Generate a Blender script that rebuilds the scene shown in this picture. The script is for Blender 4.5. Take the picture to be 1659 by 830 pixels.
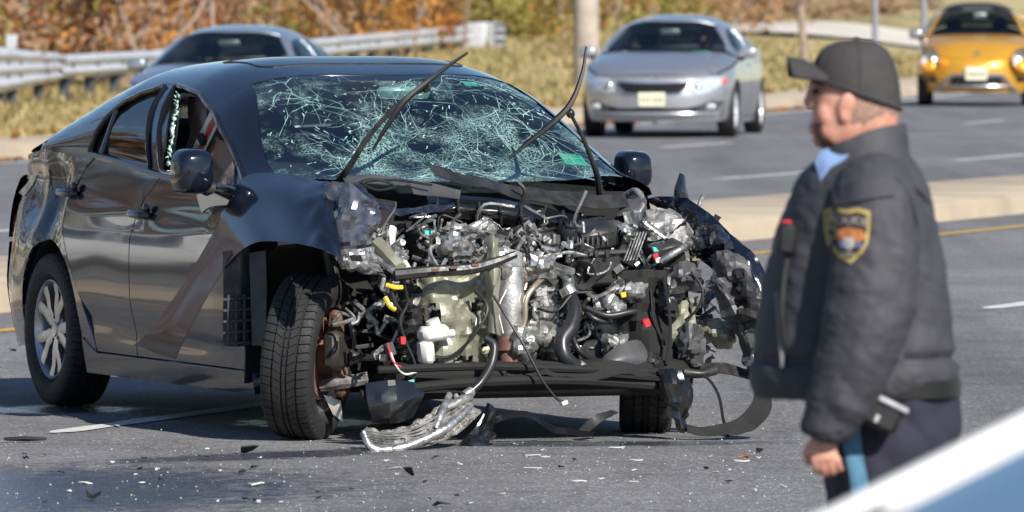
import bpy, bmesh, math, random
from mathutils import Vector, Matrix, Euler, noise
from mathutils.geometry import delaunay_2d_cdt
R = math.radians
random.seed(11)
scene = bpy.context.scene
for o in list(bpy.data.objects):
    bpy.data.objects.remove(o)
COL = scene.collection

# ------------------------------------------------------------------ camera
FPX, CAMH, PITCH = 12700.0, 1.71, R(1.917)      # focal length in photo pixels (1659 wide), eye height, tilt
cam_d = bpy.data.cameras.new('camera')
cam_d.sensor_width = 36.0
cam_d.lens = 36.0 * FPX / 1659.0
cam_d.clip_end = 3000.0
cam_d.dof.use_dof = True
cam_d.dof.focus_distance = 30.2
cam_d.dof.aperture_fstop = 8.8
cam = bpy.data.objects.new('camera', cam_d)
cam.location = (0, 0, CAMH)
cam.rotation_euler = (math.pi / 2 - PITCH, 0, 0)
COL.objects.link(cam)
scene.camera = cam

# ------------------------------------------------------------------ sky, sun, exposure
SUN_EL, SUN_AZ = R(36.0), R(32.0)               # sun behind the camera, 32 degrees to its right
sun_dir = Vector((math.sin(SUN_AZ) * math.cos(SUN_EL), -math.cos(SUN_AZ) * math.cos(SUN_EL), math.sin(SUN_EL)))
world = bpy.data.worlds.new('World')
scene.world = world
world.use_nodes = True
wn = world.node_tree.nodes
sky = wn.new('ShaderNodeTexSky')
sky.sky_type = 'NISHITA'
sky.sun_disc = False
sky.sun_elevation = SUN_EL
sky.sun_rotation = math.pi - SUN_AZ             # clockwise from +Y: behind the camera and to the right
sky.air_density = 1.0
sky.dust_density = 0.1
sky.ozone_density = 4.0
bg = wn.get('Background') or wn.new('ShaderNodeBackground')
bg.inputs['Strength'].default_value = 0.075
world.node_tree.links.new(sky.outputs[0], bg.inputs['Color'])
sun_l = bpy.data.lights.new('sun', 'SUN')
sun_l.energy = 4.9
sun_l.angle = R(0.53)
sun_l.color = (1.0, 0.95, 0.87)
sun_o = bpy.data.objects.new('sun', sun_l)
sun_o.rotation_euler = (-sun_dir).to_track_quat('-Z', 'Y').to_euler()
sun_o.location = (20, -30, 40)
COL.objects.link(sun_o)
vs = scene.view_settings
vs.view_transform = 'Standard'
vs.look = 'None'
vs.exposure = 0.5
vs.gamma = 1.0
vs.use_curve_mapping = False
scene.render.engine = 'CYCLES'
scene.cycles.max_bounces = 10
scene.cycles.transparent_max_bounces = 24

# ------------------------------------------------------------------ materials
MATS = {}


def mat(name, col=(.5, .5, .5), rough=.5, metal=0.0, var=0.0, vscale=12.0, bump=0.0, bscale=60.0, coat=0.0,
        col2=None, spec=.5, emit=None, estr=0.0, rvar=0.0):
    """Principled material with noise-driven colour variation, roughness variation and bump."""
    if name in MATS:
        return MATS[name]
    m = bpy.data.materials.new(name)
    m.use_nodes = True
    nt = m.node_tree
    b = nt.nodes['Principled BSDF']
    b.inputs['Roughness'].default_value = rough
    b.inputs['Metallic'].default_value = metal
    b.inputs['Specular IOR Level'].default_value = spec
    b.inputs['Coat Weight'].default_value = coat
    b.inputs['Coat Roughness'].default_value = .03
    tc = nt.nodes.new('ShaderNodeTexCoord')
    nz = nt.nodes.new('ShaderNodeTexNoise')
    nz.inputs['Scale'].default_value = vscale
    nz.inputs['Detail'].default_value = 5
    nt.links.new(tc.outputs['Object'], nz.inputs['Vector'])
    rp = nt.nodes.new('ShaderNodeValToRGB')
    c2 = col2 if col2 else tuple(c * (1 - var) for c in col)
    rp.color_ramp.elements[0].position = .35
    rp.color_ramp.elements[0].color = (*c2, 1)
    rp.color_ramp.elements[1].position = .65
    rp.color_ramp.elements[1].color = (*col, 1)
    nt.links.new(nz.outputs['Fac'], rp.inputs['Fac'])
    nt.links.new(rp.outputs['Color'], b.inputs['Base Color'])
    if rvar:
        mr = nt.nodes.new('ShaderNodeMapRange')
        mr.inputs['From Min'].default_value = .3
        mr.inputs['From Max'].default_value = .7
        mr.inputs['To Min'].default_value = max(0, rough - rvar)
        mr.inputs['To Max'].default_value = min(1, rough + rvar)
        nz3 = nt.nodes.new('ShaderNodeTexNoise')
        nz3.inputs['Scale'].default_value = vscale * 2.3
        nt.links.new(tc.outputs['Object'], nz3.inputs['Vector'])
        nt.links.new(nz3.outputs['Fac'], mr.inputs['Value'])
        nt.links.new(mr.outputs['Result'], b.inputs['Roughness'])
    if bump:
        nz2 = nt.nodes.new('ShaderNodeTexNoise')
        nz2.inputs['Scale'].default_value = bscale
        nz2.inputs['Detail'].default_value = 4
        nt.links.new(tc.outputs['Object'], nz2.inputs['Vector'])
        bp = nt.nodes.new('ShaderNodeBump')
        bp.inputs['Strength'].default_value = bump
        bp.inputs['Distance'].default_value = .01
        nt.links.new(nz2.outputs['Fac'], bp.inputs['Height'])
        nt.links.new(bp.outputs['Normal'], b.inputs['Normal'])
    if emit:
        b.inputs['Emission Color'].default_value = (*emit, 1)
        b.inputs['Emission Strength'].default_value = estr
    MATS[name] = m
    return m


def glass_mat(name, tint=(.7, .8, .82), refl=.06, edge=.9, rough=.02):
    """Tinted sheet glass: transparent with a Fresnel gloss coat."""
    if name in MATS:
        return MATS[name]
    m = bpy.data.materials.new(name)
    m.use_nodes = True
    nt = m.node_tree
    nt.nodes.remove(nt.nodes['Principled BSDF'])
    out = nt.nodes['Material Output']
    tr = nt.nodes.new('ShaderNodeBsdfTransparent')
    tr.inputs['Color'].default_value = (*tint, 1)
    gl = nt.nodes.new('ShaderNodeBsdfGlossy')
    gl.inputs['Roughness'].default_value = rough
    fr = nt.nodes.new('ShaderNodeFresnel')
    fr.inputs['IOR'].default_value = 1.55
    mr = nt.nodes.new('ShaderNodeMapRange')
    mr.inputs['To Min'].default_value = refl
    mr.inputs['To Max'].default_value = edge
    nt.links.new(fr.outputs['Fac'], mr.inputs['Value'])
    mx = nt.nodes.new('ShaderNodeMixShader')
    nt.links.new(mr.outputs['Result'], mx.inputs['Fac'])
    nt.links.new(tr.outputs[0], mx.inputs[1])
    nt.links.new(gl.outputs[0], mx.inputs[2])
    nt.links.new(mx.outputs[0], out.inputs['Surface'])
    MATS[name] = m
    return m


# ------------------------------------------------------------------ object helpers
def link(o, parent=None):
    COL.objects.link(o)
    if parent is not None:
        o.parent = parent
    return o


def thing(name, label, cat, loc=(0, 0, 0), rotz=0.0, group=None):
    o = bpy.data.objects.new(name, None)
    o.empty_display_size = .2
    o.location = loc
    o.rotation_euler = (0, 0, rotz)
    link(o)
    tag(o, label, cat, group)
    return o


def tag(o, label, cat, group=None, kind=None):
    o['label'] = label
    o['category'] = cat
    if group:
        o['group'] = group
    if kind:
        o['kind'] = kind
    return o


def stuff(o):
    o['kind'] = 'stuff'
    return o


def structure(o):
    o['kind'] = 'structure'
    return o


def copy_tree(o, parent=None):
    c = o.copy()
    COL.objects.link(c)
    c.parent = parent
    for ch in list(o.children):
        copy_tree(ch, c)
    return c


def mesh_obj(name, verts, faces, material, parent=None, normals=None, angle=38, mats=None, fmat=None):
    me = bpy.data.meshes.new(name)
    me.from_pydata([tuple(v) for v in verts], [], faces)
    me.polygons.foreach_set('use_smooth', [True] * len(me.polygons))
    if isinstance(material, (list, tuple)):
        for m_ in material:
            me.materials.append(m_)
        if fmat:
            me.polygons.foreach_set('material_index', fmat)
    else:
        me.materials.append(material)
    me.update()
    if normals is not None:
        me.normals_split_custom_set_from_vertices([tuple(n) for n in normals])
    elif angle is not None:
        me.set_sharp_from_angle(angle=R(angle))
    return link(bpy.data.objects.new(name, me), parent)


def catmull(pts, n):
    """Catmull-Rom resample of a list of Vectors, n steps per segment."""
    P = [Vector(p) for p in pts]
    if len(P) < 3:
        return [P[0].lerp(P[1], i / n) for i in range(n + 1)]
    out = []
    for i in range(len(P) - 1):
        a = P[i - 1] if i > 0 else P[0] * 2 - P[1]
        b, c = P[i], P[i + 1]
        d = P[i + 2] if i + 2 < len(P) else P[-1] * 2 - P[-2]
        for k in range(n):
            t = k / n
            out.append(.5 * (2 * b + (c - a) * t + (2 * a - 5 * b + 4 * c - d) * t * t + (3 * b - a - 3 * c + d) * t ** 3))
    out.append(P[-1])
    return out


def itp(pts):
    """Monotone cubic interpolation through (x, y) points."""
    pts = sorted(pts)
    xs = [p[0] for p in pts]
    ys = [p[1] for p in pts]
    n = len(xs)
    d = [(ys[i + 1] - ys[i]) / (xs[i + 1] - xs[i]) for i in range(n - 1)]
    m = [d[0]] + [0 if d[i - 1] * d[i] <= 0 else 2 * d[i - 1] * d[i] / (d[i - 1] + d[i]) for i in range(1, n - 1)] + [d[-1]]

    def f(x):
        if x <= xs[0]:
            return ys[0]
        if x >= xs[-1]:
            return ys[-1]
        i = 0
        while x > xs[i + 1]:
            i += 1
        h = xs[i + 1] - xs[i]
        t = (x - xs[i]) / h
        return (ys[i] * (1 + 2 * t) * (1 - t) ** 2 + h * m[i] * t * (1 - t) ** 2
                + ys[i + 1] * t * t * (3 - 2 * t) + h * m[i + 1] * t * t * (t - 1))
    return f


def sstep(a, b, x):
    t = max(0.0, min(1.0, (x - a) / (b - a)))
    return t * t * (3 - 2 * t)


def rotm(e):
    return Euler([R(a) for a in e]).to_matrix() if e else Matrix.Identity(3)


class MB:
    """Collects shapes; build() links them as ONE mesh object."""

    def __init__(self):
        self.v, self.f = [], []

    def add(self, vs_, fs_):
        b = len(self.v)
        self.v += [Vector(v) for v in vs_]
        self.f += [tuple(i + b for i in f) for f in fs_]
        return self

    def box(self, c, s, rot=None, ch=None):
        """Chamfered box."""
        s = Vector(s) * .5
        if ch is None:
            ch = min(s) * .18
        ch = min(ch, min(s) * .9)
        m = rotm(rot) if not isinstance(rot, Matrix) else rot
        c = Vector(c)
        idx, vs_ = {}, []
        for sx in (-1, 1):
            for sy in (-1, 1):
                for sz in (-1, 1):
                    for a in range(3):
                        p = [sx * (s.x - ch), sy * (s.y - ch), sz * (s.z - ch)]
                        p[a] += (sx, sy, sz)[a] * ch
                        idx[(sx, sy, sz, a)] = len(vs_)
                        vs_.append(c + m @ Vector(p))
        fs_ = []
        for a in range(3):
            b_, c_ = (a + 1) % 3, (a + 2) % 3
            for sg in (-1, 1):
                q = []
                for (u, w) in ((-1, -1), (1, -1), (1, 1), (-1, 1)):
                    k = [0, 0, 0]
                    k[a], k[b_], k[c_] = sg, u, w
                    q.append(idx[(*k, a)])
                fs_.append(q if sg > 0 else q[::-1])
            for u in (-1, 1):
                for w in (-1, 1):
                    k0, k1 = [0, 0, 0], [0, 0, 0]
                    k0[a], k0[b_], k0[c_] = -1, u, w
                    k1[a], k1[b_], k1[c_] = 1, u, w
                    q = [idx[(*k0, b_)], idx[(*k1, b_)], idx[(*k1, c_)], idx[(*k0, c_)]]
                    fs_.append(q if u * w < 0 else q[::-1])
        for sx in (-1, 1):
            for sy in (-1, 1):
                for sz in (-1, 1):
                    q = [idx[(sx, sy, sz, a)] for a in range(3)]
                    fs_.append(q if sx * sy * sz > 0 else q[::-1])
        return self.add(vs_, fs_)

    def tube(self, pts, r, n=8, sub=6, smooth=True, flat=1.0):
        """Tube through points; r may be a list of radii along the points; flat squashes its second axis."""
        P = catmull(pts, sub) if smooth and len(pts) > 2 else [Vector(p) for p in pts]
        k = len(P)
        if isinstance(r, (list, tuple)):
            rr = []
            for i in range(k):
                t = i / (k - 1) * (len(r) - 1)
                j = min(int(t), len(r) - 2)
                rr.append(r[j] + (r[j + 1] - r[j]) * (t - j))
        else:
            rr = [r] * k
        vs_, fs_ = [], []
        up = Vector((0, 0, 1))
        t0 = (P[1] - P[0]).normalized()
        if abs(t0.dot(up)) > .9:
            up = Vector((1, 0, 0))
        u = (up - t0 * up.dot(t0)).normalized()
        for i in range(k):
            t = (P[min(i + 1, k - 1)] - P[max(i - 1, 0)])
            if t.length < 1e-9:
                t = t0
            t = t.normalized()
            u = u - t * u.dot(t)
            u = u.normalized() if u.length > 1e-6 else t.orthogonal().normalized()
            w = t.cross(u)
            for j in range(n):
                a = 2 * math.pi * j / n
                vs_.append(P[i] + u * (math.cos(a) * rr[i]) + w * (math.sin(a) * rr[i] * flat))
        for i in range(k - 1):
            for j in range(n):
                j2 = (j + 1) % n
                fs_.append((i * n + j, i * n + j2, (i + 1) * n + j2, (i + 1) * n + j))
        fs_.append(tuple(range(n - 1, -1, -1)))
        fs_.append(tuple((k - 1) * n + j for j in range(n)))
        return self.add(vs_, fs_)

    def lathe(self, prof, c=(0, 0, 0), rot=None, n=24, closed=False, arc=None):
        """prof: (axis offset along local y, radius); spins round the local y axis."""
        m = rotm(rot) if not isinstance(rot, Matrix) else rot
        c = Vector(c)
        vs_, fs_ = [], []
        k = len(prof)
        for i in range(n):
            a = 2 * math.pi * i / n
            for (y, r) in prof:
                vs_.append(c + m @ Vector((math.cos(a) * r, y, math.sin(a) * r)))
        for i in range(n):
            i2 = (i + 1) % n
            for j in range(k - 1 if not closed else k):
                j2 = (j + 1) % k
                fs_.append((i * k + j, i * k + j2, i2 * k + j2, i2 * k + j))
        return self.add(vs_, fs_)

    def cyl(self, p0, p1, r0, r1=None, n=14):
        r1 = r0 if r1 is None else r1
        return self.tube([p0, p1], [r0, r1], n=n, smooth=False)

    def ell(self, c, s, rot=None, n=14, k=9):
        m = rotm(rot)
        c = Vector(c)
        vs_, fs_ = [], []
        for i in range(k + 1):
            th = math.pi * i / k
            for j in range(n):
                ph = 2 * math.pi * j / n
                vs_.append(c + m @ Vector((s[0] * math.sin(th) * math.cos(ph), s[1] * math.sin(th) * math.sin(ph), s[2] * math.cos(th))))
        for i in range(k):
            for j in range(n):
                j2 = (j + 1) % n
                if i == 0:
                    fs_.append((j, (i + 1) * n + j, (i + 1) * n + j2))
                elif i == k - 1:
                    fs_.append((i * n + j, (i + 1) * n + j, i * n + j2))
                else:
                    fs_.append((i * n + j, (i + 1) * n + j, (i + 1) * n + j2, i * n + j2))
        return self.add(vs_, fs_)

    def prism(self, poly, fn, t0, t1):
        """Extrude a convex-ish 2D polygon: fn(u, v, t) -> point."""
        n = len(poly)
        vs_ = [fn(u, v, t0) for u, v in poly] + [fn(u, v, t1) for u, v in poly]
        fs_ = [tuple(range(n - 1, -1, -1)), tuple(n + i for i in range(n))]
        fs_ += [(i, (i + 1) % n, n + (i + 1) % n, n + i) for i in range(n)]
        return self.add(vs_, fs_)

    def patch(self, grid, sub=5, thick=.003, amp=0.0, freq=6.0, seed=0.0, fold=0.0, holes=None, ampf=None):
        """Bent sheet metal through a grid of control points (rows of columns), crumpled by noise, with thickness."""
        rows = [catmull(r_, sub) for r_ in grid]
        cols = list(zip(*rows))
        cols = [catmull(c_, sub) for c_ in cols]
        nu, nv = len(cols), len(cols[0])
        G = [[Vector(cols[i][j]) for j in range(nv)] for i in range(nu)]
        N = [[None] * nv for _ in range(nu)]

        def nrm():
            for i in range(nu):
                for j in range(nv):
                    du = G[min(i + 1, nu - 1)][j] - G[max(i - 1, 0)][j]
                    dv = G[i][min(j + 1, nv - 1)] - G[i][max(j - 1, 0)]
                    n_ = du.cross(dv)
                    N[i][j] = n_.normalized() if n_.length > 1e-12 else Vector((0, 0, 1))
        nrm()
        if amp:
            for i in range(nu):
                for j in range(nv):
                    q = G[i][j] * freq + Vector((seed, seed * 1.7, 0))
                    d = noise.noise(q) * amp
                    d += (abs(noise.noise(q * 1.9 + Vector((5, 2, 1)))) - .25) * fold
                    if ampf:
                        d *= ampf(i / (nu - 1), j / (nv - 1))
                    G[i][j] = G[i][j] + N[i][j] * d
            nrm()
        b = len(self.v)
        for s_ in (0, 1):
            for i in range(nu):
                for j in range(nv):
                    self.v.append(G[i][j] - N[i][j] * (thick * s_))
        o2 = nu * nv
        for i in range(nu - 1):
            for j in range(nv - 1):
                if holes and holes(i / (nu - 1), j / (nv - 1)):
                    continue
                q = (b + i * nv + j, b + (i + 1) * nv + j, b + (i + 1) * nv + j + 1, b + i * nv + j + 1)
                self.f.append(q)
                self.f.append(tuple(x + o2 for x in q[::-1]))
        ring = [(i, 0) for i in range(nu)] + [(nu - 1, j) for j in range(1, nv)] + \
               [(i, nv - 1) for i in range(nu - 2, -1, -1)] + [(0, j) for j in range(nv - 2, 0, -1)]
        for k in range(len(ring)):
            a, c = ring[k], ring[(k + 1) % len(ring)]
            ia, ic = b + a[0] * nv + a[1], b + c[0] * nv + c[1]
            self.f.append((ic, ia, ia + o2, ic + o2))
        return self

    def build(self, name, material, parent=None, angle=38):
        return mesh_obj(name, self.v, self.f, material, parent, angle=angle)


def inside(p, poly):
    x, y = p
    c = False
    j = len(poly) - 1
    for i in range(len(poly)):
        xi, yi = poly[i]
        xj, yj = poly[j]
        if (yi > y) != (yj > y) and x < (xj - xi) * (y - yi) / (yj - yi) + xi:
            c = not c
        j = i
    return c


def resample(poly, d):
    out = []
    for i in range(len(poly)):
        a, b = Vector(poly[i]), Vector(poly[(i + 1) % len(poly)])
        n = max(1, int(math.ceil((b - a).length / d)))
        for k in range(n):
            q = a.lerp(b, k / n)
            out.append((q.x, q.y))
    # drop near-duplicates
    res = []
    for p in out:
        if not res or (Vector(p) - Vector(res[-1])).length > 1e-4:
            res.append(p)
    if (Vector(res[0]) - Vector(res[-1])).length < 1e-4:
        res.pop()
    return res


def panel(name, poly, fn, material, parent, grid=.06, rim=.014, holes=(), flip=False, back=False):
    """A body panel: a 2D outline (with holes) draped over the surface fn(u, v), analytic normals, folded-in edge."""
    loops = [resample(poly, grid)] + [resample(h, grid) for h in holes]
    P2, E2 = [], []
    for lp in loops:
        b = len(P2)
        P2 += [Vector(p) for p in lp]
        E2 += [(b + i, b + (i + 1) % len(lp)) for i in range(len(lp))]
    nb = len(P2)
    us = [p[0] for p in loops[0]]
    vs2 = [p[1] for p in loops[0]]
    u0, u1, v0, v1 = min(us), max(us), min(vs2), max(vs2)
    bpts = P2[:nb]
    nu, nv = int((u1 - u0) / grid) + 1, int((v1 - v0) / grid) + 1
    for i in range(nu + 1):
        for j in range(nv + 1):
            p = (u0 + (i + .5 * (j % 2)) * grid, v0 + j * grid)
            if inside(p, loops[0]) and not any(inside(p, h) for h in loops[1:]):
                q = Vector(p)
                if min((q - b_).length_squared for b_ in bpts) > (grid * .45) ** 2:
                    P2.append(q)
    r_ = delaunay_2d_cdt(P2, E2, [], 0, 1e-6)
    pts, tris = r_[0], r_[2]
    F_ = []
    for t in tris:
        c = ((pts[t[0]].x + pts[t[1]].x + pts[t[2]].x) / 3, (pts[t[0]].y + pts[t[1]].y + pts[t[2]].y) / 3)
        if not inside(c, loops[0]) or any(inside(c, h) for h in loops[1:]):
            continue
        a = (pts[t[1]] - pts[t[0]]).cross(pts[t[2]] - pts[t[0]])
        F_.append(tuple(t) if (a > 0) != flip else tuple(t[::-1]))
    sg = -1 if flip else 1

    def N_(u, v):
        e = .004
        du = Vector(fn(u + e, v)) - Vector(fn(u - e, v))
        dv = Vector(fn(u, v + e)) - Vector(fn(u, v - e))
        n_ = du.cross(dv) * sg
        return n_.normalized() if n_.length > 1e-14 else Vector((0, 0, 1))
    VV = [Vector(fn(p.x, p.y)) for p in pts]
    NN = [N_(p.x, p.y) for p in pts]
    if rim:
        for li, lp in enumerate(loops):
            top = [Vector(fn(*p)) for p in lp]
            nn = [N_(*p) for p in lp]
            n = len(lp)
            ar = sum(lp[i][0] * lp[(i + 1) % n][1] - lp[(i + 1) % n][0] * lp[i][1] for i in range(n))
            b = len(VV)
            for i in range(n):
                tg = top[(i + 1) % n] - top[i - 1]
                sd = tg.cross(nn[i])
                sd = sd.normalized() if sd.length > 1e-12 else nn[i]
                if (ar < 0) != flip:
                    sd = -sd
                if li > 0:
                    sd = -sd
                VV += [top[i], top[i] - nn[i] * rim]
                NN += [(sd + nn[i]).normalized(), sd]
            for i in range(n):
                k = (i + 1) % n
                q = (b + 2 * i, b + 2 * i + 1, b + 2 * k + 1, b + 2 * k)
                F_.append(q)
    return mesh_obj(name, VV, F_, material, parent, normals=NN)
# ================================================================== SETTING
HEAD0, S_BEND0, S_BEND1, RAD = R(19.5), 65.0, 130.0, 350.0
_cl, _hd = {}, {}
_x = _y = 0.0
for _i in range(0, 900):
    s_ = _i * .5
    h_ = HEAD0 - (min(max(s_, S_BEND0), S_BEND1) - S_BEND0) / RAD
    _cl[_i], _hd[_i] = (_x, _y), h_
    _x += .5 * math.sin(h_)
    _y += .5 * math.cos(h_)


def road(s, t, z=0.0):
    """Point at distance s along the highway and t metres to the left of the camera's line."""
    if s < 0:
        h = HEAD0
        x, y = s * math.sin(h), s * math.cos(h)
    else:
        i = min(int(s * 2), 898)
        k = s * 2 - i
        h = _hd[i] + (_hd[i + 1] - _hd[i]) * k
        x, y = _cl[i][0] + (s - i * .5) * math.sin(h), _cl[i][1] + (s - i * .5) * math.cos(h)
    return Vector((x - math.cos(h) * t, y + math.sin(h) * t, z))


def ribbon(name, prof, s0, s1, m, parent=None, ds=4.0):
    """Sweep a cross profile [(t, z)...] along the road."""
    n = max(1, int((s1 - s0) / ds))
    vs_, fs_ = [], []
    k = len(prof)
    for i in range(n + 1):
        s = s0 + (s1 - s0) * i / n
        vs_ += [road(s, t, z) for t, z in prof]
    for i in range(n):
        for j in range(k - 1):
            fs_.append((i * k + j, (i + 1) * k + j, (i + 1) * k + j + 1, i * k + j + 1)[::-1])
    return mesh_obj(name, vs_, fs_, m, parent, angle=30)


def asphalt_mat(name, base, wet=None):
    m = bpy.data.materials.new(name)
    m.use_nodes = True
    nt = m.node_tree
    L = nt.links.new
    b = nt.nodes['Principled BSDF']
    tc = nt.nodes.new('ShaderNodeTexCoord')

    def nz(scale, det=4, rough=.5):
        n_ = nt.nodes.new('ShaderNodeTexNoise')
        n_.inputs['Scale'].default_value = scale
        n_.inputs['Detail'].default_value = det
        n_.inputs['Roughness'].default_value = rough
        L(tc.outputs['Object'], n_.inputs['Vector'])
        return n_

    def ramp(src, stops):
        r_ = nt.nodes.new('ShaderNodeValToRGB')
        e = r_.color_ramp.elements
        while len(e) < len(stops):
            e.new(.5)
        for i, (p, c) in enumerate(stops):
            e[i].position = p
            e[i].color = (c, c, c, 1) if not isinstance(c, tuple) else (*c, 1)
        L(src, r_.inputs['Fac'])
        return r_

    def mix(a, b_, fac, mode='MIX'):
        x = nt.nodes.new('ShaderNodeMix')
        x.data_type = 'RGBA'
        x.blend_type = mode
        for s_, v in ((x.inputs[6], a), (x.inputs[7], b_), (x.inputs[0], fac)):
            if isinstance(v, (int, float)):
                s_.default_value = v
            elif isinstance(v, tuple):
                s_.default_value = (*v, 1)
            else:
                L(v, s_)
        return x.outputs[2]
    big = ramp(nz(.35, 5, .6).outputs['Fac'], [(.3, tuple(c * .78 for c in base)), (.7, tuple(c * 1.12 for c in base))])
    vor = nt.nodes.new('ShaderNodeTexVoronoi')
    vor.inputs['Scale'].default_value = 95
    L(tc.outputs['Object'], vor.inputs['Vector'])
    agg = nt.nodes.new('ShaderNodeSeparateColor')
    L(vor.outputs['Color'], agg.inputs[0])
    spk = ramp(agg.outputs[0], [(0, .62), (.45, .95), (.82, 1.12), (.93, 1.5), (1, 2.3)])
    mpt = nt.nodes.new('ShaderNodeMapping')
    mpt.inputs['Rotation'].default_value = (0, 0, R(19.5))
    mpt.inputs['Scale'].default_value = (1.6, .07, 1)
    L(tc.outputs['Object'], mpt.inputs['Vector'])
    trk = nt.nodes.new('ShaderNodeTexNoise')
    trk.inputs['Scale'].default_value = 1.0
    trk.inputs['Detail'].default_value = 6
    L(mpt.outputs[0], trk.inputs['Vector'])
    tr_ = ramp(trk.outputs['Fac'], [(.30, .72), (.5, 1.0), (.72, 1.16)])
    pat = ramp(nz(2.4, 6, .7).outputs['Fac'], [(.30, .80), (.5, 1.0), (.7, 1.10)])
    c1 = mix(mix(mix(big.outputs[0], tr_.outputs[0], 1.0, 'MULTIPLY'), pat.outputs[0], 1.0, 'MULTIPLY'), spk.outputs[0], 1.0, 'MULTIPLY')
    # crack lines
    v2 = nt.nodes.new('ShaderNodeTexVoronoi')
    v2.feature = 'DISTANCE_TO_EDGE'
    v2.inputs['Scale'].default_value = .22
    dn = nz(1.6, 6, .7)
    va = nt.nodes.new('ShaderNodeVectorMath')
    va.operation = 'ADD'
    sc = nt.nodes.new('ShaderNodeVectorMath')
    sc.operation = 'SCALE'
    sc.inputs['Scale'].default_value = .9
    L(dn.outputs['Color'], sc.inputs[0])
    L(tc.outputs['Object'], va.inputs[0])
    L(sc.outputs[0], va.inputs[1])
    L(va.outputs[0], v2.inputs['Vector'])
    ck = ramp(v2.outputs['Distance'], [(0, .72), (.003, .8), (.006, 1.0)])
    c2 = mix(c1, ck.outputs[0], 1.0, 'MULTIPLY')
    rough_in = .82
    if wet:
        # spilled coolant: irregular wet film with a shape of its own
        acc = None
        for (cx, cy, rx, ry, ang) in wet:
            mp = nt.nodes.new('ShaderNodeMapping')
            mp.vector_type = 'TEXTURE'
            mp.inputs['Location'].default_value = (cx, cy, 0)
            mp.inputs['Rotation'].default_value = (0, 0, R(ang))
            mp.inputs['Scale'].default_value = (rx, ry, 1)
            L(tc.outputs['Object'], mp.inputs['Vector'])
            ln = nt.nodes.new('ShaderNodeVectorMath')
            ln.operation = 'LENGTH'
            L(mp.outputs[0], ln.inputs[0])
            mr = nt.nodes.new('ShaderNodeMapRange')
            mr.inputs['From Min'].default_value = 1.0
            mr.inputs['From Max'].default_value = .2
            L(ln.outputs['Value'], mr.inputs['Value'])
            if acc is None:
                acc = mr.outputs[0]
            else:
                mx = nt.nodes.new('ShaderNodeMath')
                mx.operation = 'MAXIMUM'
                L(acc, mx.inputs[0])
                L(mr.outputs[0], mx.inputs[1])
                acc = mx.outputs[0]
        nn = nz(9.0, 8, .75)
        ml = nt.nodes.new('ShaderNodeMath')
        ml.operation = 'MULTIPLY_ADD'
        L(nn.outputs['Fac'], ml.inputs[0])
        ml.inputs[1].default_value = 2.2
        ml.inputs[2].default_value = -1.2
        ad = nt.nodes.new('ShaderNodeMath')
        ad.operation = 'ADD'
        L(acc, ad.inputs[0])
        L(ml.outputs[0], ad.inputs[1])
        wm = ramp(ad.outputs[0], [(.05, 0.0), (.55, 1.0)])
        c2 = mix(c2, mix(c2, (.30, .32, .40), 1.0, 'MULTIPLY'), wm.outputs[0])
        rr = nt.nodes.new('ShaderNodeMapRange')
        rr.inputs['To Min'].default_value = .82
        rr.inputs['To Max'].default_value = .27
        L(wm.outputs[0], rr.inputs['Value'])
        L(rr.outputs[0], b.inputs['Roughness'])
    else:
        b.inputs['Roughness'].default_value = rough_in
    L(c2, b.inputs['Base Color'])
    bp = nt.nodes.new('ShaderNodeBump')
    bp.inputs['Strength'].default_value = .55
    bp.inputs['Distance'].default_value = .006
    L(vor.outputs['Distance'], bp.inputs['Height'])
    L(bp.outputs[0], b.inputs['Normal'])
    MATS[name] = m
    return m


m_road = asphalt_mat('asphalt_near', (.18, .175, .176),
                     wet=[(-1.75, 26.9, 1.5, 1.9, -20), (-.9, 29.0, .28, 1.0, -52), (-1.9, 32.2, .55, .5, 0), (.35, 29.75, .9, .22, 8), (-.8, 31.2, .5, .6, 0)])
m_road2 = asphalt_mat('asphalt_far', (.165, .165, .172))
m_conc = mat('concrete_tan', (.50, .41, .30), .9, var=.25, vscale=1.1, bump=.3, bscale=40)
m_white = mat('road_paint_white', (.72, .72, .70), .7, var=.35, vscale=22, bump=.3, bscale=120)
m_yellow = mat('road_paint_yellow', (.62, .36, .08), .7, var=.3, vscale=18)

structure(ribbon('road', [(-60, 0), (16.6, 0)], -60, 420, m_road))
structure(ribbon('far_road', [(18.5, 0), (31.6, 0)], -60, 420, m_road2))
# raised concrete median: one object per cast length so the joints show
med = ribbon('median', [(16.6, -.02), (16.62, .12), (16.68, .15), (18.42, .15), (18.48, .12), (18.5, -.02)], -60, 420, m_conc)
structure(med)
structure(ribbon('far_kerb', [(31.6, -.02), (31.62, .12), (31.68, .15), (33.1, .16), (33.15, .1)], -60, 420, m_conc))


def marking(name, t, s0, s1, w, m, z=.004, rough_edge=.0):
    n = max(2, int((s1 - s0) / .12)) if rough_edge else max(2, int((s1 - s0) / 4))
    vs_, fs_ = [], []
    for i in range(n + 1):
        s = s0 + (s1 - s0) * i / n
        a = noise.noise(Vector((s * 3.1, t, 0))) * rough_edge
        b = noise.noise(Vector((s * 2.7, t + 9, 3))) * rough_edge
        k = .25 if rough_edge and i in (0, n) else 1
        vs_ += [road(s, t - w / 2 * k + a, z), road(s, t + w / 2 * k + b, z)]
    for i in range(n):
        fs_.append((2 * i + 1, 2 * i, 2 * i + 2, 2 * i + 3))
    return structure(mesh_obj(name, vs_, fs_, m))


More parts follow.
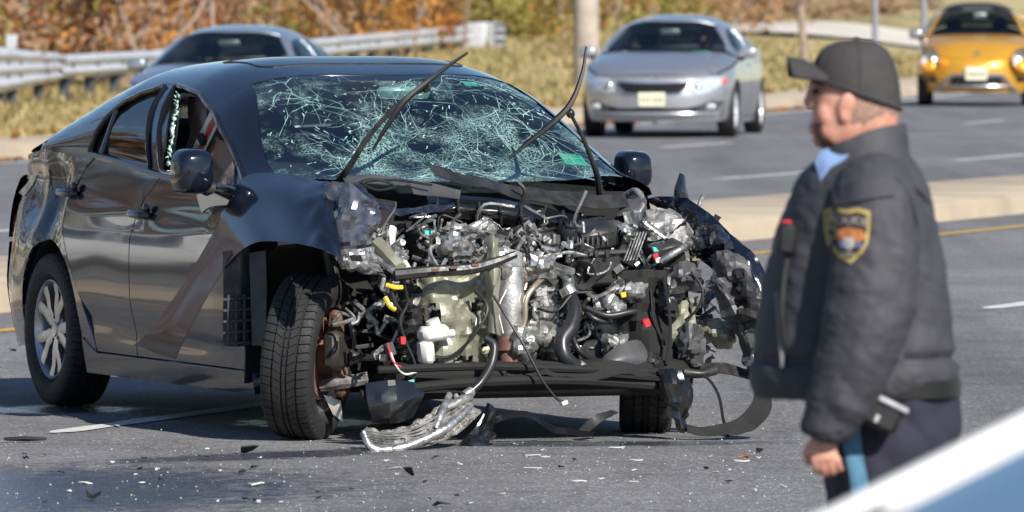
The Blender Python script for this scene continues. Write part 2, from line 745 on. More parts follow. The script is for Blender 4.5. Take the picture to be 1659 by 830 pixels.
marking('lane_marking', 11.85, 28.1, 31.15, .12, m_white, rough_edge=.018)
marking('lane_marking', 11.75, 40.9, 44.0, .15, m_white, rough_edge=.018)
marking('lane_marking', 11.75, 52.3, 55.3, .12, m_white)
marking('lane_marking', 11.75, 15.9, 18.9, .12, m_white, rough_edge=.02)
marking('yellow_line', 15.7, -60, 420, .13, m_yellow)
marking('yellow_line', 19.25, -60, 420, .12, m_white)
for k in range(-4, 14):
    marking('lane_marking', 22.3, 69 + k * 9.0, 72.4 + k * 9.0, .14, m_white)
    marking('lane_marking', 27.0, 66 + k * 9.0, 69.4 + k * 9.0, .14, m_white)
marking('edge_line', 31.1, -60, 420, .14, m_white)


# terrain beyond the far kerb: level verge, then a gentle rise
def terr_z(p, t):
    return .10 + .0155 * max(0.0, p.y - 132) * sstep(33, 40, t) + .06 * noise.noise(Vector((p.x * .12, p.y * .12, 0))) * sstep(33, 38, t)


m_ground = bpy.data.materials.new('verge_ground')
m_ground.use_nodes = True
nt = m_ground.node_tree
tc = nt.nodes.new('ShaderNodeTexCoord')
n1 = nt.nodes.new('ShaderNodeTexNoise')
n1.inputs['Scale'].default_value = .16
n1.inputs['Detail'].default_value = 8
n1.inputs['Roughness'].default_value = .62
nt.links.new(tc.outputs['Object'], n1.inputs['Vector'])
rp = nt.nodes.new('ShaderNodeValToRGB')
e = rp.color_ramp.elements
e[0].position, e[0].color = .34, (.22, .19, .075, 1)
e[1].position, e[1].color = .72, (.36, .27, .13, 1)
q = e.new(.45)
q.color = (.33, .27, .12, 1)
q = e.new(.56)
q.color = (.42, .34, .17, 1)
nt.links.new(n1.outputs['Fac'], rp.inputs['Fac'])
nt.links.new(rp.outputs[0], nt.nodes['Principled BSDF'].inputs['Base Color'])
nt.nodes['Principled BSDF'].inputs['Roughness'].default_value = .95
ts = [33.1, 34, 36, 38, 41, 45, 50, 56, 64, 75, 90, 120, 180, 300]
ss = [-60 + 6 * i for i in range(82)]
vs_, fs_ = [], []
for s in ss:
    for t in ts:
        p = road(s, t)
        vs_.append(Vector((p.x, p.y, terr_z(p, t) if t > 33.2 else .12)))
k = len(ts)
for i in range(len(ss) - 1):
    for j in range(k - 1):
        fs_.append((i * k + j, i * k + j + 1, (i + 1) * k + j + 1, (i + 1) * k + j))
structure(mesh_obj('verge_ground', vs_, fs_, m_ground))
# outer land so the ground reaches the horizon
g = MB()
g.add([(-2500, -2500, -.35), (2500, -2500, -.35), (2500, 2500, -.35), (-2500, 2500, -.35)], [(0, 1, 2, 3)])
structure(g.build('land', m_ground))

# concrete drive crossing the grass behind the coupe
def t_of(x, y):
    """Offset t of a ground point (search along the road)."""
    lo, hi = -60.0, 440.0
    for _ in range(40):
        mid = (lo + hi) / 2
        p, q_ = road(mid, 0), road(mid + .5, 0)
        d = (q_ - p)
        if (Vector((x, y, 0)) - p).dot(d) > 0:
            lo = mid
        else:
            hi = mid
    p = road(lo, 0)
    return (Vector((x, y, 0)) - p).length


def cz_at(x, y):
    p = Vector((x, y, 0))
    return terr_z(p, t_of(x, y))


m_path = mat('path_concrete', (.62, .57, .50), .9, var=.15, vscale=.6)
vs_, fs_ = [], []
for i in range(41):
    x = 4 + i * .8
    for j in range(7):
        yy = 174 + x * .55 + j * 1.6
        vs_.append((x, yy, cz_at(x, yy) + .07))
for i in range(40):
    for j in range(6):
        fs_.append((7 * i + j, 7 * i + 7 + j, 7 * i + 8 + j, 7 * i + j + 1))
structure(mesh_obj('path', vs_, fs_, m_path))


# ------------------------------------------------------------------ autumn brush behind the guardrail
def leaf_mat(name, stops, s1=.55, s2=7.0):
    m = bpy.data.materials.new(name)
    m.use_nodes = True
    nt = m.node_tree
    b = nt.nodes['Principled BSDF']
    b.inputs['Roughness'].default_value = .75
    tc = nt.nodes.new('ShaderNodeTexCoord')
    a = nt.nodes.new('ShaderNodeTexNoise')
    a.inputs['Scale'].default_value = s1
    a.inputs['Detail'].default_value = 3
    c = nt.nodes.new('ShaderNodeTexNoise')
    c.inputs['Scale'].default_value = s2
    c.inputs['Detail'].default_value = 2
    for n_ in (a, c):
        nt.links.new(tc.outputs['Object'], n_.inputs['Vector'])
    mx = nt.nodes.new('ShaderNodeMath')
    mx.operation = 'MULTIPLY_ADD'
    nt.links.new(c.outputs['Fac'], mx.inputs[0])
    mx.inputs[1].default_value = .7
    ml = nt.nodes.new('ShaderNodeMath')
    ml.operation = 'MULTIPLY_ADD'
    nt.links.new(a.outputs['Fac'], ml.inputs[0])
    ml.inputs[1].default_value = 1.1
    ml.inputs[2].default_value = -.42
    nt.links.new(ml.outputs[0], mx.inputs[2])
    rp = nt.nodes.new('ShaderNodeValToRGB')
    e = rp.color_ramp.elements
    while len(e) < len(stops):
        e.new(.5)
    for i, (p, col) in enumerate(stops):
        e[i].position = p
        e[i].color = (*col, 1)
    nt.links.new(mx.outputs[0], rp.inputs['Fac'])
    nt.links.new(rp.outputs[0], b.inputs['Base Color'])
    tr = nt.nodes.new('ShaderNodeBsdfTranslucent')
    nt.links.new(rp.outputs[0], tr.inputs['Color'])
    ms = nt.nodes.new('ShaderNodeMixShader')
    ms.inputs[0].default_value = .25
    nt.links.new(b.outputs[0], ms.inputs[1])
    nt.links.new(tr.outputs[0], ms.inputs[2])
    nt.links.new(ms.outputs[0], nt.nodes['Material Output'].inputs['Surface'])
    return m


m_lf_orange = leaf_mat('leaves_orange', [(.20, (.07, .035, .025)), (.34, (.22, .085, .03)), (.46, (.44, .17, .035)), (.58, (.55, .27, .045)), (.72, (.20, .13, .06))], s1=.4)  # darkest stop paints shaded hollows between clumps into the leaf colour
m_lf_brown = leaf_mat('leaves_brown', [(.20, (.06, .038, .03)), (.36, (.17, .095, .065)), (.50, (.32, .18, .095)), (.62, (.40, .28, .17)), (.75, (.20, .15, .08))], s1=.4)  # low dark stop is painted shade for gaps in the thicket
m_lf_olive = leaf_mat('leaves_olive', [(.22, (.16, .11, .05)), (.38, (.30, .22, .06)), (.52, (.33, .28, .06)), (.64, (.25, .26, .06)), (.75, (.42, .30, .10))])
m_stem = mat('stem_bark', (.36, .27, .22), .9, var=.4, vscale=8)
rng = random.Random(5)


def brush(name, label, centres, m, nleaf, size, hgt, rad):
    vs_, fs_ = [], []
    for (cx, cy, cz) in centres:
        h = hgt * rng.uniform(.7, 1.25)
        r_ = rad * rng.uniform(.7, 1.3)
        subs = [(rng.gauss(0, r_ * .5), rng.gauss(0, r_ * .5), rng.uniform(.05, 1) * h, rng.uniform(.25, .6)) for _ in range(9)]
        for _ in range(nleaf):
            sx, sy, sz, sr = rng.choice(subs)
            p = Vector((cx + sx + rng.gauss(0, sr * .55), cy + sy + rng.gauss(0, sr * .55), cz + max(.02, sz + rng.gauss(0, sr * .6))))
            a = Vector((rng.gauss(0, 1), rng.gauss(0, 1), rng.gauss(0, 1))).normalized()
            b = a.orthogonal().normalized()
            b.rotate(Matrix.Rotation(rng.uniform(0, 6.28), 3, a))
            c = a.cross(b)
            l_ = size * rng.uniform(.6, 1.4)
            w_ = l_ * rng.uniform(.4, .7)
            k = len(vs_)
            vs_ += [p, p + b * l_ * .5 + c * w_ * .5, p + b * l_ + a * l_ * .15, p + b * l_ * .5 - c * w_ * .5]
            fs_.append((k, k + 1, k + 2, k + 3))
    o = mesh_obj(name, vs_, fs_, m, None, angle=None)
    tag(o, label, 'brush', kind='stuff')
    return o


RAILP = [(-11.5, 80), (-9.3, 96), (-7.35, 108), (-6.25, 119), (-3.9, 140), (-.55, 165)]


def rail_at(y):
    for i in range(len(RAILP) - 1):
        a, b = RAILP[i], RAILP[i + 1]
        if y <= b[1] or i == len(RAILP) - 2:
            k = (y - a[1]) / (b[1] - a[1])
            return a[0] + (b[0] - a[0]) * k


co, cb, cl = [], [], []
for i in range(150):
    y = rng.uniform(94, 196)
    x = rail_at(y) - rng.uniform(1.6, 7.0) + (1.2 if y > 150 else 0)
    px = 830 + 12700 * x / y
    w = rng.random()
    if px < 560:
        (co if w < .42 else cb if w < .92 else cl).append((x, y, cz_at(x, y)))
    else:
        (co if w < .22 else cb if w < .72 else cl).append((x, y, cz_at(x, y)))
for i in range(46):          # behind and beside the rail end, up to the sapling
    y = rng.uniform(172, 205)
    px = rng.uniform(770, 1235)
    x = (px - 830) / 12700 * y
    w = rng.random()
    (co if w < .3 else cb if w < .62 else cl).append((x, y, cz_at(x, y)))
for i in range(14):
    y = rng.uniform(168, 184)
    px = rng.uniform(850, 945)
    cl.append(((px - 830) / 12700 * y, y, cz_at(0, y) - .1))
brush('autumn_brush', 'mass of orange and rust autumn leaves on the bank behind the guardrail', co, m_lf_orange, 520, .16, 2.6, 1.3)
brush('dry_brush', 'dry brown thicket on the bank behind the guardrail', cb, m_lf_brown, 520, .15, 2.5, 1.3)
brush('olive_brush', 'yellow-green weeds and low scrub around the guardrail end', cl, m_lf_olive, 420, .14, 1.5, 1.2)
far_c = []
for i in range(70):          # the bank goes on along the highway to the left
    s = rng.uniform(-30, 88)
    p = road(s, rng.uniform(43, 50))
    far_c.append((p.x, p.y, .1))
brush('bank_brush', 'tall rust brown woodland continuing along the highway bank', far_c, m_lf_brown, 1100, .42, 10.5, 3.4)
# bare stems through the thicket
sm = MB()
for (cx, cy, cz) in far_c:
    sm.tube([(cx, cy, cz - .1), (cx + .2, cy, cz + 4), (cx - .1, cy + .2, cz + 10)], [.16, .12, .04], n=6, sub=3)
for (cx, cy, cz) in (co + cb)[::2]:
    for k in range(5):
        p0 = Vector((cx + rng.gauss(0, .7), cy + rng.gauss(0, .7), cz - .05))
        d = Vector((rng.gauss(0, .35), rng.gauss(0, .35), 1))
        p1 = p0 + d * rng.uniform(1.2, 2.2)
        p2 = p1 + Vector((rng.gauss(0, .4), rng.gauss(0, .4), 1.2))
        sm.tube([p0, p1, p2], [.04, .028, .012], n=5, sub=3)
so = sm.build('thicket_stems', m_stem)
tag(so, 'bare grey-brown stems standing in the autumn thicket', 'brush', kind='stuff')

# dry grass on the verge and leaves blown along the far kerb
m_tuft = leaf_mat('verge_grass', [(.25, (.20, .17, .06)), (.42, (.36, .28, .12)), (.56, (.46, .36, .18)), (.68, (.26, .25, .08)), (.78, (.40, .30, .14))])
vs_, fs_ = [], []
for i in range(11000):
    s_, t_ = rng.uniform(62, 172), 33.3 + 11.5 * rng.random() ** 1.2
    p = road(s_, t_)
    p.z = cz_at(p.x, p.y) if p.y > 131 else .10
    for k in range(2):
        a = rng.uniform(0, 6.28)
        d = Vector((math.cos(a), math.sin(a), 0))
        h = rng.uniform(.06, .20)
        b0 = len(vs_)
        vs_ += [p - d * .05, p + d * .05, p + d * rng.gauss(0, .06) + Vector((rng.gauss(0, .05), rng.gauss(0, .05), h))]
        fs_.append((b0, b0 + 1, b0 + 2))
tag(mesh_obj('verge_grass', vs_, fs_, m_tuft, None, angle=None), 'dry straw-coloured grass on the verge between far kerb and guardrail', 'grass', kind='stuff')
vs_, fs_ = [], []
for i in range(1500):
    s_ = rng.uniform(58, 125)
    t_ = 31.55 - abs(rng.gauss(0, .22)) if rng.random() < .5 else 33.2 + rng.gauss(0, .5)
    p = road(s_, t_, .01 if t_ < 31.6 else .18)
    a = rng.uniform(0, 6.28)
    u, v = Vector((math.cos(a), math.sin(a), .3)) * .06, Vector((-math.sin(a), math.cos(a), .25)) * .04
    b0 = len(vs_)
    vs_ += [p, p + u + v, p + u * 2, p + u - v]
    fs_.append((b0, b0 + 1, b0 + 2, b0 + 3))
tag(mesh_obj('leaf_litter', vs_, fs_, m_lf_orange, None, angle=None), 'brown fallen leaves blown along the far kerb', 'leaves', kind='stuff')

# ------------------------------------------------------------------ guardrail
m_galv = mat('galvanised_steel', (.68, .69, .72), .5, .45, var=.2, vscale=3, rvar=.1)
m_post = mat('weathered_post', (.075, .08, .095), .8, var=.4, vscale=6)


def beam(mb, pts, waves, z0s, hs, amp=.05):
    """Corrugated rail swept along pts; z0s / hs give bottom and height at each point."""
    n = waves * 6
    rows = []
    for i, p in enumerate(pts):
        a = pts[max(i - 1, 0)]
        b = pts[min(i + 1, len(pts) - 1)]
        d = Vector((b[0] - a[0], b[1] - a[1], 0)).normalized()
        nn = Vector((d.y, -d.x, 0))
        row = []
        for j in range(n + 1):
            u = j / n
            off = amp * (.5 - .5 * math.cos(2 * math.pi * waves * u))
            row.append(Vector((p[0], p[1], z0s[i] + hs[i] * u)) + nn * off)
        rows.append(row)
    k = n + 1
    vs_ = [q for r_ in rows for q in r_]
    fs_ = []
    for i in range(len(rows) - 1):
        for j in range(n):
            fs_.append((i * k + j, (i + 1) * k + j, (i + 1) * k + j + 1, i * k + j + 1))
    b0 = len(vs_)
    nn = Vector((-.97, .1, 0)) * .012
    vs_ += [v + nn for v in vs_]
    fs_ += [tuple(b0 + x for x in f[::-1]) for f in fs_]
    mb.add(vs_, fs_)


gr = thing('guardrail', 'galvanised steel guardrail on dark posts along the far verge, flared end', 'guardrail', (0, 0, 0))
ys = [72, 84, 96, 104, 110]
mb = MB()
beam(mb, [(rail_at(y), y) for y in ys], 3, [.32] * 5, [.64] * 5, .085)
mb.build('rail_beam', m_galv, gr)
ys = [110.02, 112, 115]
mb = MB()
beam(mb, [(rail_at(y), y) for y in ys], 3, [.32, .38, .44], [.64, .52, .40], .08)
mb.build('rail_beam', m_galv, gr)
ys = [115.02, 119, 125, 132, 140, 148, 156, 162.5]
mb = MB()
beam(mb, [(rail_at(y), y) for y in ys], 2, [.47 + .0155 * max(0, y - 132) * .5 for y in ys], [.34] * 8, .075)
mb.build('rail_beam', m_galv, gr)
y = 80.0
pm = None
while y < 164:
    x = rail_at(y)
    z = .05 + .0155 * max(0, y - 132) * .5
    h = .86 if y < 111 else .74
    mb = MB()
    mb.box((x - .12, y, z + h / 2), (.15, .2, h), ch=.01)
    mb.box((x - .02, y, z + h - .22), (.1, .15, .34), ch=.01)
    mb.build('post', m_post, gr)
    y += 1.05 if y < 111 else 2.4
mb = MB()
mb.box((-.62, 164.2, .80), (.5, 2.4, .62), (0, 0, -8), ch=.03)
hd = mb.build('end_terminal', m_galv, gr)
mb = MB()
mb.box((-.25, 162.9, .80), (.24, .06, .58), (0, 0, -8), ch=.01)
mb.build('end_plate', mat('end_plate_dark', (.10, .11, .14), .6), hd)
for dz in (-.17, 0, .17):
    mb = MB()
    mb.box((-.25, 162.85, .80 + dz), (.2, .02, .05), (0, 0, -8), ch=.004)
    mb.build('stripe', m_galv, hd)
mb = MB()
mb.box((-7.15, 112, 1.02), (.16, .05, .2), ch=.01)
mb.build('marker_plate', m_galv, gr)

# ------------------------------------------------------------------ poles, saplings
m_wood = mat('pole_wood', (.47, .39, .34), .9, var=.3, vscale=3, bump=.5, bscale=25)
pole = thing('utility_pole', 'thick weathered wooden utility pole behind the silver sedan', 'utility pole', (1.22, 129, 0))
mb = MB()
mb.tube([(0, 0, -.2), (0, 0, 5), (0, 0, 10.5)], [.215, .20, .15], n=16)
mb.build('shaft', m_wood, pole)
mb = MB()
mb.box((0, -.02, 9.9), (2.4, .1, .12), ch=.01)
mb.build('crossarm', m_wood, pole)
m_steelpole = mat('pole_grey', (.33, .34, .37), .5, .4, var=.2)
for (px, yy, lab) in ((1418, 150, 'slim grey steel post standing behind the officer in the cap'),
                      (1497, 146, 'slim grey steel post rising behind the mustard coupe mirror')):
    xx = (px - 830) / 12700 * yy
    pl = thing('steel_post', lab, 'post', (xx, yy, .2))
    mb = MB()
    mb.cyl((0, 0, -.3), (0, 0, 3.1), .06, .055, n=10)
    mb.build('shaft', m_steelpole, pl)
    mb = MB()
    mb.cyl((0, 0, 3.1), (0, 0, 3.14), .075, .05, n=10)
    mb.build('cap', m_steelpole, pl)
tree = thing('sapling', 'slender bare young tree on the verge left of the officer cap', 'tree', ((1297 - 830) / 12700 * 148, 148, .25))
mb = MB()
mb.tube([(.12, 0, -.2), (.03, 0, .8), (-.04, 0, 1.7), (.0, 0, 3.6)], [.085, .07, .06, .03], n=9)
for k in range(9):
    z = .9 + k * .33
    a = rng.uniform(0, 6.28)
    mb.tube([(0, 0, z), (math.cos(a) * .4, math.sin(a) * .4, z + .35), (math.cos(a) * .7, math.sin(a) * .7, z + .9)], [.022, .015, .006], n=5, sub=3)
mb.build('trunk', m_stem, tree)
mb = MB()
for k in range(260):
    p = Vector((rng.gauss(0, .55), rng.gauss(0, .55), rng.uniform(1.6, 4.2)))
    a = Vector((rng.gauss(0, 1), rng.gauss(0, 1), rng.gauss(0, 1))).normalized()
    b = a.orthogonal().normalized() * .06
    c = a.cross(b.normalized()) * .035
    mb.add([p, p + b + c, p + b * 2, p + b - c], [(0, 1, 2, 3)])
mb.build('crown', m_lf_orange, tree, angle=None)
br = [((px - 830) / 12700 * yy, yy, cz_at(0, yy) + .1 - .0) for px, yy in ((1345, 196), (1385, 200), (1425, 199), (1465, 203), (1365, 206), (1300, 198))]
brush('dead_scrub', 'low dead brown scrub patch beyond the pale concrete drive', br, m_lf_brown, 260, .14, .25, 1.0)
# ================================================================== CAR TOOLS
class Shape:
    """Car body surface: lower sides + superelliptic upper section, rounded nose and tail."""

    def __init__(s, W, xf, xr, prof, zb, zr, x0f=1.3, x0r=-1.2, mf=2.6, mr=3.0, a=3.0, b=1.5, extra=None):
        s.W, s.x0f, s.x0r, s.mf, s.mr, s.a, s.b = W, x0f, x0r, mf, mr, a, b
        s.xf, s.xr, s.prof, s.zb, s.zr = itp(xf), itp(xr), itp(prof), itp(zb), itp(zr)
        s.extra = extra
        s.kx = lambda x: .8

    def w(s, x, z):
        y = s.W * s.prof(z)
        if x > s.x0f:
            r = min(.9999, (x - s.x0f) / (s.xf(z) - s.x0f))
            y *= (1 - r ** s.mf) ** (1 / s.mf)
        if x < s.x0r:
            r = min(.9999, (x - s.x0r) / (s.xr(z) - s.x0r))
            y *= (1 - r ** s.mr) ** (1 / s.mr)
        if s.extra:
            y += s.extra(x, z)
        return y

    def S(s, x, z):
        zb = s.zb(x)
        if z <= zb:
            return s.w(x, z)
        h = max(.01, s.zr(x) - zb)
        q = min(.9999, (z - zb) / h)
        return s.w(x, zb) * (1 - q ** s.b) ** (1 / s.a)

    def T(s, x, y):
        zb = s.zb(x)
        h = max(.01, s.zr(x) - zb)
        r = min(.9999, abs(y) / max(.01, s.w(x, zb)))
        return zb + h * (1 - r ** s.a) ** (1 / s.b)

    def zs(s, x, k=None):
        k = s.kx(x) if k is None else k
        return s.zb(x) + k * max(.01, s.zr(x) - s.zb(x))

    def ys(s, x, k=None):
        return s.S(x, s.zs(x, k))

    def side(s, sg, d=0.0):
        return lambda x, z: Vector((x, sg * (s.S(x, z) + d), z))

    def top(s, d=0.0):
        return lambda x, y: Vector((x, y, s.T(x, y) + d))

    def front(s, d=0.0):
        def f(y, z):
            r = min(.9999, abs(y) / (s.W * s.prof(z)))
            return Vector((s.x0f + (s.xf(z) - s.x0f) * (1 - r ** s.mf) ** (1 / s.mf) + d, y, z))
        return f

    def rear(s, d=0.0):
        def f(y, z):
            r = min(.9999, abs(y) / (s.W * s.prof(z)))
            return Vector((s.x0r + (s.xr(z) - s.x0r) * (1 - r ** s.mr) ** (1 / s.mr) - d, y, z))
        return f


def arc(cx, cz, r, a0, a1, n=14):
    return [(cx + r * math.cos(R(a0 + (a1 - a0) * i / n)), cz + r * math.sin(R(a0 + (a1 - a0) * i / n))) for i in range(n + 1)]


def curve(f, a, b, n=10):
    return [(a + (b - a) * i / n, f(a + (b - a) * i / n)) for i in range(n + 1)]


m_tyre = mat('tyre_rubber', (.020, .020, .021), .72, var=.25, vscale=30, bump=.15, bscale=120, rvar=.1)
m_alloy = mat('alloy_silver', (.52, .53, .55), .32, .85, var=.15, vscale=6, rvar=.08)
m_alloy_sunlit = mat('alloy_sunlit', (.78, .78, .80), .35, .35, var=.1)  # paler copy of the alloy, with sunlight on the rims put into its colour
m_brake = mat('brake_dark', (.06, .055, .05), .6, .5, var=.4, vscale=14)
m_blackpl = mat('black_plastic', (.018, .018, .019), .48, var=.3, vscale=9, rvar=.12)
m_chrome = mat('chrome', (.85, .86, .88), .12, 1.0, var=.05)
m_int = mat('interior_dark', (.022, .021, .022), .8, var=.3, vscale=6)
m_seat = mat('seat_cloth_dark', (.035, .034, .036), .9, var=.25, vscale=30)
m_plate = mat('plate_yellow', (.80, .77, .58), .45, var=.12, vscale=9)
m_plate_ink = mat('plate_ink', (.28, .26, .20), .5)
m_lens = mat('lamp_lens', (.74, .78, .82), .08, .35, var=.3, vscale=16, coat=1.0)
m_lamp_dark = mat('lamp_housing', (.12, .125, .135), .2, .5, var=.3, vscale=14, coat=.8)
m_grille = mat('grille_black', (.008, .008, .009), .75, spec=.2)
m_under = mat('underbody', (.012, .012, .012), .85, var=.3)
g_wind = glass_mat('glass_windscreen', (.62, .74, .72), .05, .95)
g_side = glass_mat('glass_side', (.45, .52, .52), .06, .95)


def tyre_mesh(mb, Rr, w, rim, n=96, tread=True):
    h = w / 2
    prof = [(-h * .80, rim), (-h * .97, rim + (Rr - rim) * .25), (-h * 1.0, rim + (Rr - rim) * .55), (-h * .96, Rr - .024), (-h * .88, Rr - .009)]
    if tread:
        g = .0085
        ed = [-.78, -.50, -.46, -.18, -.13, .13, .18, .46, .50, .78]
        lv = [0, 0, 1, 1, 0, 0, 1, 1, 0, 0]
        pr = [(-h * .80, Rr - .0035), (-h * .52, Rr - .001), (-h * .505, Rr - g), (-h * .43, Rr - g), (-h * .415, Rr),
              (-h * .145, Rr), (-h * .13, Rr - g), (-h * .06, Rr - g), (-h * .045, Rr), (h * .045, Rr), (h * .06, Rr - g), (h * .13, Rr - g), (h * .145, Rr),
              (h * .415, Rr), (h * .43, Rr - g), (h * .505, Rr - g), (h * .52, Rr - .001), (h * .80, Rr - .0035)]
        prof += pr
    else:
        prof += [(-h * .6, Rr), (0, Rr + .001), (h * .6, Rr)]
    prof += [(h * .88, Rr - .009), (h * .96, Rr - .024), (h * 1.0, rim + (Rr - rim) * .55), (h * .97, rim + (Rr - rim) * .25), (h * .80, rim)]
    k = len(prof)
    vs_, fs_ = [], []
    if tread:
        npit = 58
        angs = []
        for i in range(npit):
            p = 2 * math.pi / npit
            angs += [(i * p, 0), (i * p + p * .40, 0), (i * p + p * .42, 2), (i * p + p * .50, 2), (i * p + p * .52, 0), (i * p + p * .86, 0), (i * p + p * .88, 1), (i * p + p * .98, 1)]
    else:
        angs = [(2 * math.pi * i / n, 0) for i in range(n)]
    n = len(angs)
    for (a0, g_) in angs:
        for (y, r) in prof:
            aa = abs(y) / h
            sk = 0
            if tread and .5 < aa < .90:
                sk = (aa - .5) * .06
                if g_ == 1:
                    r -= .009
            elif tread and .14 < aa < .42:
                sk = (aa - .14) * .20
                if g_ == 2:
                    r -= .006
            elif tread and aa < .06 and g_ == 2:
                r -= .005
            vs_.append(Vector((math.cos(a0 + sk) * r, y, math.sin(a0 + sk) * r)))
    for i in range(n):
        i2 = (i + 1) % n
        for j in range(k - 1):
            fs_.append((i * k + j, i * k + j + 1, i2 * k + j + 1, i2 * k + j)[::-1])
    mb.add(vs_, fs_)


def make_wheel(parent, loc, Rr=.318, w=.205, rim=.208, steer=0.0, camber=0.0, right=True, detail=True, spokes=5, name='wheel', rim_mat=None, spin=0.0):
    """Wheel > tyre, rim, brake disc. Outer face looks along local -y."""
    e = bpy.data.objects.new(name, None)
    e.empty_display_size = .1
    e.location = loc
    e.rotation_euler = (R(camber), R(spin), R(steer + (0 if right else 180)))
    e.rotation_mode = 'YXZ'
    e.rotation_euler = (R(camber), R(spin), R(steer + (0 if right else 180)))
    link(e, parent)
    mb = MB()
    tyre_mesh(mb, Rr, w, rim, 96 if detail else 40, detail)
    mb.build('tyre', m_tyre, e, angle=30)
    rm = rim_mat or m_alloy
    h = w / 2
    mb = MB()
    mb.lathe([(-h * .80, rim + .004), (-h * .84, rim - .006), (-h * .76, rim - .014), (-h * .5, rim - .022), (h * .5, rim - .03), (h * .78, rim - .008), (h * .8, rim + .004)], n=40 if detail else 24)
    # spokes: split pairs from hub to lip
    for k in range(spokes):
        for s_ in (-1, 1):
            a0 = 2 * math.pi * k / spokes + s_ * .16
            a1 = 2 * math.pi * k / spokes + s_ * .29
            def P(a, r, y, t):
                return Vector((math.cos(a) * r - math.sin(a) * t, y, math.sin(a) * r + math.cos(a) * t))
            st = [(a0, .03, -h * .60, .022), (a0, .09, -h * .68, .023), (a1 * .6 + a0 * .4, .15, -h * .66, .023), (a1, rim - .010, -h * .74, .028)]
            vs_ = []
            for (a, r, y, t) in st:
                vs_ += [P(a, r, y, -t), P(a, r, y - .004, 0), P(a, r, y, t), P(a, r, y + .035, t * .8), P(a, r, y + .035, -t * .8)]
            fs_ = []
            for i in range(len(st) - 1):
                for j in range(5):
                    fs_.append((i * 5 + j, i * 5 + (j + 1) % 5, i * 5 + 5 + (j + 1) % 5, i * 5 + 5 + j))
            mb.add(vs_, fs_)
    mb.lathe([(-h * .66, 0.0001), (-h * .68, .028), (-h * .62, .034), (-h * .60, .06), (-h * .5, .072), (-h * .1, .072)], n=20)
    rimo = mb.build('rim', rm, e)
    if detail:
        for k in range(5):
            a = 2 * math.pi * (k + .5) / 5
            q = MB()
            q.lathe([(-h * .66, .0001), (-h * .66, .008), (-h * .5, .009)], (math.cos(a) * .05, 0, math.sin(a) * .05), n=6)
            q.build('lug_nut', m_brake, rimo)
    mb = MB()
    mb.lathe([(h * .05, .05), (h * .05, rim - .045), (h * .25, rim - .045), (h * .25, .05)], n=32, closed=True)
    mb.build('brake_disc', m_brake, e)
    return e


def rectp(x0, x1, z0, z1):
    return [(x0, z0), (x1, z0), (x1, z1), (x0, z1)]


def mirror_of(parent, base, sg, m, d=.20, hh=.115, ww=.11):
    """Door mirror: shell, foot and glass. Faces rearwards (-x)."""
    e = bpy.data.objects.new('door_mirror', None)
    e.empty_display_size = .1
    e.location = base
    link(e, parent)
    mb = MB()
    rows = []
    for i in range(9):
        u = i / 8
        cx = .075 * math.sin(math.pi * .5 * (1 - u)) if u < .999 else -.0
        sc = (1 - (1 - u) ** 3.2) ** .5 if u > 0 else .02
        row = []
        for j in range(20):
            a = 2 * math.pi * j / 20
            ca, sa = math.cos(a), math.sin(a)
            ex = .62
            yy = math.copysign(abs(ca) ** ex, ca) * ww * sc
            zz = math.copysign(abs(sa) ** ex, sa) * hh * .62 * sc
            row.append(Vector((cx * 1.3 - .02 * u, sg * (.10 + yy), .06 + zz + .12 * yy * -.25)))
        rows.append(row)
    vs_ = [p for r_ in rows for p in r_]
    fs_ = []
    for i in range(8):
        for j in range(20):
            q = (i * 20 + j, i * 20 + (j + 1) % 20, i * 20 + 20 + (j + 1) % 20, i * 20 + 20 + j)
            fs_.append(q)
    fs_.append(tuple(range(20)))
    mb.add(vs_, fs_)
    o = mb.build('shell', m, e, angle=50)
    b = MB()
    b.tube([(-.01, -sg * .02, -.02), (.0, sg * .05, .0), (.01, sg * .09, .03)], [.035, .028, .03], n=10, flat=.55)
    b.build('foot', m_blackpl, e)
    b = MB()
    vv = [v + Vector((-.004, 0, 0)) for v in rows[-1]]
    vv = [Vector((-.026, (v.y - sg * .10) * .9 + sg * .10, (v.z - .06) * .88 + .06)) for v in vv]
    b.add(vv, [tuple(range(20))])
    b.build('mirror_glass', m_chrome, e)
    return e


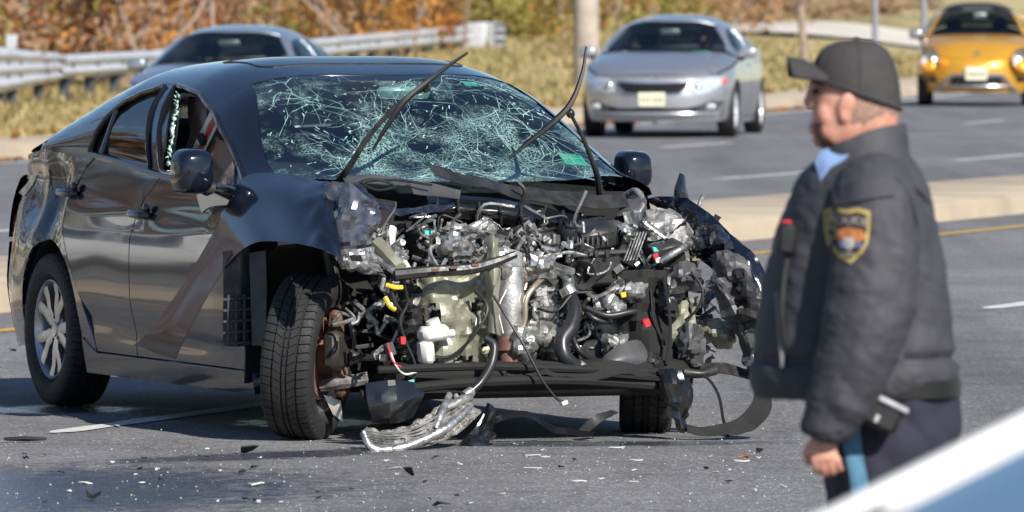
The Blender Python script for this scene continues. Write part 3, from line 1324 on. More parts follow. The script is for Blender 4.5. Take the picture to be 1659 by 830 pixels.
def sedan(root, sh, P, paint, glass_w=None, glass_s=None, roof_mat=None, detail=False, driver=False):
    """Generic car built from Shape sh and layout dict P; every panel is a part of root."""
    G = P.get('grid', .09)
    gw, gs = glass_w or g_wind, glass_s or g_side
    xa, xb = P['axles']
    ra = P.get('arch', .36)
    rw = P.get('wheel', .325)
    zl = P.get('sill', .22)
    d0, d1, d2 = P['doors']            # front door front, split, rear door rear
    wb0, wbs = P['wbase']              # windscreen base x at centre, at side
    wt0, wts = P['wtop']
    rt0, rts = P['rtop']               # rear glass top
    rb0, rbs = P['rbase']
    pil = P.get('pillar', .06)
    sh.kx = itp(P.get('kx') or [(rbs - .1, .45), (rbs, .45), (rts, .8), (wts, .8), (wbs, .45), (wbs + .1, .45)])
    frx = sh.x0f + .57 * (sh.xf(.5) - sh.x0f)
    rrx = sh.x0r + .62 * (sh.xr(.5) - sh.x0r)
    g = .005
    for sg in (-1, 1):
        fl = sg > 0
        f = sh.side(sg)
        zb = sh.zb
        a_r = R(0)
        # fender
        poly = [(d0 + g, zl)] + [p for p in arc(xa, rw * .98, ra, 180, 0) if p[1] > zl and p[0] > d0 + g] + [(min(frx, xa + ra + .001), zl)]
        poly = [(d0 + g, zl)] + ([(xa - ra, zl)] if xa - ra > d0 + g + .01 else []) + [p for p in arc(xa, rw * .98, ra, 170, 10)] + [(xa + ra, zl)] + ([(frx, zl)] if frx > xa + ra + .01 else []) + \
            [(max(frx, xa + ra), zb(frx) - .004)] + curve(lambda x: zb(x) - .004, max(frx, xa + ra) - .05, d0 + g, 10)
        panel('front_fender', poly, f, paint, root, G, flip=fl)
        panel('front_door', [(d1 + g, zl + .02), (d0 - g, zl + .02)] + curve(lambda x: zb(x) - .004, d0 - g, d1 + g, 8), f, paint, root, G, flip=fl)
        rd = [(d2 + .22, zl + .02), (d1 - g, zl + .02)] + curve(lambda x: zb(x) - .004, d1 - g, d2, 8) + [(d2, zb(d2) - .2), (d2 + .08, zl + .22)]
        panel('rear_door', rd, f, paint, root, G, flip=fl)
        qp = [(xb - ra, zl), (xb + ra, zl), (d2 + .21, zl + .02), (d2 + .07, zl + .22), (d2 - g * 2, zb(d2) - .2), (d2 - g * 2, zb(d2) - .004)] + \
            curve(lambda x: zb(x) - .004, d2 - .03, rrx, 8) + [(rrx, zl)]
        archp = [p for p in arc(xb, rw * .98, ra, 5, 175)]
        qp = [(rrx, zl)] + ([(xb - ra, zl)] if xb - ra > rrx + .01 else []) + archp[::-1] + [(xb + ra, zl), (max(d2 + .21, xb + ra + .01), zl + .02), (max(d2 + .07, xb + ra * .8), zl + .24), (d2 - g * 2, zb(d2) - .2), (d2 - g * 2, zb(d2) - .004)] + \
            curve(lambda x: zb(x) - .004, d2 - .03, rrx, 8)
        panel('rear_quarter', qp, f, paint, root, G, flip=fl)
        panel('sill', rectp(xb + ra, xa - ra, zl - .06, zl + .012), f, paint, root, .2, flip=fl)
        # greenhouse side with window openings
        xA, xC = wbs - .02, rbs + .02
        top_c = curve(lambda x: sh.zs(x), xA, xC, 24)
        bot_c = curve(lambda x: zb(x) - .004, xC, xA, 12)
        wins = []
        mgn = .045
        wx0, wx1 = P['win']
        def wz(x):
            return sh.zs(x, sh.kx(x) - .06) - .010
        w1 = [(d1 + .035, zb(d1) + .02)] + [(x, zb(x) + .02) for x in (.5 * (d1 + wx0), wx0)] + [(x, max(zb(x) + .03, wz(x))) for x in [wx0 - .12 + (d1 + .035 - wx0 + .12) * i / 8 for i in range(9)]]
        w2 = [(wx1, zb(wx1) + .02), (d1 - .035, zb(d1) + .02)] + [(x, max(zb(x) + .03, wz(x))) for x in [d1 - .035 + (wx1 + .1 - d1 + .035) * i / 8 for i in range(9)]]
        panel('side_frame', bot_c + top_c, f, paint, root, G * .7, rim=.01, holes=[w1, w2], flip=fl)
        fi = sh.side(sg, -.006)
        panel('front_window', w1, fi, gs, root, G, rim=0, flip=fl)
        panel('rear_window', w2, fi, gs, root, G, rim=0, flip=fl)
        # A and C pillars on the top projection
        yw = lambda x: sh.ys(x) - pil
        t_ = sh.top()
        ap = [(x, sg * sh.ys(x)) for x in [wts + (wbs - wts) * i / 10 for i in range(11)]] + [(x, sg * yw(x)) for x in [wbs + (wts - wbs) * i / 10 for i in range(11)]]
        panel('pillar', ap, t_, paint, root, G * .6, rim=.006, flip=sg < 0 if False else False)
        cp = [(x, sg * sh.ys(x)) for x in [rbs + (rts - rbs) * i / 10 for i in range(11)]] + [(x, sg * yw(x)) for x in [rts + (rbs - rts) * i / 10 for i in range(11)]]
        panel('pillar', cp, t_, paint, root, G * .6, rim=.006)
        # handles
        for hx in (d1 + .16, d2 + .16):
            b = MB()
            zz = zb(hx) - .09
            y = sg * (sh.S(hx, zz) + .018)
            b.tube([(hx - .1, y - sg * .02, zz), (hx - .06, y, zz + .004), (hx + .06, y, zz), (hx + .1, y - sg * .02, zz - .004)], .013, n=8, sub=3)
            b.build('handle', paint, root)
        bx = P.get('mirror_x', wbs - .22)
        mirror_of(root, (bx, sg * (sh.S(bx, zb(bx)) - .01), zb(bx) + P.get('mirror_dz', .03)), sg, P.get('mirror_mat', paint))
    t_ = sh.top()
    yw = lambda x: sh.ys(x) - pil - .004
    n = 12

    def cross(x0, xs, yl, k=1):
        """Curved edge across the car: x goes from xs at the sides to x0 at the centre."""
        return [(xs + (x0 - xs) * (1 - (abs(u)) ** 2), u * yl) for u in [-1 + 2 * i / n for i in range(n + 1)]]
    # windscreen
    ws = cross(wb0, wbs, yw(wbs)) + [(x, yw(x)) for x in [wbs + (wts - wbs) * i / 8 for i in range(1, 8)]] + cross(wt0, wts, yw(wts))[::-1] + [(x, -yw(x)) for x in [wts + (wbs - wts) * i / 8 for i in range(1, 8)]]
    panel('windscreen', ws, sh.top(-.004), gw, root, G, rim=0)
    rf = cross(wt0 - .01, wts - .01, sh.ys(wts))[0:] + [(x, sh.ys(x)) for x in [wts + (rts - wts) * i / 10 for i in range(1, 10)]] + cross(rt0 + .01, rts + .01, sh.ys(rts))[::-1] + [(x, -sh.ys(x)) for x in [rts + (wts - rts) * i / 10 for i in range(1, 10)]]
    panel('roof', rf, t_, roof_mat or paint, root, G)
    rg = cross(rt0, rts, yw(rts)) + [(x, yw(x)) for x in [rts + (rbs - rts) * i / 8 for i in range(1, 8)]] + cross(rb0, rbs, yw(rbs))[::-1] + [(x, -yw(x)) for x in [rbs + (rts - rbs) * i / 8 for i in range(1, 8)]]
    panel('rear_glass', rg, sh.top(-.004), gw, root, G, rim=0)
    # bonnet and boot
    k_ = .985
    xn = sh.xf(P['znose']) - .02
    fe = lambda y: sh.front()(y, P['znose']).x - P.get('bonnet_in', .05)
    hw = lambda x: sh.w(x, sh.zb(x)) * k_
    ylim = P.get('bonnet_y', .86) * sh.W
    bo = cross(wb0 + .03, wbs + .03, hw(wbs))
    side = []
    x = wbs + .08
    while x < fe(ylim):
        side.append((x, hw(x)))
        x += .08
    yl = side[-1][1] if side else ylim
    yl0 = yl
    frontc = [(fe(u * yl), u * yl) for u in [1 - 2 * i / 16 for i in range(1, 16)]]
    panel('bonnet', bo + side + frontc + [(a, -b) for a, b in side[::-1]], t_, paint, root, G)
    re_ = lambda y: sh.rear()(y, P.get('ztail', .9)).x + .04
    bt = cross(rb0 - .02, rbs - .02, sh.w(rbs, sh.zb(rbs)) * k_)[::-1]
    side = []
    x = rbs - .06
    while x > re_(.8 * sh.W):
        side.append((x, -hw(x)))
        x -= .08
    yl = -side[-1][1] if side else .7
    rc = [(re_(u * yl), u * yl) for u in [-1 + 2 * i / 12 for i in range(1, 12)]]
    panel('boot_lid', [(a, b) for a, b in bt] + side + rc + [(a, -b) for a, b in side[::-1]], t_, paint, root, G)
    # bumpers
    yb = .90
    zf = P['znose']
    Y = sh.W * .93
    tops = []
    for i in range(15):
        y = Y * (1 - 2 * i / 14)
        yc = max(-yl0, min(yl0, y))
        tops.append((y, sh.T(fe(yc), yc) - .004))
    bmp = [(-Y, zl - .02), (Y, zl - .02)] + tops
    panel('front_bumper', bmp, sh.front(), paint, root, G, holes=P.get('bumper_holes', ()))
    zr_ = P.get('ztail', .9)
    panel('rear_bumper', [(-Y, zl - .02), (Y, zl - .02), (Y, zr_), (-Y, zr_)], sh.rear(), paint, root, G, flip=True)
    # dark core so nothing shines through, with cabin kept open
    b = MB()
    b.box((.5 * (xa + xb), 0, .33), (abs(xa - xb) - 2 * ra - .04, sh.W * 1.8, .2), ch=.04)
    b.box((xa + .05, 0, .45), (2 * ra + .3, sh.W * 1.05, .34), ch=.05)
    b.box((xb, 0, .45), (2 * ra + .2, sh.W * 1.05, .34), ch=.05)
    b.box((xb - .45, 0, .5), (.5, sh.W * 1.4, .4), ch=.05)
    b.box((wbs + .08, 0, .62), (.08, sh.W * 1.78, .5), ch=.02)
    b.box((rbs + .2, 0, .66), (.08, sh.W * 1.75, .5), ch=.02)
    b.build('underbody', m_under, root)
    # cabin: dashboard, seats
    b = MB()
    b.tube([(wbs - .14, -sh.W * .86, sh.zb(wbs) - .06), (wbs - .1, 0, sh.zb(wbs) - .02), (wbs - .14, sh.W * .86, sh.zb(wbs) - .06)], .13, n=10, flat=1)
    b.build('dashboard', m_int, root)
    for sg in (-1, 1):
        b = MB()
        seat_mesh(b, (d1 + .32, sg * .36, .42))
        b.build('front_seat', m_seat, root)
    b = MB()
    b.box((d2 + .45, 0, .50), (.5, 1.2, .22), ch=.07)
    b.box((d2 + .16, 0, .78), (.16, 1.2, .52), (0, -14, 0), ch=.06)
    b.build('rear_seat', m_seat, root)
    for (x, sg, st) in ((xa, -1, 0), (xa, 1, 0), (xb, -1, 0), (xb, 1, 0)):
        make_wheel(root, (x, sg * (sh.W - .115), rw), rw, P.get('tw', .215), rw * .68, right=sg < 0, detail=False, rim_mat=m_alloy_sunlit, spin=rng.uniform(0, 70))


def seat_mesh(b, c):
    c = Vector(c)
    b.box(c + Vector((.05, 0, .05)), (.5, .48, .18), (0, -6, 0), ch=.06)
    b.box(c + Vector((-.24, 0, .36)), (.15, .48, .56), (0, -14, 0), ch=.06)
    b.box(c + Vector((-.335, 0, .735)), (.10, .25, .17), (0, -10, 0), ch=.04)
    b.cyl(c + Vector((-.30, -.06, .6)), c + Vector((-.33, -.06, .7)), .007, n=6)
    b.cyl(c + Vector((-.30, .06, .6)), c + Vector((-.33, .06, .7)), .007, n=6)


def lamp(name, poly, fn, m, root, grid=.05, flip=False):
    return panel(name, poly, fn, m, root, grid, rim=.02, flip=flip)


def mir(poly):
    return [(-a, b) for a, b in poly]


def place(root, px, py, heading):
    """Root on the road so that its centre lies at ground pixel (px, py) of the photo; heading in degrees off straight-at-camera."""
    y = FPX * CAMH / (py + 10)
    root.location = ((px - 830) / FPX * y, y, 0)
    root.rotation_euler = (0, 0, R(-90 - heading))


# ------------------------------------------------------------------ silver sedan
SED = Shape(.915, xf=[(.15, 2.28), (.3, 2.36), (.5, 2.37), (.66, 2.33), (.78, 2.22), (1.0, 2.0)],
            xr=[(.15, -2.36), (.4, -2.46), (.7, -2.46), (.95, -2.36), (1.1, -2.3)],
            prof=[(.15, .93), (.3, .965), (.5, .995), (.62, 1.0), (.8, .985), (.95, .955), (1.05, .94)],
            zb=[(-2.5, .97), (-1.8, 1.0), (-1.0, .98), (0, .945), (.9, .91), (1.3, .88), (1.9, .78), (2.2, .70), (2.4, .62)],
            zr=[(-2.5, 1.0), (-2.0, 1.07), (-1.7, 1.10), (-1.0, 1.365), (-.3, 1.455), (.35, 1.40), (.55, 1.315), (.75, 1.222), (.95, 1.125), (1.15, 1.03), (1.4, .985), (1.9, .885), (2.2, .79), (2.4, .66)])
PS = dict(axles=(1.40, -1.40), doors=(.93, -.16, -1.16), wbase=(1.2, .98), wtop=(.42, .30), rtop=(-.98, -.92), rbase=(-1.72, -1.6),
          win=(.82, -1.22), znose=.70, ztail=.93, wheel=.33, arch=.375, bonnet_in=.03)
m_silver = mat('paint_silver', (.50, .505, .53), .32, .7, var=.05, vscale=40, coat=1.0)


def sedan_face(root, sh):
    f = sh.front(.006)
    grille = [(-.40, .60), (-.32, .535), (0, .515), (.32, .535), (.40, .60), (.42, .665), (.2, .650), (0, .645), (-.2, .650), (-.42, .665)]
    panel('grille', grille, sh.front(.004), m_grille, root, .05, rim=.02)
    rim_ = MB()
    ring = [f(a, b) + Vector((.004, 0, 0)) for a, b in resample(grille, .08)]
    rim_.tube(ring + [ring[0]], .013, n=6, sub=2)
    rim_.build('grille_trim', m_chrome, root)
    hl = [(.45, .545), (.58, .525), (.72, .575), (.81, .645), (.84, .725), (.66, .72), (.52, .70), (.46, .66)]
    for s_, p_ in ((1, hl), (-1, mir(hl)[::-1])):
        o = panel('headlight', p_, sh.front(.006), m_lens, root, .04, rim=.02)
        b = MB()
        c = f(s_ * .53, .618)
        b.ell(c + Vector((-.012, 0, 0)), (.035, .045, .045))
        b.build('projector', m_chrome, o)
        fg = [(s_ * .50, .30), (s_ * .74, .33), (s_ * .82, .44), (s_ * .70, .43), (s_ * .54, .375)]
        if s_ < 0:
            fg = fg[::-1]
        o = panel('fog_recess', fg, sh.front(.005), m_lamp_dark, root, .05, rim=.02)
        b = MB()
        c = f(s_ * .66, .375)
        b.ell(c, (.025, .085, .04))
        b.build('fog_lamp', m_lens, o)
    slot = [(-.50, .315), (.50, .315), (.62, .365), (.74, .43), (.70, .445), (.55, .385), (.4, .355), (-.4, .355), (-.55, .385), (-.70, .445), (-.74, .43), (-.62, .365)]
    panel('lower_intake', slot, sh.front(.004), m_grille, root, .05, rim=.02)
    b = MB()
    b.tube([f(y, .29) + Vector((.005, 0, 0)) for y in (-.72, -.5, -.25, 0, .25, .5, .72)], .022, n=8, sub=3)
    b.build('lip', MATS['paint_silver'], root)
    pl = MB()
    c = f(0, .46)
    pl.box(c + Vector((.012, 0, 0)), (.012, .32, .165), ch=.004)
    po = pl.build('number_plate', m_plate, root)
    for i in range(6):
        q = MB()
        q.box(c + Vector((.0195, -.115 + i * .045 + (.012 if i > 2 else 0), -.005)), (.002, .022, .062), ch=.0008)
        q.build('character', m_plate_ink, po)
    em = MB()
    em.lathe([(0, .052), (.008, .058), (.016, .052), (.008, .046)], f(0, .695) + Vector((-.015, 0, .0)), (0, 0, 90), n=24, closed=True)
    em.build('badge', m_chrome, root)


opt = thing('moving_car', 'silver mid-size sedan coming down the far lanes behind the wreck', 'car')
opt.location = (1.98, 95.0, 0)
opt.rotation_euler = (0, 0, R(-90 - 8))
sedan(opt, SED, PS, m_silver)
sedan_face(opt, SED)
m_red = mat('marker_red', (.7, .05, .03), .3, coat=1.0)
panel('side_marker', [(.79, .645), (.84, .65), (.845, .72), (.815, .715)], SED.front(.012), m_red, opt, .04, rim=.01)
m_greenvest = mat('papers_green', (.15, .62, .50), .7, var=.2)
b = MB()
b.box((.95, .42, .99), (.12, .22, .02), (0, -20, 0), ch=.004)
b.build('dashboard_paper', m_greenvest, opt)
m_hang = mat('mirror_back', (.45, .47, .47), .35, .2)
b = MB()
b.box((.55, 0, 1.25), (.03, .24, .07), (0, 20, 0), ch=.015)
b.build('rear_view_mirror', m_hang, opt)

# ------------------------------------------------------------------ grey sedan half hidden by the wreck
m_grey = mat('paint_grey_blue', (.33, .36, .41), .30, .6, var=.05, vscale=40, coat=1.0)
gs_ = thing('waiting_car', 'blue-grey sedan half hidden behind the wrecked car roof', 'car')
sedan(gs_, SED, PS, m_grey)
sedan_face(gs_, SED)
gs_.location = (-2.98, 85.5, 0)
gs_.scale = (1, 1, .94)
gs_.rotation_euler = (0, 0, R(-90 - 9))
b = MB()
b.box((.55, 0, 1.25), (.03, .24, .07), (0, 20, 0), ch=.015)
b.build('rear_view_mirror', m_hang, gs_)

# ------------------------------------------------------------------ mustard coupe with round lamps
BEE = Shape(.905, xf=[(.15, 2.0), (.3, 2.10), (.5, 2.13), (.64, 2.10), (.75, 2.0), (.95, 1.8)],
            xr=[(.15, -2.0), (.4, -2.12), (.7, -2.1), (.95, -1.9), (1.1, -1.8)],
            prof=[(.15, .93), (.3, .97), (.5, 1.0), (.65, .995), (.8, .965), (.95, .93), (1.05, .92)],
            zb=[(-2.1, .80), (-1.6, .92), (-.8, .98), (0, .97), (.8, .93), (1.2, .84), (1.7, .74), (1.95, .66), (2.15, .58)],
            zr=[(-2.1, .85), (-1.7, 1.10), (-1.1, 1.37), (-.4, 1.485), (.3, 1.45), (.98, 1.05), (1.2, 1.01), (1.6, .93), (1.9, .79), (2.15, .62)], x0f=.95, mf=2.3)
PB = dict(axles=(1.27, -1.27), doors=(.80, -.45, -.75), wbase=(1.06, .86), wtop=(.40, .28), rtop=(-.85, -.8), rbase=(-1.6, -1.5), win=(.68, -1.1), mirror_mat=m_alloy,
          znose=.66, ztail=.8, wheel=.335, arch=.40, bonnet_in=.03)
m_must = mat('paint_mustard', (.74, .37, .03), .28, .35, var=.06, vscale=40, coat=1.0)
m_brownroof = mat('soft_top', (.035, .03, .03), .85, var=.2, vscale=30)
bee = thing('moving_car', 'mustard yellow rounded coupe with dark roof and lit round headlights', 'car')
bee.location = ((1583 - 830) / FPX * 120.8, 120.8, 0)
bee.scale = (1, 1, 1.06)
bee.rotation_euler = (0, 0, R(-90 - 3.6))
sedan(bee, BEE, PB, m_must, roof_mat=m_brownroof)
f = BEE.front()
m_lit = mat('headlamp_lit', (.9, .9, .85), .2, emit=(1.0, .95, .85), estr=6.0)
for s_ in (-1, 1):
    c = f(s_ * .665, .655) + Vector((.0, 0, 0))
    e_ = bpy.data.objects.new('headlight', None)
    e_.empty_display_size = .1
    e_.location = c
    link(e_, bee)
    b = MB()
    b.lathe([(0, .0001), (-.02, .09), (-.05, .140), (-.10, .145)], (.07, 0, .015), (0, 0, 90 + s_ * 14), n=28)
    b.build('lens', m_lens, e_)
    b = MB()
    b.lathe([(-.055, .140), (-.03, .155), (-.06, .165), (-.16, .165)], (.07, 0, .015), (0, 0, 90 + s_ * 14), n=28)
    b.build('bezel', m_must, e_)
    b = MB()
    b.ell((.075, -s_ * .055, .015), (.02, .05, .055))
    b.build('bulb', m_lit, e_)
    # front wing swelling round the lamp
    b = MB()
    b.ell((1.42, s_ * .68, .55), (.56, .235, .21), n=24, k=14)
    b.build('front_wing', m_must, bee)
    vent = [(s_ * .60, .34), (s_ * .84, .36), (s_ * .86, .50), (s_ * .66, .50)]
    o = panel('vent', vent if s_ > 0 else vent[::-1], BEE.front(.008), m_blackpl, bee, .05, rim=.03)
    b = MB()
    b.ell(BEE.front(.006)(s_ * .74, .41), (.02, .05, .035))
    b.build('fog_lamp', m_lens, o)
intake = [(-.44, .27), (.44, .27), (.36, .43), (-.36, .43)]
panel('lower_intake', intake, BEE.front(.010), m_blackpl, bee, .05, rim=.03)
b = MB()
pts = [BEE.front(.02)(a, z_) for a, z_ in ((-.60, .235), (-.50, .30), (-.40, .435), (-.2, .45), (0, .45), (.2, .45), (.40, .435), (.50, .30), (.60, .235))]
b.tube(pts, .026, n=8, sub=3)
pts = [BEE.front(.02)(a, .29) for a in (-.5, -.25, 0, .25, .5)]
b.tube(pts, .02, n=8, sub=3)
b.build('bumper_trim', m_alloy, bee)
b = MB()
c = f(0, .475)
b.box(c + Vector((.03, 0, 0)), (.014, .33, .19), ch=.004)
po = b.build('number_plate', m_plate, bee)
for i in range(6):
    q = MB()
    q.box(c + Vector((.038, -.115 + i * .045 + (.012 if i > 2 else 0), -.005)), (.002, .022, .065), ch=.0008)
    q.build('character', m_plate_ink, po)
# round badge with two stacked chevrons inside a ring
c = BEE.top()(1.97, 0) + Vector((.03, 0, .0))
bd = MB()
bd.lathe([(0, .050), (.008, .058), (.016, .050), (.008, .044)], c, (0, -12, 90), n=24, closed=True)
for pts in ([(-.028, .042), (0, .0), (.028, .042)], [(-.046, .015), (-.022, -.042), (0, -.006), (.022, -.042), (.046, .015)]):
    bd.tube([c + Vector((.006 - q_[1] * .2, q_[0], q_[1])) for q_ in pts], .006, n=5, smooth=False)
bd.build('badge', m_chrome, bee)
b = MB()
b.box((.55, .05, 1.29), (.03, .2, .09), (0, 20, 0), ch=.015)
b.build('rear_view_mirror', m_hang, bee)

# ------------------------------------------------------------------ white patrol car close to the camera (only its windscreen edge in frame)
m_whitep = mat('paint_white', (.82, .82, .80), .25, 0, var=.03, vscale=30, coat=1.0)
g_pol = glass_mat('glass_patrol', (.35, .42, .42), .85, .97)
pol = thing('patrol_car', 'white car parked close by, only its blue-tinted windscreen edge showing', 'car')
g_pols = glass_mat('glass_patrol_side', (.30, .36, .36), .50, .97)
POLS = Shape(.915, xf=[(.15, 2.28), (.3, 2.36), (.5, 2.37), (.66, 2.33), (.78, 2.22), (1.0, 2.0)], xr=[(.15, -2.36), (.4, -2.46), (.7, -2.46), (.95, -2.36), (1.1, -2.3)],
             prof=[(.15, .93), (.3, .965), (.5, .995), (.62, 1.0), (.8, .985), (.95, .955), (1.05, .94)],
             zb=[(-2.5, .97), (-1.8, 1.0), (-1.0, .98), (0, .945), (.9, .91), (1.3, .88), (1.9, .78), (2.2, .70), (2.4, .62)],
             zr=[(-2.5, 1.0), (-2.0, 1.07), (-1.7, 1.10), (-1.0, 1.365), (-.3, 1.455), (.35, 1.40), (.55, 1.315), (.75, 1.222), (.95, 1.125), (1.15, 1.03), (1.4, .985), (1.9, .885), (2.2, .79), (2.4, .66)], a=6.0, b=2.6)
sedan(pol, POLS, dict(PS, mirror_dz=-.06, kx=[(-1.7, .6), (-1.6, .6), (-.92, .9), (.30, .93), (.98, .93), (1.1, .93)]), m_whitep, glass_w=g_pol, glass_s=g_pols)
hd_ = R(180 + 12)
pol.rotation_euler = (0, 0, hd_)
m_purple = mat('sticker_purple', (.30, .12, .42), .5)


def aim(root, local, px, py, d):
    """Shift root so its local point lies on the ray of photo pixel (px, py) at distance d (keeps z)."""
    w = Matrix.Rotation(root.rotation_euler.z, 3, 'Z') @ Vector(local)
    tx = (px - 829.5) / FPX * d
    root.location = (tx - w.x, d - w.y, root.location.z)


_lx = .935
aim(pol, (_lx, -POLS.ys(_lx), 0), 1484, 740, 9.4)

b = MB()
b.tube([POLS.side(-1)(x, POLS.zs(x)) + Vector((0, .0, .012)) for x in (1.12, 1.0, .85, .7, .5, .3, .1, -.2, -.6, -.92, -1.2, -1.5, -1.62)], .015, n=10, sub=4)
b.build('roof_gutter', m_whitep, pol)
b = MB()
b.box((.80, -.02, POLS.T(.80, -.02) + .001), (.07, .06, .003), (0, 26, 0), ch=.001)
b.build('sticker', m_purple, pol)

# second white car on the far lanes, seen only as a reflection in the wreck's doors
wc2 = copy_tree(pol)
wc2['label'] = 'white sedan waiting on the far lanes beyond the median, mirrored in black doors'
wc2.location = (-11.6, 42.0, 0)
wc2.rotation_euler = (0, 0, R(-90 - 19.5))
# ================================================================== THE WRECKED SEDAN
WR = thing('wrecked_car', 'black sedan with its whole front torn off, stopped across the lane', 'car', (-.61, 31.6, 0), R(-67.5))
_f = Vector((math.cos(R(-67.5)), math.sin(R(-67.5)), 0))
_l = Vector((-_f.y, _f.x, 0))
_o = Vector((0, 0, CAMH)) - Vector((-.61, 31.6, 0))


def lray(px, py):
    a, b = (px - 829.5) / FPX, -(py - 415) / FPX
    d = Vector((a, math.cos(PITCH) + b * math.sin(PITCH), -math.sin(PITCH) + b * math.cos(PITCH)))
    return Vector((_o.dot(_f), _o.dot(_l), _o.z)), Vector((d.dot(_f), d.dot(_l), d.z))


def E(px, py, lx):
    """Point of the car's own frame at station lx (distance along the car) seen at photo pixel."""
    o, d = lray(px, py)
    return o + d * ((lx - o.x) / d.x)


def Sd(px, py, ly):
    o, d = lray(px, py)
    return o + d * ((ly - o.y) / d.y)


def EP(rows):
    return [[E(*p) for p in r_] for r_ in rows]


CW = Shape(.877, xf=[(.15, 2.2), (.5, 2.3), (.8, 2.2)], xr=[(.15, -2.2), (.4, -2.29), (.7, -2.28), (.95, -2.2), (1.1, -2.1)],
           prof=[(.13, .935), (.22, .955), (.30, .968), (.42, .990), (.55, .999), (.66, 1.0), (.80, .986), (.86, .974), (.95, .945), (1.08, .92)],
           zb=[(-2.3, .985), (-1.9, 1.03), (-1.5, 1.065), (-.9, 1.045), (0, .975), (.85, .925), (1.1, .93), (2.0, .82)],
           zr=[(-2.3, 1.0), (-2.1, 1.075), (-1.75, 1.125), (-1.55, 1.215), (-1.33, 1.30), (-1.06, 1.385), (-.8, 1.435), (-.2, 1.455), (.25, 1.395), (1.14, .985), (1.3, .965), (2.1, .86)],
           x0f=1.45, mr=4.5, a=4.0, b=1.75)
CW.kx = itp([(-1.75, .5), (-1.6, .5), (-.95, .82), (.2, .82), (1.0, .45), (1.1, .45)])
m_bp = mat('paint_black', (.007, .010, .020), .18, 0.0, var=.2, vscale=50, coat=1.0, spec=.15)
m_bp.node_tree.nodes['Principled BSDF'].inputs['Coat Roughness'].default_value = .055
m_bp_scr = mat('paint_black_scuffed', (.010, .013, .024), .24, 0.3, col2=(.035, .04, .055), vscale=26, coat=.9, rvar=.12)
m_trim = mat('trim_gloss_black', (.008, .008, .009), .2, coat=.6)
m_wells = mat('arch_liner', (.010, .010, .010), .85, var=.3, vscale=10)
m_al = mat('cast_aluminium', (.58, .58, .57), .36, .8, col2=(.20, .195, .18), vscale=26, bump=.3, bscale=70, rvar=.12)
m_al2 = mat('dull_aluminium', (.46, .46, .45), .5, .6, col2=(.14, .135, .125), vscale=17, bump=.4, bscale=60, rvar=.15)
m_dk = mat('engine_black', (.014, .014, .014), .42, col2=(.035, .034, .032), vscale=18, rvar=.15)
m_gy = mat('grey_plastic', (.075, .075, .08), .5, var=.35, vscale=12, rvar=.1)
m_olive = mat('primed_steel_olive', (.38, .38, .29), .40, .3, col2=(.17, .165, .12), vscale=7, bump=.25, bscale=26, rvar=.12)
m_wht = mat('white_plastic', (.78, .78, .74), .4, col2=(.5, .49, .44), vscale=14)
m_rust = mat('rusty_iron', (.22, .11, .075), .8, .2, col2=(.10, .055, .04), vscale=22, bump=.5, bscale=70)
m_redbr = mat('oxide_red', (.26, .13, .11), .6, .3, var=.4, vscale=14)
m_yel = mat('sleeve_yellow', (.75, .52, .04), .5)
m_redp = mat('plug_red', (.62, .03, .04), .35)
m_teal = mat('fuse_teal', (.10, .58, .50), .4)
m_cop = mat('pipe_tan', (.56, .47, .36), .3, .7, var=.3, vscale=12)
m_hose = mat('rubber_hose', (.022, .023, .026), .38, var=.3, vscale=8, rvar=.1)
m_wire = mat('wire_black', (.012, .012, .013), .5)
m_shield = mat('heat_shield', (.66, .65, .63), .34, .75, col2=(.36, .34, .31), vscale=9, bump=.5, bscale=24, rvar=.12)
GR = .05
side_r = CW.side(-1)


def gz(x, c, s_):
    return math.exp(-((x - c) / s_) ** 2)


def dented(x, z):
    """Right rear quarter: pushed in behind the door with sharp folds."""
    p = side_r(x, z)
    k = sstep(-1.10, -1.30, x) if x < -1.10 else 0
    d = .035 * gz(z, .84, .12) * gz(x, -1.62, .18) + .030 * gz(x, -1.38, .06) * gz(z, .86, .20) - .016 * gz(x, -1.52, .05) * gz(z, .82, .22)
    q = Vector((x * 4.6, 0, z * 4.2))
    d += .03 * sstep(.62, .88, z) * (1 - sstep(.92, 1.03, z)) * k + k * .007 * (abs(noise.noise(q)) - .2)
    d += .02 * gz(x, -2.0, .18) * gz(z, .68, .1)
    p.y += d * sstep(-1.06, -1.25, x)
    return p


def crease(x, z):
    """Door skin: shoulder crease and lower scallop."""
    p = side_r(x, z)
    zl = .80 + .05 * (-.1 - x)
    p.y += .0035 * gz(z, zl + .05, .035) - .003 * gz(z, zl, .02)
    p.y += .013 * gz(z, .345 + .04 * (-x), .055) * sstep(.95, .4, x) * sstep(-1.15, -.9, x)
    p.y += .0025 * noise.noise(Vector((x * 2.2, 3, z * 2.6))) + (.010 * noise.noise(Vector((x * 3.5, 8, z * 3.5))) * sstep(.35, .8, x))
    return p


def onside(px, py):
    """(x, z) of the body side seen at a photo pixel."""
    ly = -.8
    for _ in range(14):
        p = Sd(px, py, ly)
        ly = -CW.S(p.x, min(p.z, CW.zs(p.x)))
    return (p.x, min(p.z, CW.zs(p.x) - .022))


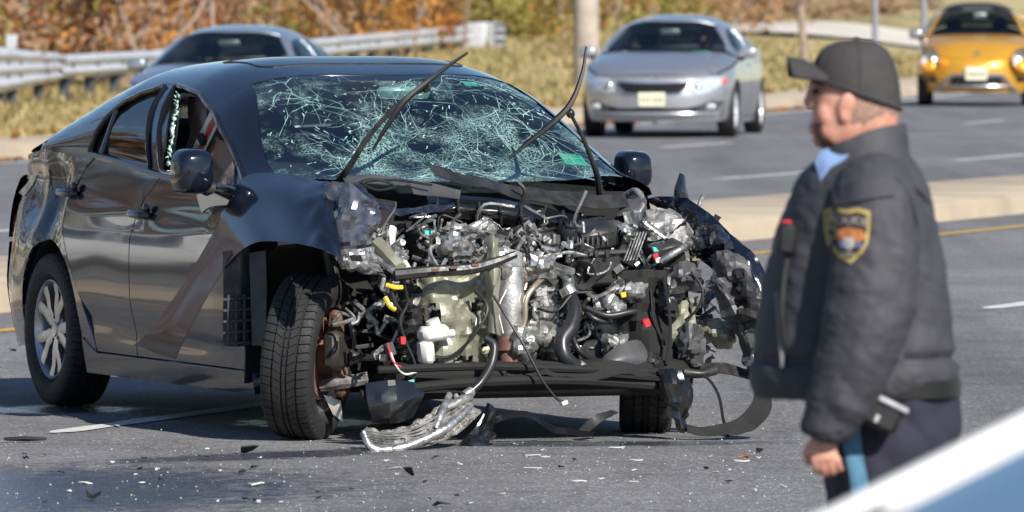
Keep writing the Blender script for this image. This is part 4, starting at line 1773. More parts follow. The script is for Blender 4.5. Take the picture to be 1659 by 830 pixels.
zb = CW.zb
panel('front_door', [(-.315, .25)] + [(.96, .25), (.985, .5), (.965, zb(.96) - .012)] + curve(lambda x: zb(x) - .012, .9, -.10, 10) + [(-.23, .88), (-.315, .72)], crease, m_bp, WR, GR)
panel('rear_door', [(-.80, .25), (-.325, .25), (-.325, .72), (-.24, .88), (-.11, zb(-.11) - .012)] + curve(lambda x: zb(x) - .012, -.2, -.90, 8) + [(-1.0, .99), (-1.13, .85), (-1.15, .74), (-1.05, .60), (-.92, .46), (-.84, .34)], crease, m_bp, WR, GR)
AR = .365
qp = [(-1.95, .22), (-1.335 - AR, .24)] + arc(-1.335, .33, AR, 192, -10, 22) + [(-.815, .25), (-.85, .34), (-.93, .465), (-1.06, .605), (-1.16, .745), (-1.14, .855), (-1.005, 1.0), (-.93, zb(-.93) - .012)] + \
    curve(lambda x: zb(x) - .004, -1.0, -1.98, 12) + [(-2.0, .8), (-1.93, .62)]
panel('rear_quarter', qp, dented, m_bp_scr, WR, .035)
mb = MB()
rows = [[dented(x, z) + Vector((0, d, 0)) for d in (.002, .05)] for x, z in arc(-1.335, .33, AR - .001, 190, -8, 24)]
mb.patch(rows, sub=2, thick=.003)
mb.build('arch_lip', m_bp, WR)
# side frame and glass openings, from the daylight outline
w_front = [onside(*p) for p in ((264, 277), (286, 141), (303, 143), (326, 154), (349, 184), (373, 233), (397, 298), (393, 311))][::-1]
w_rear = [onside(*p) for p in ((147, 250), (157, 217), (176, 190), (203, 166), (235, 150), (268, 141), (245, 271))][::-1]
outline = curve(lambda x: zb(x) - .012, -1.62, 1.02, 20) + curve(lambda x: CW.zs(x), 1.02, -1.62, 40)
panel('side_frame', outline, side_r, m_bp, WR, .04, holes=[w_front, w_rear], rim=.03)
for (nm, poly) in (('window_seal', w_front), ('window_seal', w_rear)):
    mb = MB()
    pts = [side_r(a, b) + Vector((0, -.003, 0)) for a, b in resample(poly, .12)]
    mb.tube(pts + [pts[0]], .012, n=6, sub=3)
    mb.build(nm, m_trim, WR)
mb = MB()
mb.tube([side_r(x, zb(x) + .004) + Vector((0, -.006, 0)) for x in (-.95, -.6, -.2, .2, .6, .98)], .014, n=8, sub=4)
mb.build('belt_moulding', m_trim, WR)
g_dark = glass_mat('glass_tinted', (.10, .12, .13), .10, .95)
gi = CW.side(-1, -.012)
panel('rear_window', w_rear, gi, g_dark, WR, GR, rim=0)
mb = MB()
a, b = onside(190, 176), onside(164, 252)
mb.tube([side_r(*a), side_r(*b)], .012, n=6, smooth=False)
mb.build('window_divider', m_trim, WR)
# B pillar trim and what is left of the door glass
mb = MB()
mb.patch([[side_r(*onside(p, q)) + Vector((0, -.004, 0)) for p, q in r_] for r_ in (((270, 133), (257, 205), (243, 275)), ((285, 136), (272, 205), (262, 279)))], sub=4, thick=.01)
mb.build('centre_pillar_trim', m_trim, WR)
m_shard = mat('glass_shard_green', (.55, .78, .72), .15, 0, var=.4, vscale=60, spec=.8)
mb = MB()
for i in range(34):
    t = i / 33
    p, q = 284 - 17 * t, 150 + 118 * t
    c = side_r(*onside(p, q)) + Vector((0, .012, 0))
    for k in range(2):
        v = [c + Vector((rng.gauss(0, .012), rng.gauss(0, .006), rng.gauss(0, .010))) for _ in range(4)]
        mb.add(v, [(0, 1, 2), (0, 2, 3), (0, 3, 1), (1, 3, 2)])
stuff(mb.build('window_shards', m_shard, WR, angle=None))
mb = MB()
a = [side_r(*onside(384, 222)), side_r(*onside(376, 262)), side_r(*onside(372, 303))]
mb.tube([v + Vector((0, .02, 0)) for v in a], .009, n=6)
mb.build('quarter_bar', m_al, WR)
g_gray = mat('vent_glass_grey', (.30, .31, .29), .12, var=.3, vscale=20)
panel('vent_glass', [onside(*p) for p in ((385, 228), (376, 300), (393, 306), (394, 295))], CW.side(-1, -.02), g_gray, WR, GR, rim=0)
mb = MB()
mb.patch([[Sd(p, q, -.70) for p, q in r_] for r_ in (((284, 175), (277, 225), (267, 280)), ((290, 175), (284, 225), (276, 280)))], sub=3, thick=.006)
mb.build('seat_belt_pillar_trim', m_wht, WR)
# roof, sunroof
t_ = CW.top()
n = 14
wts, wt0, wbs, wb0 = .20, .30, 1.0, 1.16
rts, rt0, rbs, rb0 = -.92, -.98, -1.58, -1.70


def cross(x0, xs, yl):
    return [(xs + (x0 - xs) * (1 - u * u), u * yl) for u in [-1 + 2 * i / n for i in range(n + 1)]]


lin = lambda a, b, k: [a + (b - a) * i / k for i in range(1, k)]
rf = cross(wt0 - .008, wts - .008, CW.ys(wts)) + [(x, CW.ys(x)) for x in lin(wts, rts, 10)] + cross(rt0 + .01, rts + .01, CW.ys(rts))[::-1] + [(x, -CW.ys(x)) for x in lin(rts, wts, 10)]
panel('roof', rf, t_, m_bp, WR, .06)
sr = [(.06, -.40), (.08, -.2), (.085, 0), (.08, .2), (.06, .40), (.0, .44), (-.40, .44), (-.42, 0), (-.40, -.44), (.0, -.44)]
panel('sunroof', sr, CW.top(.0012), m_trim, WR, .06, rim=.004)
mb = MB()
pts = [CW.top(-.001)(a, b) for a, b in resample(sr, .1)]
mb.tube(pts + [pts[0]], .005, n=6, sub=2)
mb.build('sunroof_seal', m_dk, WR)
pil = .055
yw = lambda x: CW.ys(x) - pil
for sg in (-1, 1):
    ap = [(x, sg * CW.ys(x)) for x in [wts] + lin(wts, wbs, 10) + [wbs]] + [(x, sg * yw(x)) for x in [wbs] + lin(wbs, wts, 10) + [wts]]
    panel('windscreen_pillar', ap, t_, m_bp, WR, .04, rim=.006)
    cp = [(x, sg * CW.ys(x)) for x in [rbs] + lin(rbs, rts, 10) + [rts]] + [(x, sg * yw(x)) for x in [rts] + lin(rts, rbs, 10) + [rbs]]
    panel('rear_pillar', cp, t_, m_bp, WR, .04, rim=.006)
# far side: door skins, frame, window
sl = CW.side(1)
panel('front_door', [(-.315, .25), (.96, .25), (.97, zb(.97) - .01)] + curve(lambda x: zb(x) - .01, .9, -.315, 8), sl, m_bp, WR, .08, flip=True)
panel('rear_door', [(-.80, .25), (-.325, .25), (-.325, zb(-.325) - .01)] + curve(lambda x: zb(x) - .01, -.4, -1.1, 8) + [(-1.12, .7), (-.9, .45)], sl, m_bp, WR, .08, flip=True)
panel('rear_quarter', [(-2.0, .24), (-1.7, .24)] + arc(-1.335, .33, AR, 190, -10, 14) + [(-.81, .25), (-.91, .45), (-1.13, .7), (-1.11, zb(-1.11) - .01)] + curve(lambda x: zb(x) - .01, -1.2, -2.0, 8), sl, m_bp, WR, .08, flip=True)
wl1 = [(-.05, zb(-.05) + .02), (.80, zb(.8) + .02), (.62, 1.07), (.3, 1.27), (.0, 1.325), (-.22, 1.335)]
wl2 = [(-.95, zb(-.95) + .02), (-.13, zb(-.13) + .02), (-.30, 1.335), (-.6, 1.30), (-.8, 1.2)]
panel('side_frame', outline, sl, m_bp, WR, .05, holes=[wl1, wl2], rim=.02, flip=True)
panel('front_window', wl1, CW.side(1, -.01), g_side, WR, .08, rim=0, flip=True)
panel('rear_window', wl2, CW.side(1, -.01), g_side, WR, .08, rim=0, flip=True)
# windscreen: shattered, sagging
IMP = [(.88, -.34, .26), (.92, .34, .32), (.70, -.12, .20), (.60, .38, .22), (.52, -.42, .18), (.98, -.02, .16)]


def wsurf(x, y):
    z = CW.T(x, y) - .004
    for (cx, cy, r_) in IMP[:3]:
        z -= .022 * math.exp(-((x - cx) ** 2 + (y - cy) ** 2) / (r_ * .6) ** 2)
    z += .004 * noise.noise(Vector((x * 6, y * 6, 4)))
    return Vector((x, y, z))


def crack_glass():
    m = bpy.data.materials.new('glass_shattered')
    m.use_nodes = True
    nt = m.node_tree
    L = nt.links.new
    nt.nodes.remove(nt.nodes['Principled BSDF'])
    out = nt.nodes['Material Output']
    tc = nt.nodes.new('ShaderNodeTexCoord')
    tr = nt.nodes.new('ShaderNodeBsdfTransparent')
    tr.inputs['Color'].default_value = (.66, .84, .84, 1)
    gl = nt.nodes.new('ShaderNodeBsdfGlossy')
    gl.inputs['Roughness'].default_value = .05
    fr = nt.nodes.new('ShaderNodeFresnel')
    fr.inputs['IOR'].default_value = 1.6
    mr = nt.nodes.new('ShaderNodeMapRange')
    mr.inputs['To Min'].default_value = .24
    mr.inputs['To Max'].default_value = .95
    L(fr.outputs[0], mr.inputs[0])
    mx = nt.nodes.new('ShaderNodeMixShader')
    L(mr.outputs[0], mx.inputs[0])
    L(tr.outputs[0], mx.inputs[1])
    L(gl.outputs[0], mx.inputs[2])
    # powdered cells of the laminate
    v = nt.nodes.new('ShaderNodeTexVoronoi')
    v.feature = 'DISTANCE_TO_EDGE'
    v.inputs['Scale'].default_value = 80
    dn = nt.nodes.new('ShaderNodeTexNoise')
    dn.inputs['Scale'].default_value = 3.2
    dn.inputs['Detail'].default_value = 6
    dn.inputs['Roughness'].default_value = .65
    L(tc.outputs['Object'], v.inputs['Vector'])
    L(tc.outputs['Object'], dn.inputs['Vector'])
    r1 = nt.nodes.new('ShaderNodeValToRGB')
    r1.color_ramp.elements[0].position, r1.color_ramp.elements[0].color = .0, (1, 1, 1, 1)
    r1.color_ramp.elements[1].position, r1.color_ramp.elements[1].color = .13, (0, 0, 0, 1)
    L(v.outputs['Distance'], r1.inputs[0])
    r2 = nt.nodes.new('ShaderNodeValToRGB')
    r2.color_ramp.elements[0].position, r2.color_ramp.elements[0].color = .47, (.0, .0, .0, 1)
    r2.color_ramp.elements[1].position, r2.color_ramp.elements[1].color = .68, (1, 1, 1, 1)
    L(dn.outputs['Fac'], r2.inputs[0])
    ml = nt.nodes.new('ShaderNodeMath')
    ml.operation = 'MULTIPLY'
    L(r1.outputs[0], ml.inputs[0])
    L(r2.outputs[0], ml.inputs[1])
    m2 = nt.nodes.new('ShaderNodeMath')
    m2.operation = 'MULTIPLY'
    L(ml.outputs[0], m2.inputs[0])
    m2.inputs[1].default_value = .95
    df = nt.nodes.new('ShaderNodeBsdfDiffuse')
    df.inputs['Color'].default_value = (.40, .66, .62, 1)
    mz = nt.nodes.new('ShaderNodeMixShader')
    L(m2.outputs[0], mz.inputs[0])
    L(mx.outputs[0], mz.inputs[1])
    L(df.outputs[0], mz.inputs[2])
    L(mz.outputs[0], out.inputs['Surface'])
    return m


yw2 = lambda x: yw(x) - .003
wpoly = cross(wb0, wbs, yw2(wbs)) + [(x, yw2(x)) for x in lin(wbs, wts, 8)] + cross(wt0, wts, yw2(wts))[::-1] + [(x, -yw2(x)) for x in lin(wts, wbs, 8)]
wsc = panel('windscreen', wpoly, wsurf, crack_glass(), WR, .04, rim=0)
m_crack = mat('crack_lines', (.50, .78, .74), .35, 0, col2=(.10, .24, .25), vscale=7, spec=.7)
crk = MB()
rc = random.Random(21)


def ribbon3(pts, w0, w1):
    P3 = [wsurf(*p) + Vector((.001, 0, .002)) for p in pts]
    k = len(P3)
    vs_, fs_ = [], []
    for i in range(k):
        t = P3[min(i + 1, k - 1)] - P3[max(i - 1, 0)]
        s_ = t.cross(Vector((.45, 0, .9)))
        s_ = s_.normalized() if s_.length > 1e-9 else Vector((0, 1, 0))
        w = (w0 + (w1 - w0) * i / max(1, k - 1)) * .5 * rc.uniform(.4, 1.5)
        vs_ += [P3[i] - s_ * w, P3[i] + s_ * w]
    for i in range(k - 1):
        fs_.append((2 * i, 2 * i + 1, 2 * i + 3, 2 * i + 2))
    crk.add(vs_, fs_)


def okw(p):
    return inside(p, wpoly)


def walk(p, a, ln, w0, w1, wob=.11, step=.018, branch=.10, depth=0):
    pts = [p]
    x, y = p
    for i in range(int(ln / step)):
        a += rc.gauss(0, wob * .8) + (rc.choice((-1, 1)) * rc.uniform(.3, .8) if rc.random() < .08 else 0)
        x += math.cos(a) * step
        y += math.sin(a) * step
        if not okw((x, y)):
            break
        pts.append((x, y))
        if depth < 2 and rc.random() < branch:
            walk((x, y), a + rc.choice((-1, 1)) * rc.uniform(.4, 1.1), ln * rc.uniform(.2, .55), w0 * .8, w1, wob, step, branch, depth + 1)
    if len(pts) > 1:
        ribbon3(pts, w0, w1)


for (cx, cy, r_) in IMP:
    nr = int(10 * r_ / .3)
    for i in range(nr):
        walk((cx + rc.gauss(0, .02), cy + rc.gauss(0, .02)), 2 * math.pi * i / nr + rc.gauss(0, .15), r_ * rc.uniform(.5, 2.3), .0024, .0007, branch=.05)
    for ring in range(3):
        rr = r_ * (.15 + .2 * ring)
        a0 = rc.uniform(0, 6.28)
        walk((cx + rr * math.cos(a0), cy + rr * math.sin(a0)), a0 + 1.57, rr * rc.uniform(1.5, 4), .0022, .001, wob=.1)
for i in range(13):      # long wandering cracks right across
    x = rc.uniform(.25, 1.1)
    y = rc.uniform(-.6, .6)
    walk((x, y), rc.choice((0, math.pi)) + math.pi / 2 + rc.gauss(0, .5), rc.uniform(.3, .9), .0026, .001, wob=.16)
for i in range(230):     # fine crazing round the impacts
    c = rc.choice(IMP)
    d, a = abs(rc.gauss(0, .8)) * c[2], rc.uniform(0, 6.28)
    x, y = c[0] + d * math.cos(a), c[1] + d * math.sin(a)
    if okw((x, y)):
        walk((x, y), a + rc.choice((0, 1.57)) + rc.gauss(0, .4), rc.uniform(.04, .13), .0013, .0007, wob=.15, step=.013, branch=.05, depth=1)
for i in range(300):     # crumbs of crushed glass catching the sun
    c = rc.choice(IMP)
    x, y = c[0] + rc.gauss(0, .2), c[1] + rc.gauss(0, .26)
    if rc.random() < .3:
        x, y = rc.uniform(.25, 1.15), rc.uniform(-.68, .68)
    if okw((x, y)):
        walk((x, y), rc.uniform(0, 6.28), rc.uniform(.012, .035), .005, .002, wob=.5, step=.012, branch=0)
stuff(crk.build('cracks', m_crack, wsc, angle=None))
m_band = mat('screen_edge_band', (.008, .010, .014), .15, coat=1.0)
mb = MB()
mb.patch([[wsurf(x, y) + Vector((0, 0, .001)) for (x, y) in cross(wt0 - k_, wts - k_, yw2(wts) - .01)][::2] for k_ in (-.0, -.05)], sub=2, thick=.001)
mb.build('screen_band', m_band, wsc)
mb = MB()
mb.box(wsurf(.34, .04) + Vector((.02, 0, -.055)), (.03, .23, .06), (0, 22, 0), ch=.014)
mb.build('rear_view_mirror', mat('mirror_pale', (.55, .66, .62), .3, .2), WR)
for (x, y, w, h, mm) in ((.88, .56, .10, .09, mat('sticker_green', (.02, .55, .33), .5)), (.36, .33, .06, .04, m_teal)):
    mb = MB()
    mb.patch([[wsurf(x + a, y + b) + Vector((0, 0, -.003)) for b in (-w / 2, 0, w / 2)] for a in (-h / 2, 0, h / 2)], sub=2, thick=.001)
    mb.build('sticker', mm, wsc)
rg = cross(rt0, rts, yw2(rts)) + [(x, yw2(x)) for x in lin(rts, rbs, 8)] + cross(rb0, rbs, yw2(rbs))[::-1] + [(x, -yw2(x)) for x in lin(rbs, rts, 8)]
panel('rear_glass', rg, CW.top(-.004), glass_mat('glass_rear', (.85, .94, .92), .04, .9), WR, .08, rim=0)
# boot, tail
bt = [(a, b) for a, b in cross(rb0 - .02, rbs - .02, CW.w(rbs, zb(rbs)) * .98)[::-1]]
sd_ = [(x, -CW.w(x, zb(x)) * .98) for x in (-1.7, -1.8, -1.9, -2.0, -2.08)]
panel('boot_lid', bt + sd_ + [(-2.2, -.4), (-2.22, 0), (-2.2, .4)] + [(a, -b) for a, b in sd_[::-1]], t_, m_bp, WR, .06)


def rearf(y, z):
    p = CW.rear()(y, z)
    p.x += .04 * noise.noise(Vector((y * 5, z * 5, 1))) * sstep(-.3, -.7, y)
    return p


panel('rear_bumper', [(-.80, .24), (.80, .24), (.80, .66), (0, .68), (-.80, .66)], rearf, m_bp_scr, WR, .05, flip=True)
panel('boot_face', [(-.5, .69), (.5, .69), (.5, .98), (-.5, .98)], CW.rear(), m_bp, WR, .06, flip=True)
m_tail = mat('tail_lamp', (.18, .16, .16), .12, .3, col2=(.35, .03, .03), vscale=9, coat=1.0)
for sg in (-1, 1):
    tl = [(sg * .50, .69), (sg * .79, .68), (sg * .79, .93), (sg * .6, .97), (sg * .50, .95)]
    panel('tail_lamp', tl if sg > 0 else tl[::-1], CW.rear(.004), m_tail, WR, .05, flip=True)
mb = MB()
mb.patch([[Sd(p, q, -.845) for p, q in r_] for r_ in (((34, 312), (48, 296), (58, 280)), ((42, 318), (56, 300), (63, 284)))], sub=3, thick=.01)
mb.build('tail_lamp_chip', m_shield, WR)
# sill, floor, wells
def sillf(x, z):
    p = side_r(x, z)
    p.y -= .006
    return p
panel('sill', [(-.96, .155), (1.0, .155), (1.0, .24), (-.80, .24), (-.96, .30)], sillf, m_bp, WR, .06, rim=.05)
mb = MB()
mb.box((-.1, 0, .21), (2.0, 1.62, .12), ch=.03)
mb.box((-1.85, 0, .40), (.62, 1.3, .36), ch=.05)
mb.box((-1.33, 0, .45), (.9, 1.02, .4), ch=.05)
mb.build('floor_pan', m_under, WR)
for sg in (-1, 1):
    mb = MB()
    r_ = AR - .004
    mb.patch([[(-1.335 + r_ * math.cos(R(a)), sg * y, .33 + r_ * math.sin(R(a))) for a in range(200, -30, -15)] for y in (.52, .68, .845)], sub=2, thick=.004)
    mb.build('wheel_well', m_wells, WR)
mb = MB()
mb.patch([[(1.02, y, z) for y in (-.80, -.4, 0, .4, .80)] for z in (.18, .45, .7, .93)], sub=2, thick=.02, amp=.03, freq=4)
mb.build('firewall', m_wells, WR)
# cabin
mb = MB()
mb.tube([(.80, -.74, .80), (.86, -.3, .83), (.86, .3, .83), (.80, .74, .80)], .14, n=12)
mb.build('dashboard', m_int, WR)
mb = MB()
mb.lathe([(0, .17), (.014, .184), (0, .198), (-.014, .184)], (.56, .37, .88), (0, 0, 90), n=28, closed=True)
mb.box((.57, .37, .88), (.05, .3, .07), ch=.02)
mb.build('steering_wheel', m_int, WR)
for sg in (-1, 1):
    mb = MB()
    seat_mesh(mb, (.13, sg * .37, .42))
    mb.build('front_seat', m_seat, WR)
mb = MB()
mb.box((-.62, 0, .50), (.5, 1.25, .24), ch=.07)
mb.box((-.95, 0, .80), (.17, 1.25, .58), (0, -16, 0), ch=.06)
for y in (-.4, 0, .4):
    mb.box((-1.06, y, 1.12), (.1, .24, .15), (0, -12, 0), ch=.04)
mb.build('rear_seat', m_seat, WR)
mb = MB()
mb.patch([[(x, y, CW.T(x, y) - .035) for y in (-.5, -.25, 0, .25, .5)] for x in (-.85, -.4, 0, .16)], sub=2, thick=.005)
mb.build('headliner', m_gy, WR)
# deployed side airbag and seat belt
m_bag = mat('airbag_fabric', (.56, .37, .32), .8, col2=(.42, .27, .24), vscale=7, bump=.3, bscale=30)
mb = MB()
mb.patch([[Sd(p, q, ly) for p, q, ly in r_] for r_ in (
    ((314, 158, -.50), (330, 160, -.56), (347, 168, -.52)), ((310, 185, -.50), (330, 190, -.60), (358, 195, -.54)),
    ((306, 225, -.52), (335, 235, -.62), (372, 235, -.55)), ((300, 270, -.52), (340, 275, -.62), (382, 275, -.55)), ((298, 318, -.52), (340, 322, -.6), (388, 320, -.54)))],
    sub=6, thick=.004, amp=.035, freq=9, fold=.03)
mb.build('side_airbag', m_bag, WR)
belt = bpy.data.objects.new('seat_belt', None)
belt.empty_display_size = .1
link(belt, WR)
for (o0, w, mm) in ((0, 5.5, m_redp), (-8, 4.5, m_wht), (6.5, 2.5, m_wht)):
    mb = MB()
    mb.patch([[Sd(355 + o0 - w + k, 176 + j, -.66) for (k, j) in ((0, 0), (-18, 38), (-40, 82))], [Sd(355 + o0 + w + k, 178 + j, -.66) for (k, j) in ((0, 0), (-18, 38), (-40, 82))]], sub=4, thick=.003)
    mb.build('webbing', mm, belt)
mb = MB()
mb.box(Sd(327, 226, -.675), (.05, .02, .03), (0, 35, 0))
mb.build('buckle', m_dk, belt)

# door handles and mirrors
for (px, py) in ((113, 313), (230, 348)):
    e_ = bpy.data.objects.new('door_handle', None)
    e_.empty_display_size = .05
    link(e_, WR)
    x, z = onside(px, py)
    c = crease(x, z)
    mb = MB()
    mb.tube([c + Vector((-.095, -.002, .004)), c + Vector((-.07, -.03, .004)), c + Vector((0, -.036, .002)), c + Vector((.07, -.03, 0)), c + Vector((.095, -.002, 0))], [.013, .015, .016, .015, .013], n=10, flat=.8)
    mb.build('grip', m_bp, e_)
    mb = MB()
    mb.ell(c + Vector((0, .004, 0)), (.085, .010, .035))
    mb.build('cup', m_dk, e_)
    mb = MB()
    mb.ell(c + Vector((.075, -.012, .03)), (.022, .012, .018))
    mb.build('lock_cap', m_bp, e_)
mr = mirror_of(WR, (.60, -.85, .955), -1, m_bp, hh=.145, ww=.078)
ml = mirror_of(WR, (.62, .82, .945), 1, m_bp, hh=.125, ww=.068)
mb = MB()
mb.patch([[Sd(p, q, -.872) for p, q in r_] for r_ in (((322, 316), (345, 312), (375, 325)), ((330, 345), (345, 335), (372, 332)))], sub=3, thick=.01)
mb.build('mirror_sail', m_trim, WR)

# wheels
make_wheel(WR, (-1.335, -.775, .318), spin=8)
make_wheel(WR, (-1.335, .775, .318), right=False)
fr = bpy.data.objects.new('front_wheel', None)
fw = make_wheel(WR, (1.345, -.745, .316), steer=-38, camber=-5, name='wheel')
fl_ = make_wheel(WR, (1.34, .68, .300), steer=-24, camber=2, right=False, name='wheel')
# ------------------------------------------------------------------ torn front end (parts of the wreck)
def part(mb, name, m, parent=WR, angle=38):
    return mb.build(name, m, parent, angle)


def sheet(name, rows, m, parent=WR, sub=5, thick=.003, amp=.0, freq=8, fold=0., seed=0., holes=None, angle=None):
    if angle is None:
        angle = 14 if fold >= .03 else 38
    return MB().patch(EP(rows), sub=sub, thick=thick, amp=amp, freq=freq, fold=fold, seed=seed, holes=holes).build(name, m, parent, angle)


def pipe(name, pts, r, m, parent=WR, n=10, sub=7):
    return MB().tube([E(*p) for p in pts], r, n=n, sub=sub).build(name, m, parent)


m_litfold = mat('paint_lit_folds', (.05, .055, .075), .22, .5, col2=(.15, .155, .18), vscale=18, coat=.9, rvar=.1)  # dark paint with paler patches standing for sunlit folds


# right front fender: wing crumpled forward, its tail sprung out over the door
def Sg(rows):
    return [[Sd(*p) for p in r_] for r_ in rows]


fen = [[(216, 560, -1.078), (232, 564, -1.079), (256, 574, -1.086), (284, 582, -1.092)],
       [(248, 530, -1.053), (262, 533, -1.056), (282, 537, -1.059), (303, 540, -1.062)],
       [(298, 458, -.990), (309, 462, -.994), (323, 467, -.998), (340, 473, -1.003)],
       [(336, 394, -.935), (346, 401, -.943), (358, 412, -.953), (372, 424, -.963)],
       [(368, 336, -.885), (378, 355, -.903), (392, 376, -.922), (407, 396, -.940)],
       [(394, 288, -.815), (407, 318, -.858), (424, 356, -.890), (442, 391, -.918)],
       [(446, 280, -.75), (457, 312, -.822), (474, 355, -.868), (488, 396, -.902)],
       [(512, 291, -.70), (512, 322, -.785), (521, 366, -.840), (534, 409, -.88)],
       [(552, 302, -.66), (540, 335, -.755), (548, 376, -.80), (556, 420, -.835)]]
mb = MB()
mb.patch(Sg(fen), sub=7, thick=.002, amp=.012, freq=6, fold=.03, seed=2, ampf=lambda u, v: sstep(.72, 1.0, v))
part(mb, 'front_fender', m_bp)
# folded nose of that fender: creased facets, their silver sunlight put into the colour
sheet('fender_crumple', [[(536, 300, 1.50), (560, 305, 1.60), (600, 322, 1.66), (622, 334, 1.60)],
                         [(530, 330, 1.56), (560, 340, 1.70), (590, 348, 1.66), (616, 346, 1.62)],
                         [(532, 368, 1.62), (556, 372, 1.74), (582, 372, 1.70), (604, 366, 1.64)],
                         [(538, 408, 1.66), (560, 410, 1.74), (586, 404, 1.70), (608, 392, 1.66)]], m_litfold, sub=6, amp=.05, freq=9, fold=.06, seed=4)
sheet('bonnet_remnant', [[(548, 300, 1.42), (585, 304, 1.45), (622, 330, 1.5), (660, 340, 1.5), (735, 330, 1.45)],
                         [(556, 318, 1.5), (590, 322, 1.52), (624, 342, 1.55), (665, 350, 1.55), (740, 337, 1.5)]], m_bp_scr, sub=6, amp=.02, freq=10, fold=.03, seed=7)
# headlamp bracket
sheet('lamp_bracket', [[(540, 408, 1.74), (570, 404, 1.78), (606, 400, 1.76)], [(545, 425, 1.76), (575, 424, 1.80), (612, 424, 1.76)], [(552, 436, 1.72), (590, 442, 1.76), (625, 448, 1.72)]],
      m_al, sub=6, amp=.025, freq=16, fold=.03, holes=lambda u, v: (abs(u - .5) < .12 and abs(v - .35) < .12))
# left front fender, peeled outwards and forward
sheet('front_fender', [[(1046, 322, 1.15), (1072, 318, 1.25), (1108, 316, 1.35)],
                       [(1075, 348, 1.25), (1102, 336, 1.36), (1126, 330, 1.42)],
                       [(1112, 392, 1.40), (1140, 366, 1.52), (1158, 352, 1.56)],
                       [(1140, 428, 1.55), (1172, 408, 1.68), (1192, 388, 1.70)],
                       [(1176, 462, 1.62), (1204, 440, 1.78), (1228, 420, 1.80)],
                       [(1205, 530, 1.70), (1230, 500, 1.84), (1246, 470, 1.84)],
                       [(1214, 610, 1.76), (1234, 590, 1.86), (1248, 560, 1.86)]], m_bp, sub=6, amp=.025, freq=6, fold=.03, seed=11)
sheet('fender_spike', [[(1092, 318, 1.36), (1096, 300, 1.37), (1103, 281, 1.36)], [(1102, 320, 1.40), (1104, 302, 1.40), (1105, 283, 1.37)], [(1116, 321, 1.38), (1110, 305, 1.38), (1107, 286, 1.36)]], m_bp_scr, sub=4, amp=.008, freq=14)
sheet('fender_fold', [[(1138, 372, 1.62), (1160, 365, 1.7), (1186, 392, 1.72)], [(1146, 400, 1.66), (1168, 396, 1.78), (1192, 405, 1.74)]], m_bp_scr, sub=6, amp=.02, freq=10, fold=.04, seed=3)
# torn bracket plates on the left corner
sheet('corner_plate', [[(1150, 412, 1.72), (1178, 404, 1.78), (1206, 418, 1.8)], [(1152, 438, 1.74), (1182, 430, 1.82), (1214, 444, 1.82)], [(1158, 460, 1.74), (1190, 458, 1.82), (1222, 470, 1.80)]], m_gy, sub=5, amp=.02, freq=9, fold=.03, seed=5)
sheet('corner_plate', [[(1142, 456, 1.76), (1158, 452, 1.8), (1172, 450, 1.8)], [(1168, 500, 1.78), (1186, 496, 1.84), (1202, 490, 1.82)], [(1196, 560, 1.78), (1214, 555, 1.84), (1232, 545, 1.82)], [(1206, 592, 1.78), (1218, 590, 1.82), (1232, 580, 1.8)]], m_gy, sub=5, amp=.03, freq=10, fold=.04, seed=6)
sheet('torn_liner', [[(1186, 440, 1.80), (1205, 436, 1.86), (1226, 470, 1.86)], [(1190, 490, 1.82), (1212, 480, 1.9), (1230, 505, 1.88)], [(1196, 525, 1.82), (1208, 540, 1.88), (1226, 535, 1.86)]], m_dk, sub=6, amp=.05, freq=14, fold=.06, seed=9)
# cowl and plenum
sheet('cowl_panel', [[(553, 286, 1.2), (608, 283, 1.2), (668, 293, 1.2)], [(560, 298, 1.28), (610, 299, 1.28), (672, 306, 1.28)]], m_gy, sub=5, amp=.012, freq=8, seed=1)
sheet('cowl_panel', [[(662, 294, 1.30), (704, 296, 1.30), (748, 301, 1.30)], [(670, 314, 1.38), (706, 318, 1.38), (744, 324, 1.38)]], m_gy, sub=5, amp=.01, freq=8, seed=2)
sheet('cowl_strip', [[(688, 266, 1.26), (760, 284, 1.28), (850, 304, 1.28), (968, 318, 1.22), (1010, 316, 1.15)], [(706, 283, 1.34), (766, 304, 1.36), (850, 324, 1.36), (960, 338, 1.30), (1020, 336, 1.2)]], m_dk, sub=6, amp=.016, freq=7, fold=.01, seed=3)
sheet('plenum', [[(690, 318, 1.30), (770, 321, 1.32), (850, 330, 1.32), (950, 352, 1.30)], [(694, 334, 1.38), (772, 338, 1.40), (852, 348, 1.40), (948, 366, 1.36)], [(700, 352, 1.36), (775, 358, 1.38), (852, 368, 1.38), (940, 382, 1.34)]], m_trim, sub=7, amp=.012, freq=9, seed=4)
for k in range(7):
    px = 708 + k * 34
    pipe('plenum_rib', [(px, 322 + k * 3.4, 1.39), (px + 1, 338 + k * 3.2, 1.43), (px + 2, 354 + k * 3.2, 1.40)], .006, m_dk, n=6, sub=3)
sheet('lower_cowl', [[(590, 318, 1.2), (700, 335, 1.25), (830, 345, 1.25), (1000, 350, 1.2), (1060, 345, 1.1)], [(590, 372, 1.22), (700, 378, 1.25), (830, 385, 1.25), (1000, 395, 1.2), (1060, 400, 1.1)]], m_wells, sub=3, amp=.02, freq=5)
pipe('bonnet_cable', [(572, 300, 1.34), (605, 290, 1.36), (640, 302, 1.36), (610, 308, 1.36), (590, 296, 1.36), (640, 292, 1.36), (700, 300, 1.38)], .005, m_wire, n=6)
pipe('hinge', [(1012, 318, 1.05), (1030, 310, 1.12), (1042, 328, 1.2), (1034, 348, 1.24)], .014, m_al2)
sheet('hinge_plate', [[(1008, 330, 1.16), (1045, 322, 1.18)], [(1000, 352, 1.26), (1050, 345, 1.28)]], m_gy, sub=4, amp=.02, freq=14, fold=.02)

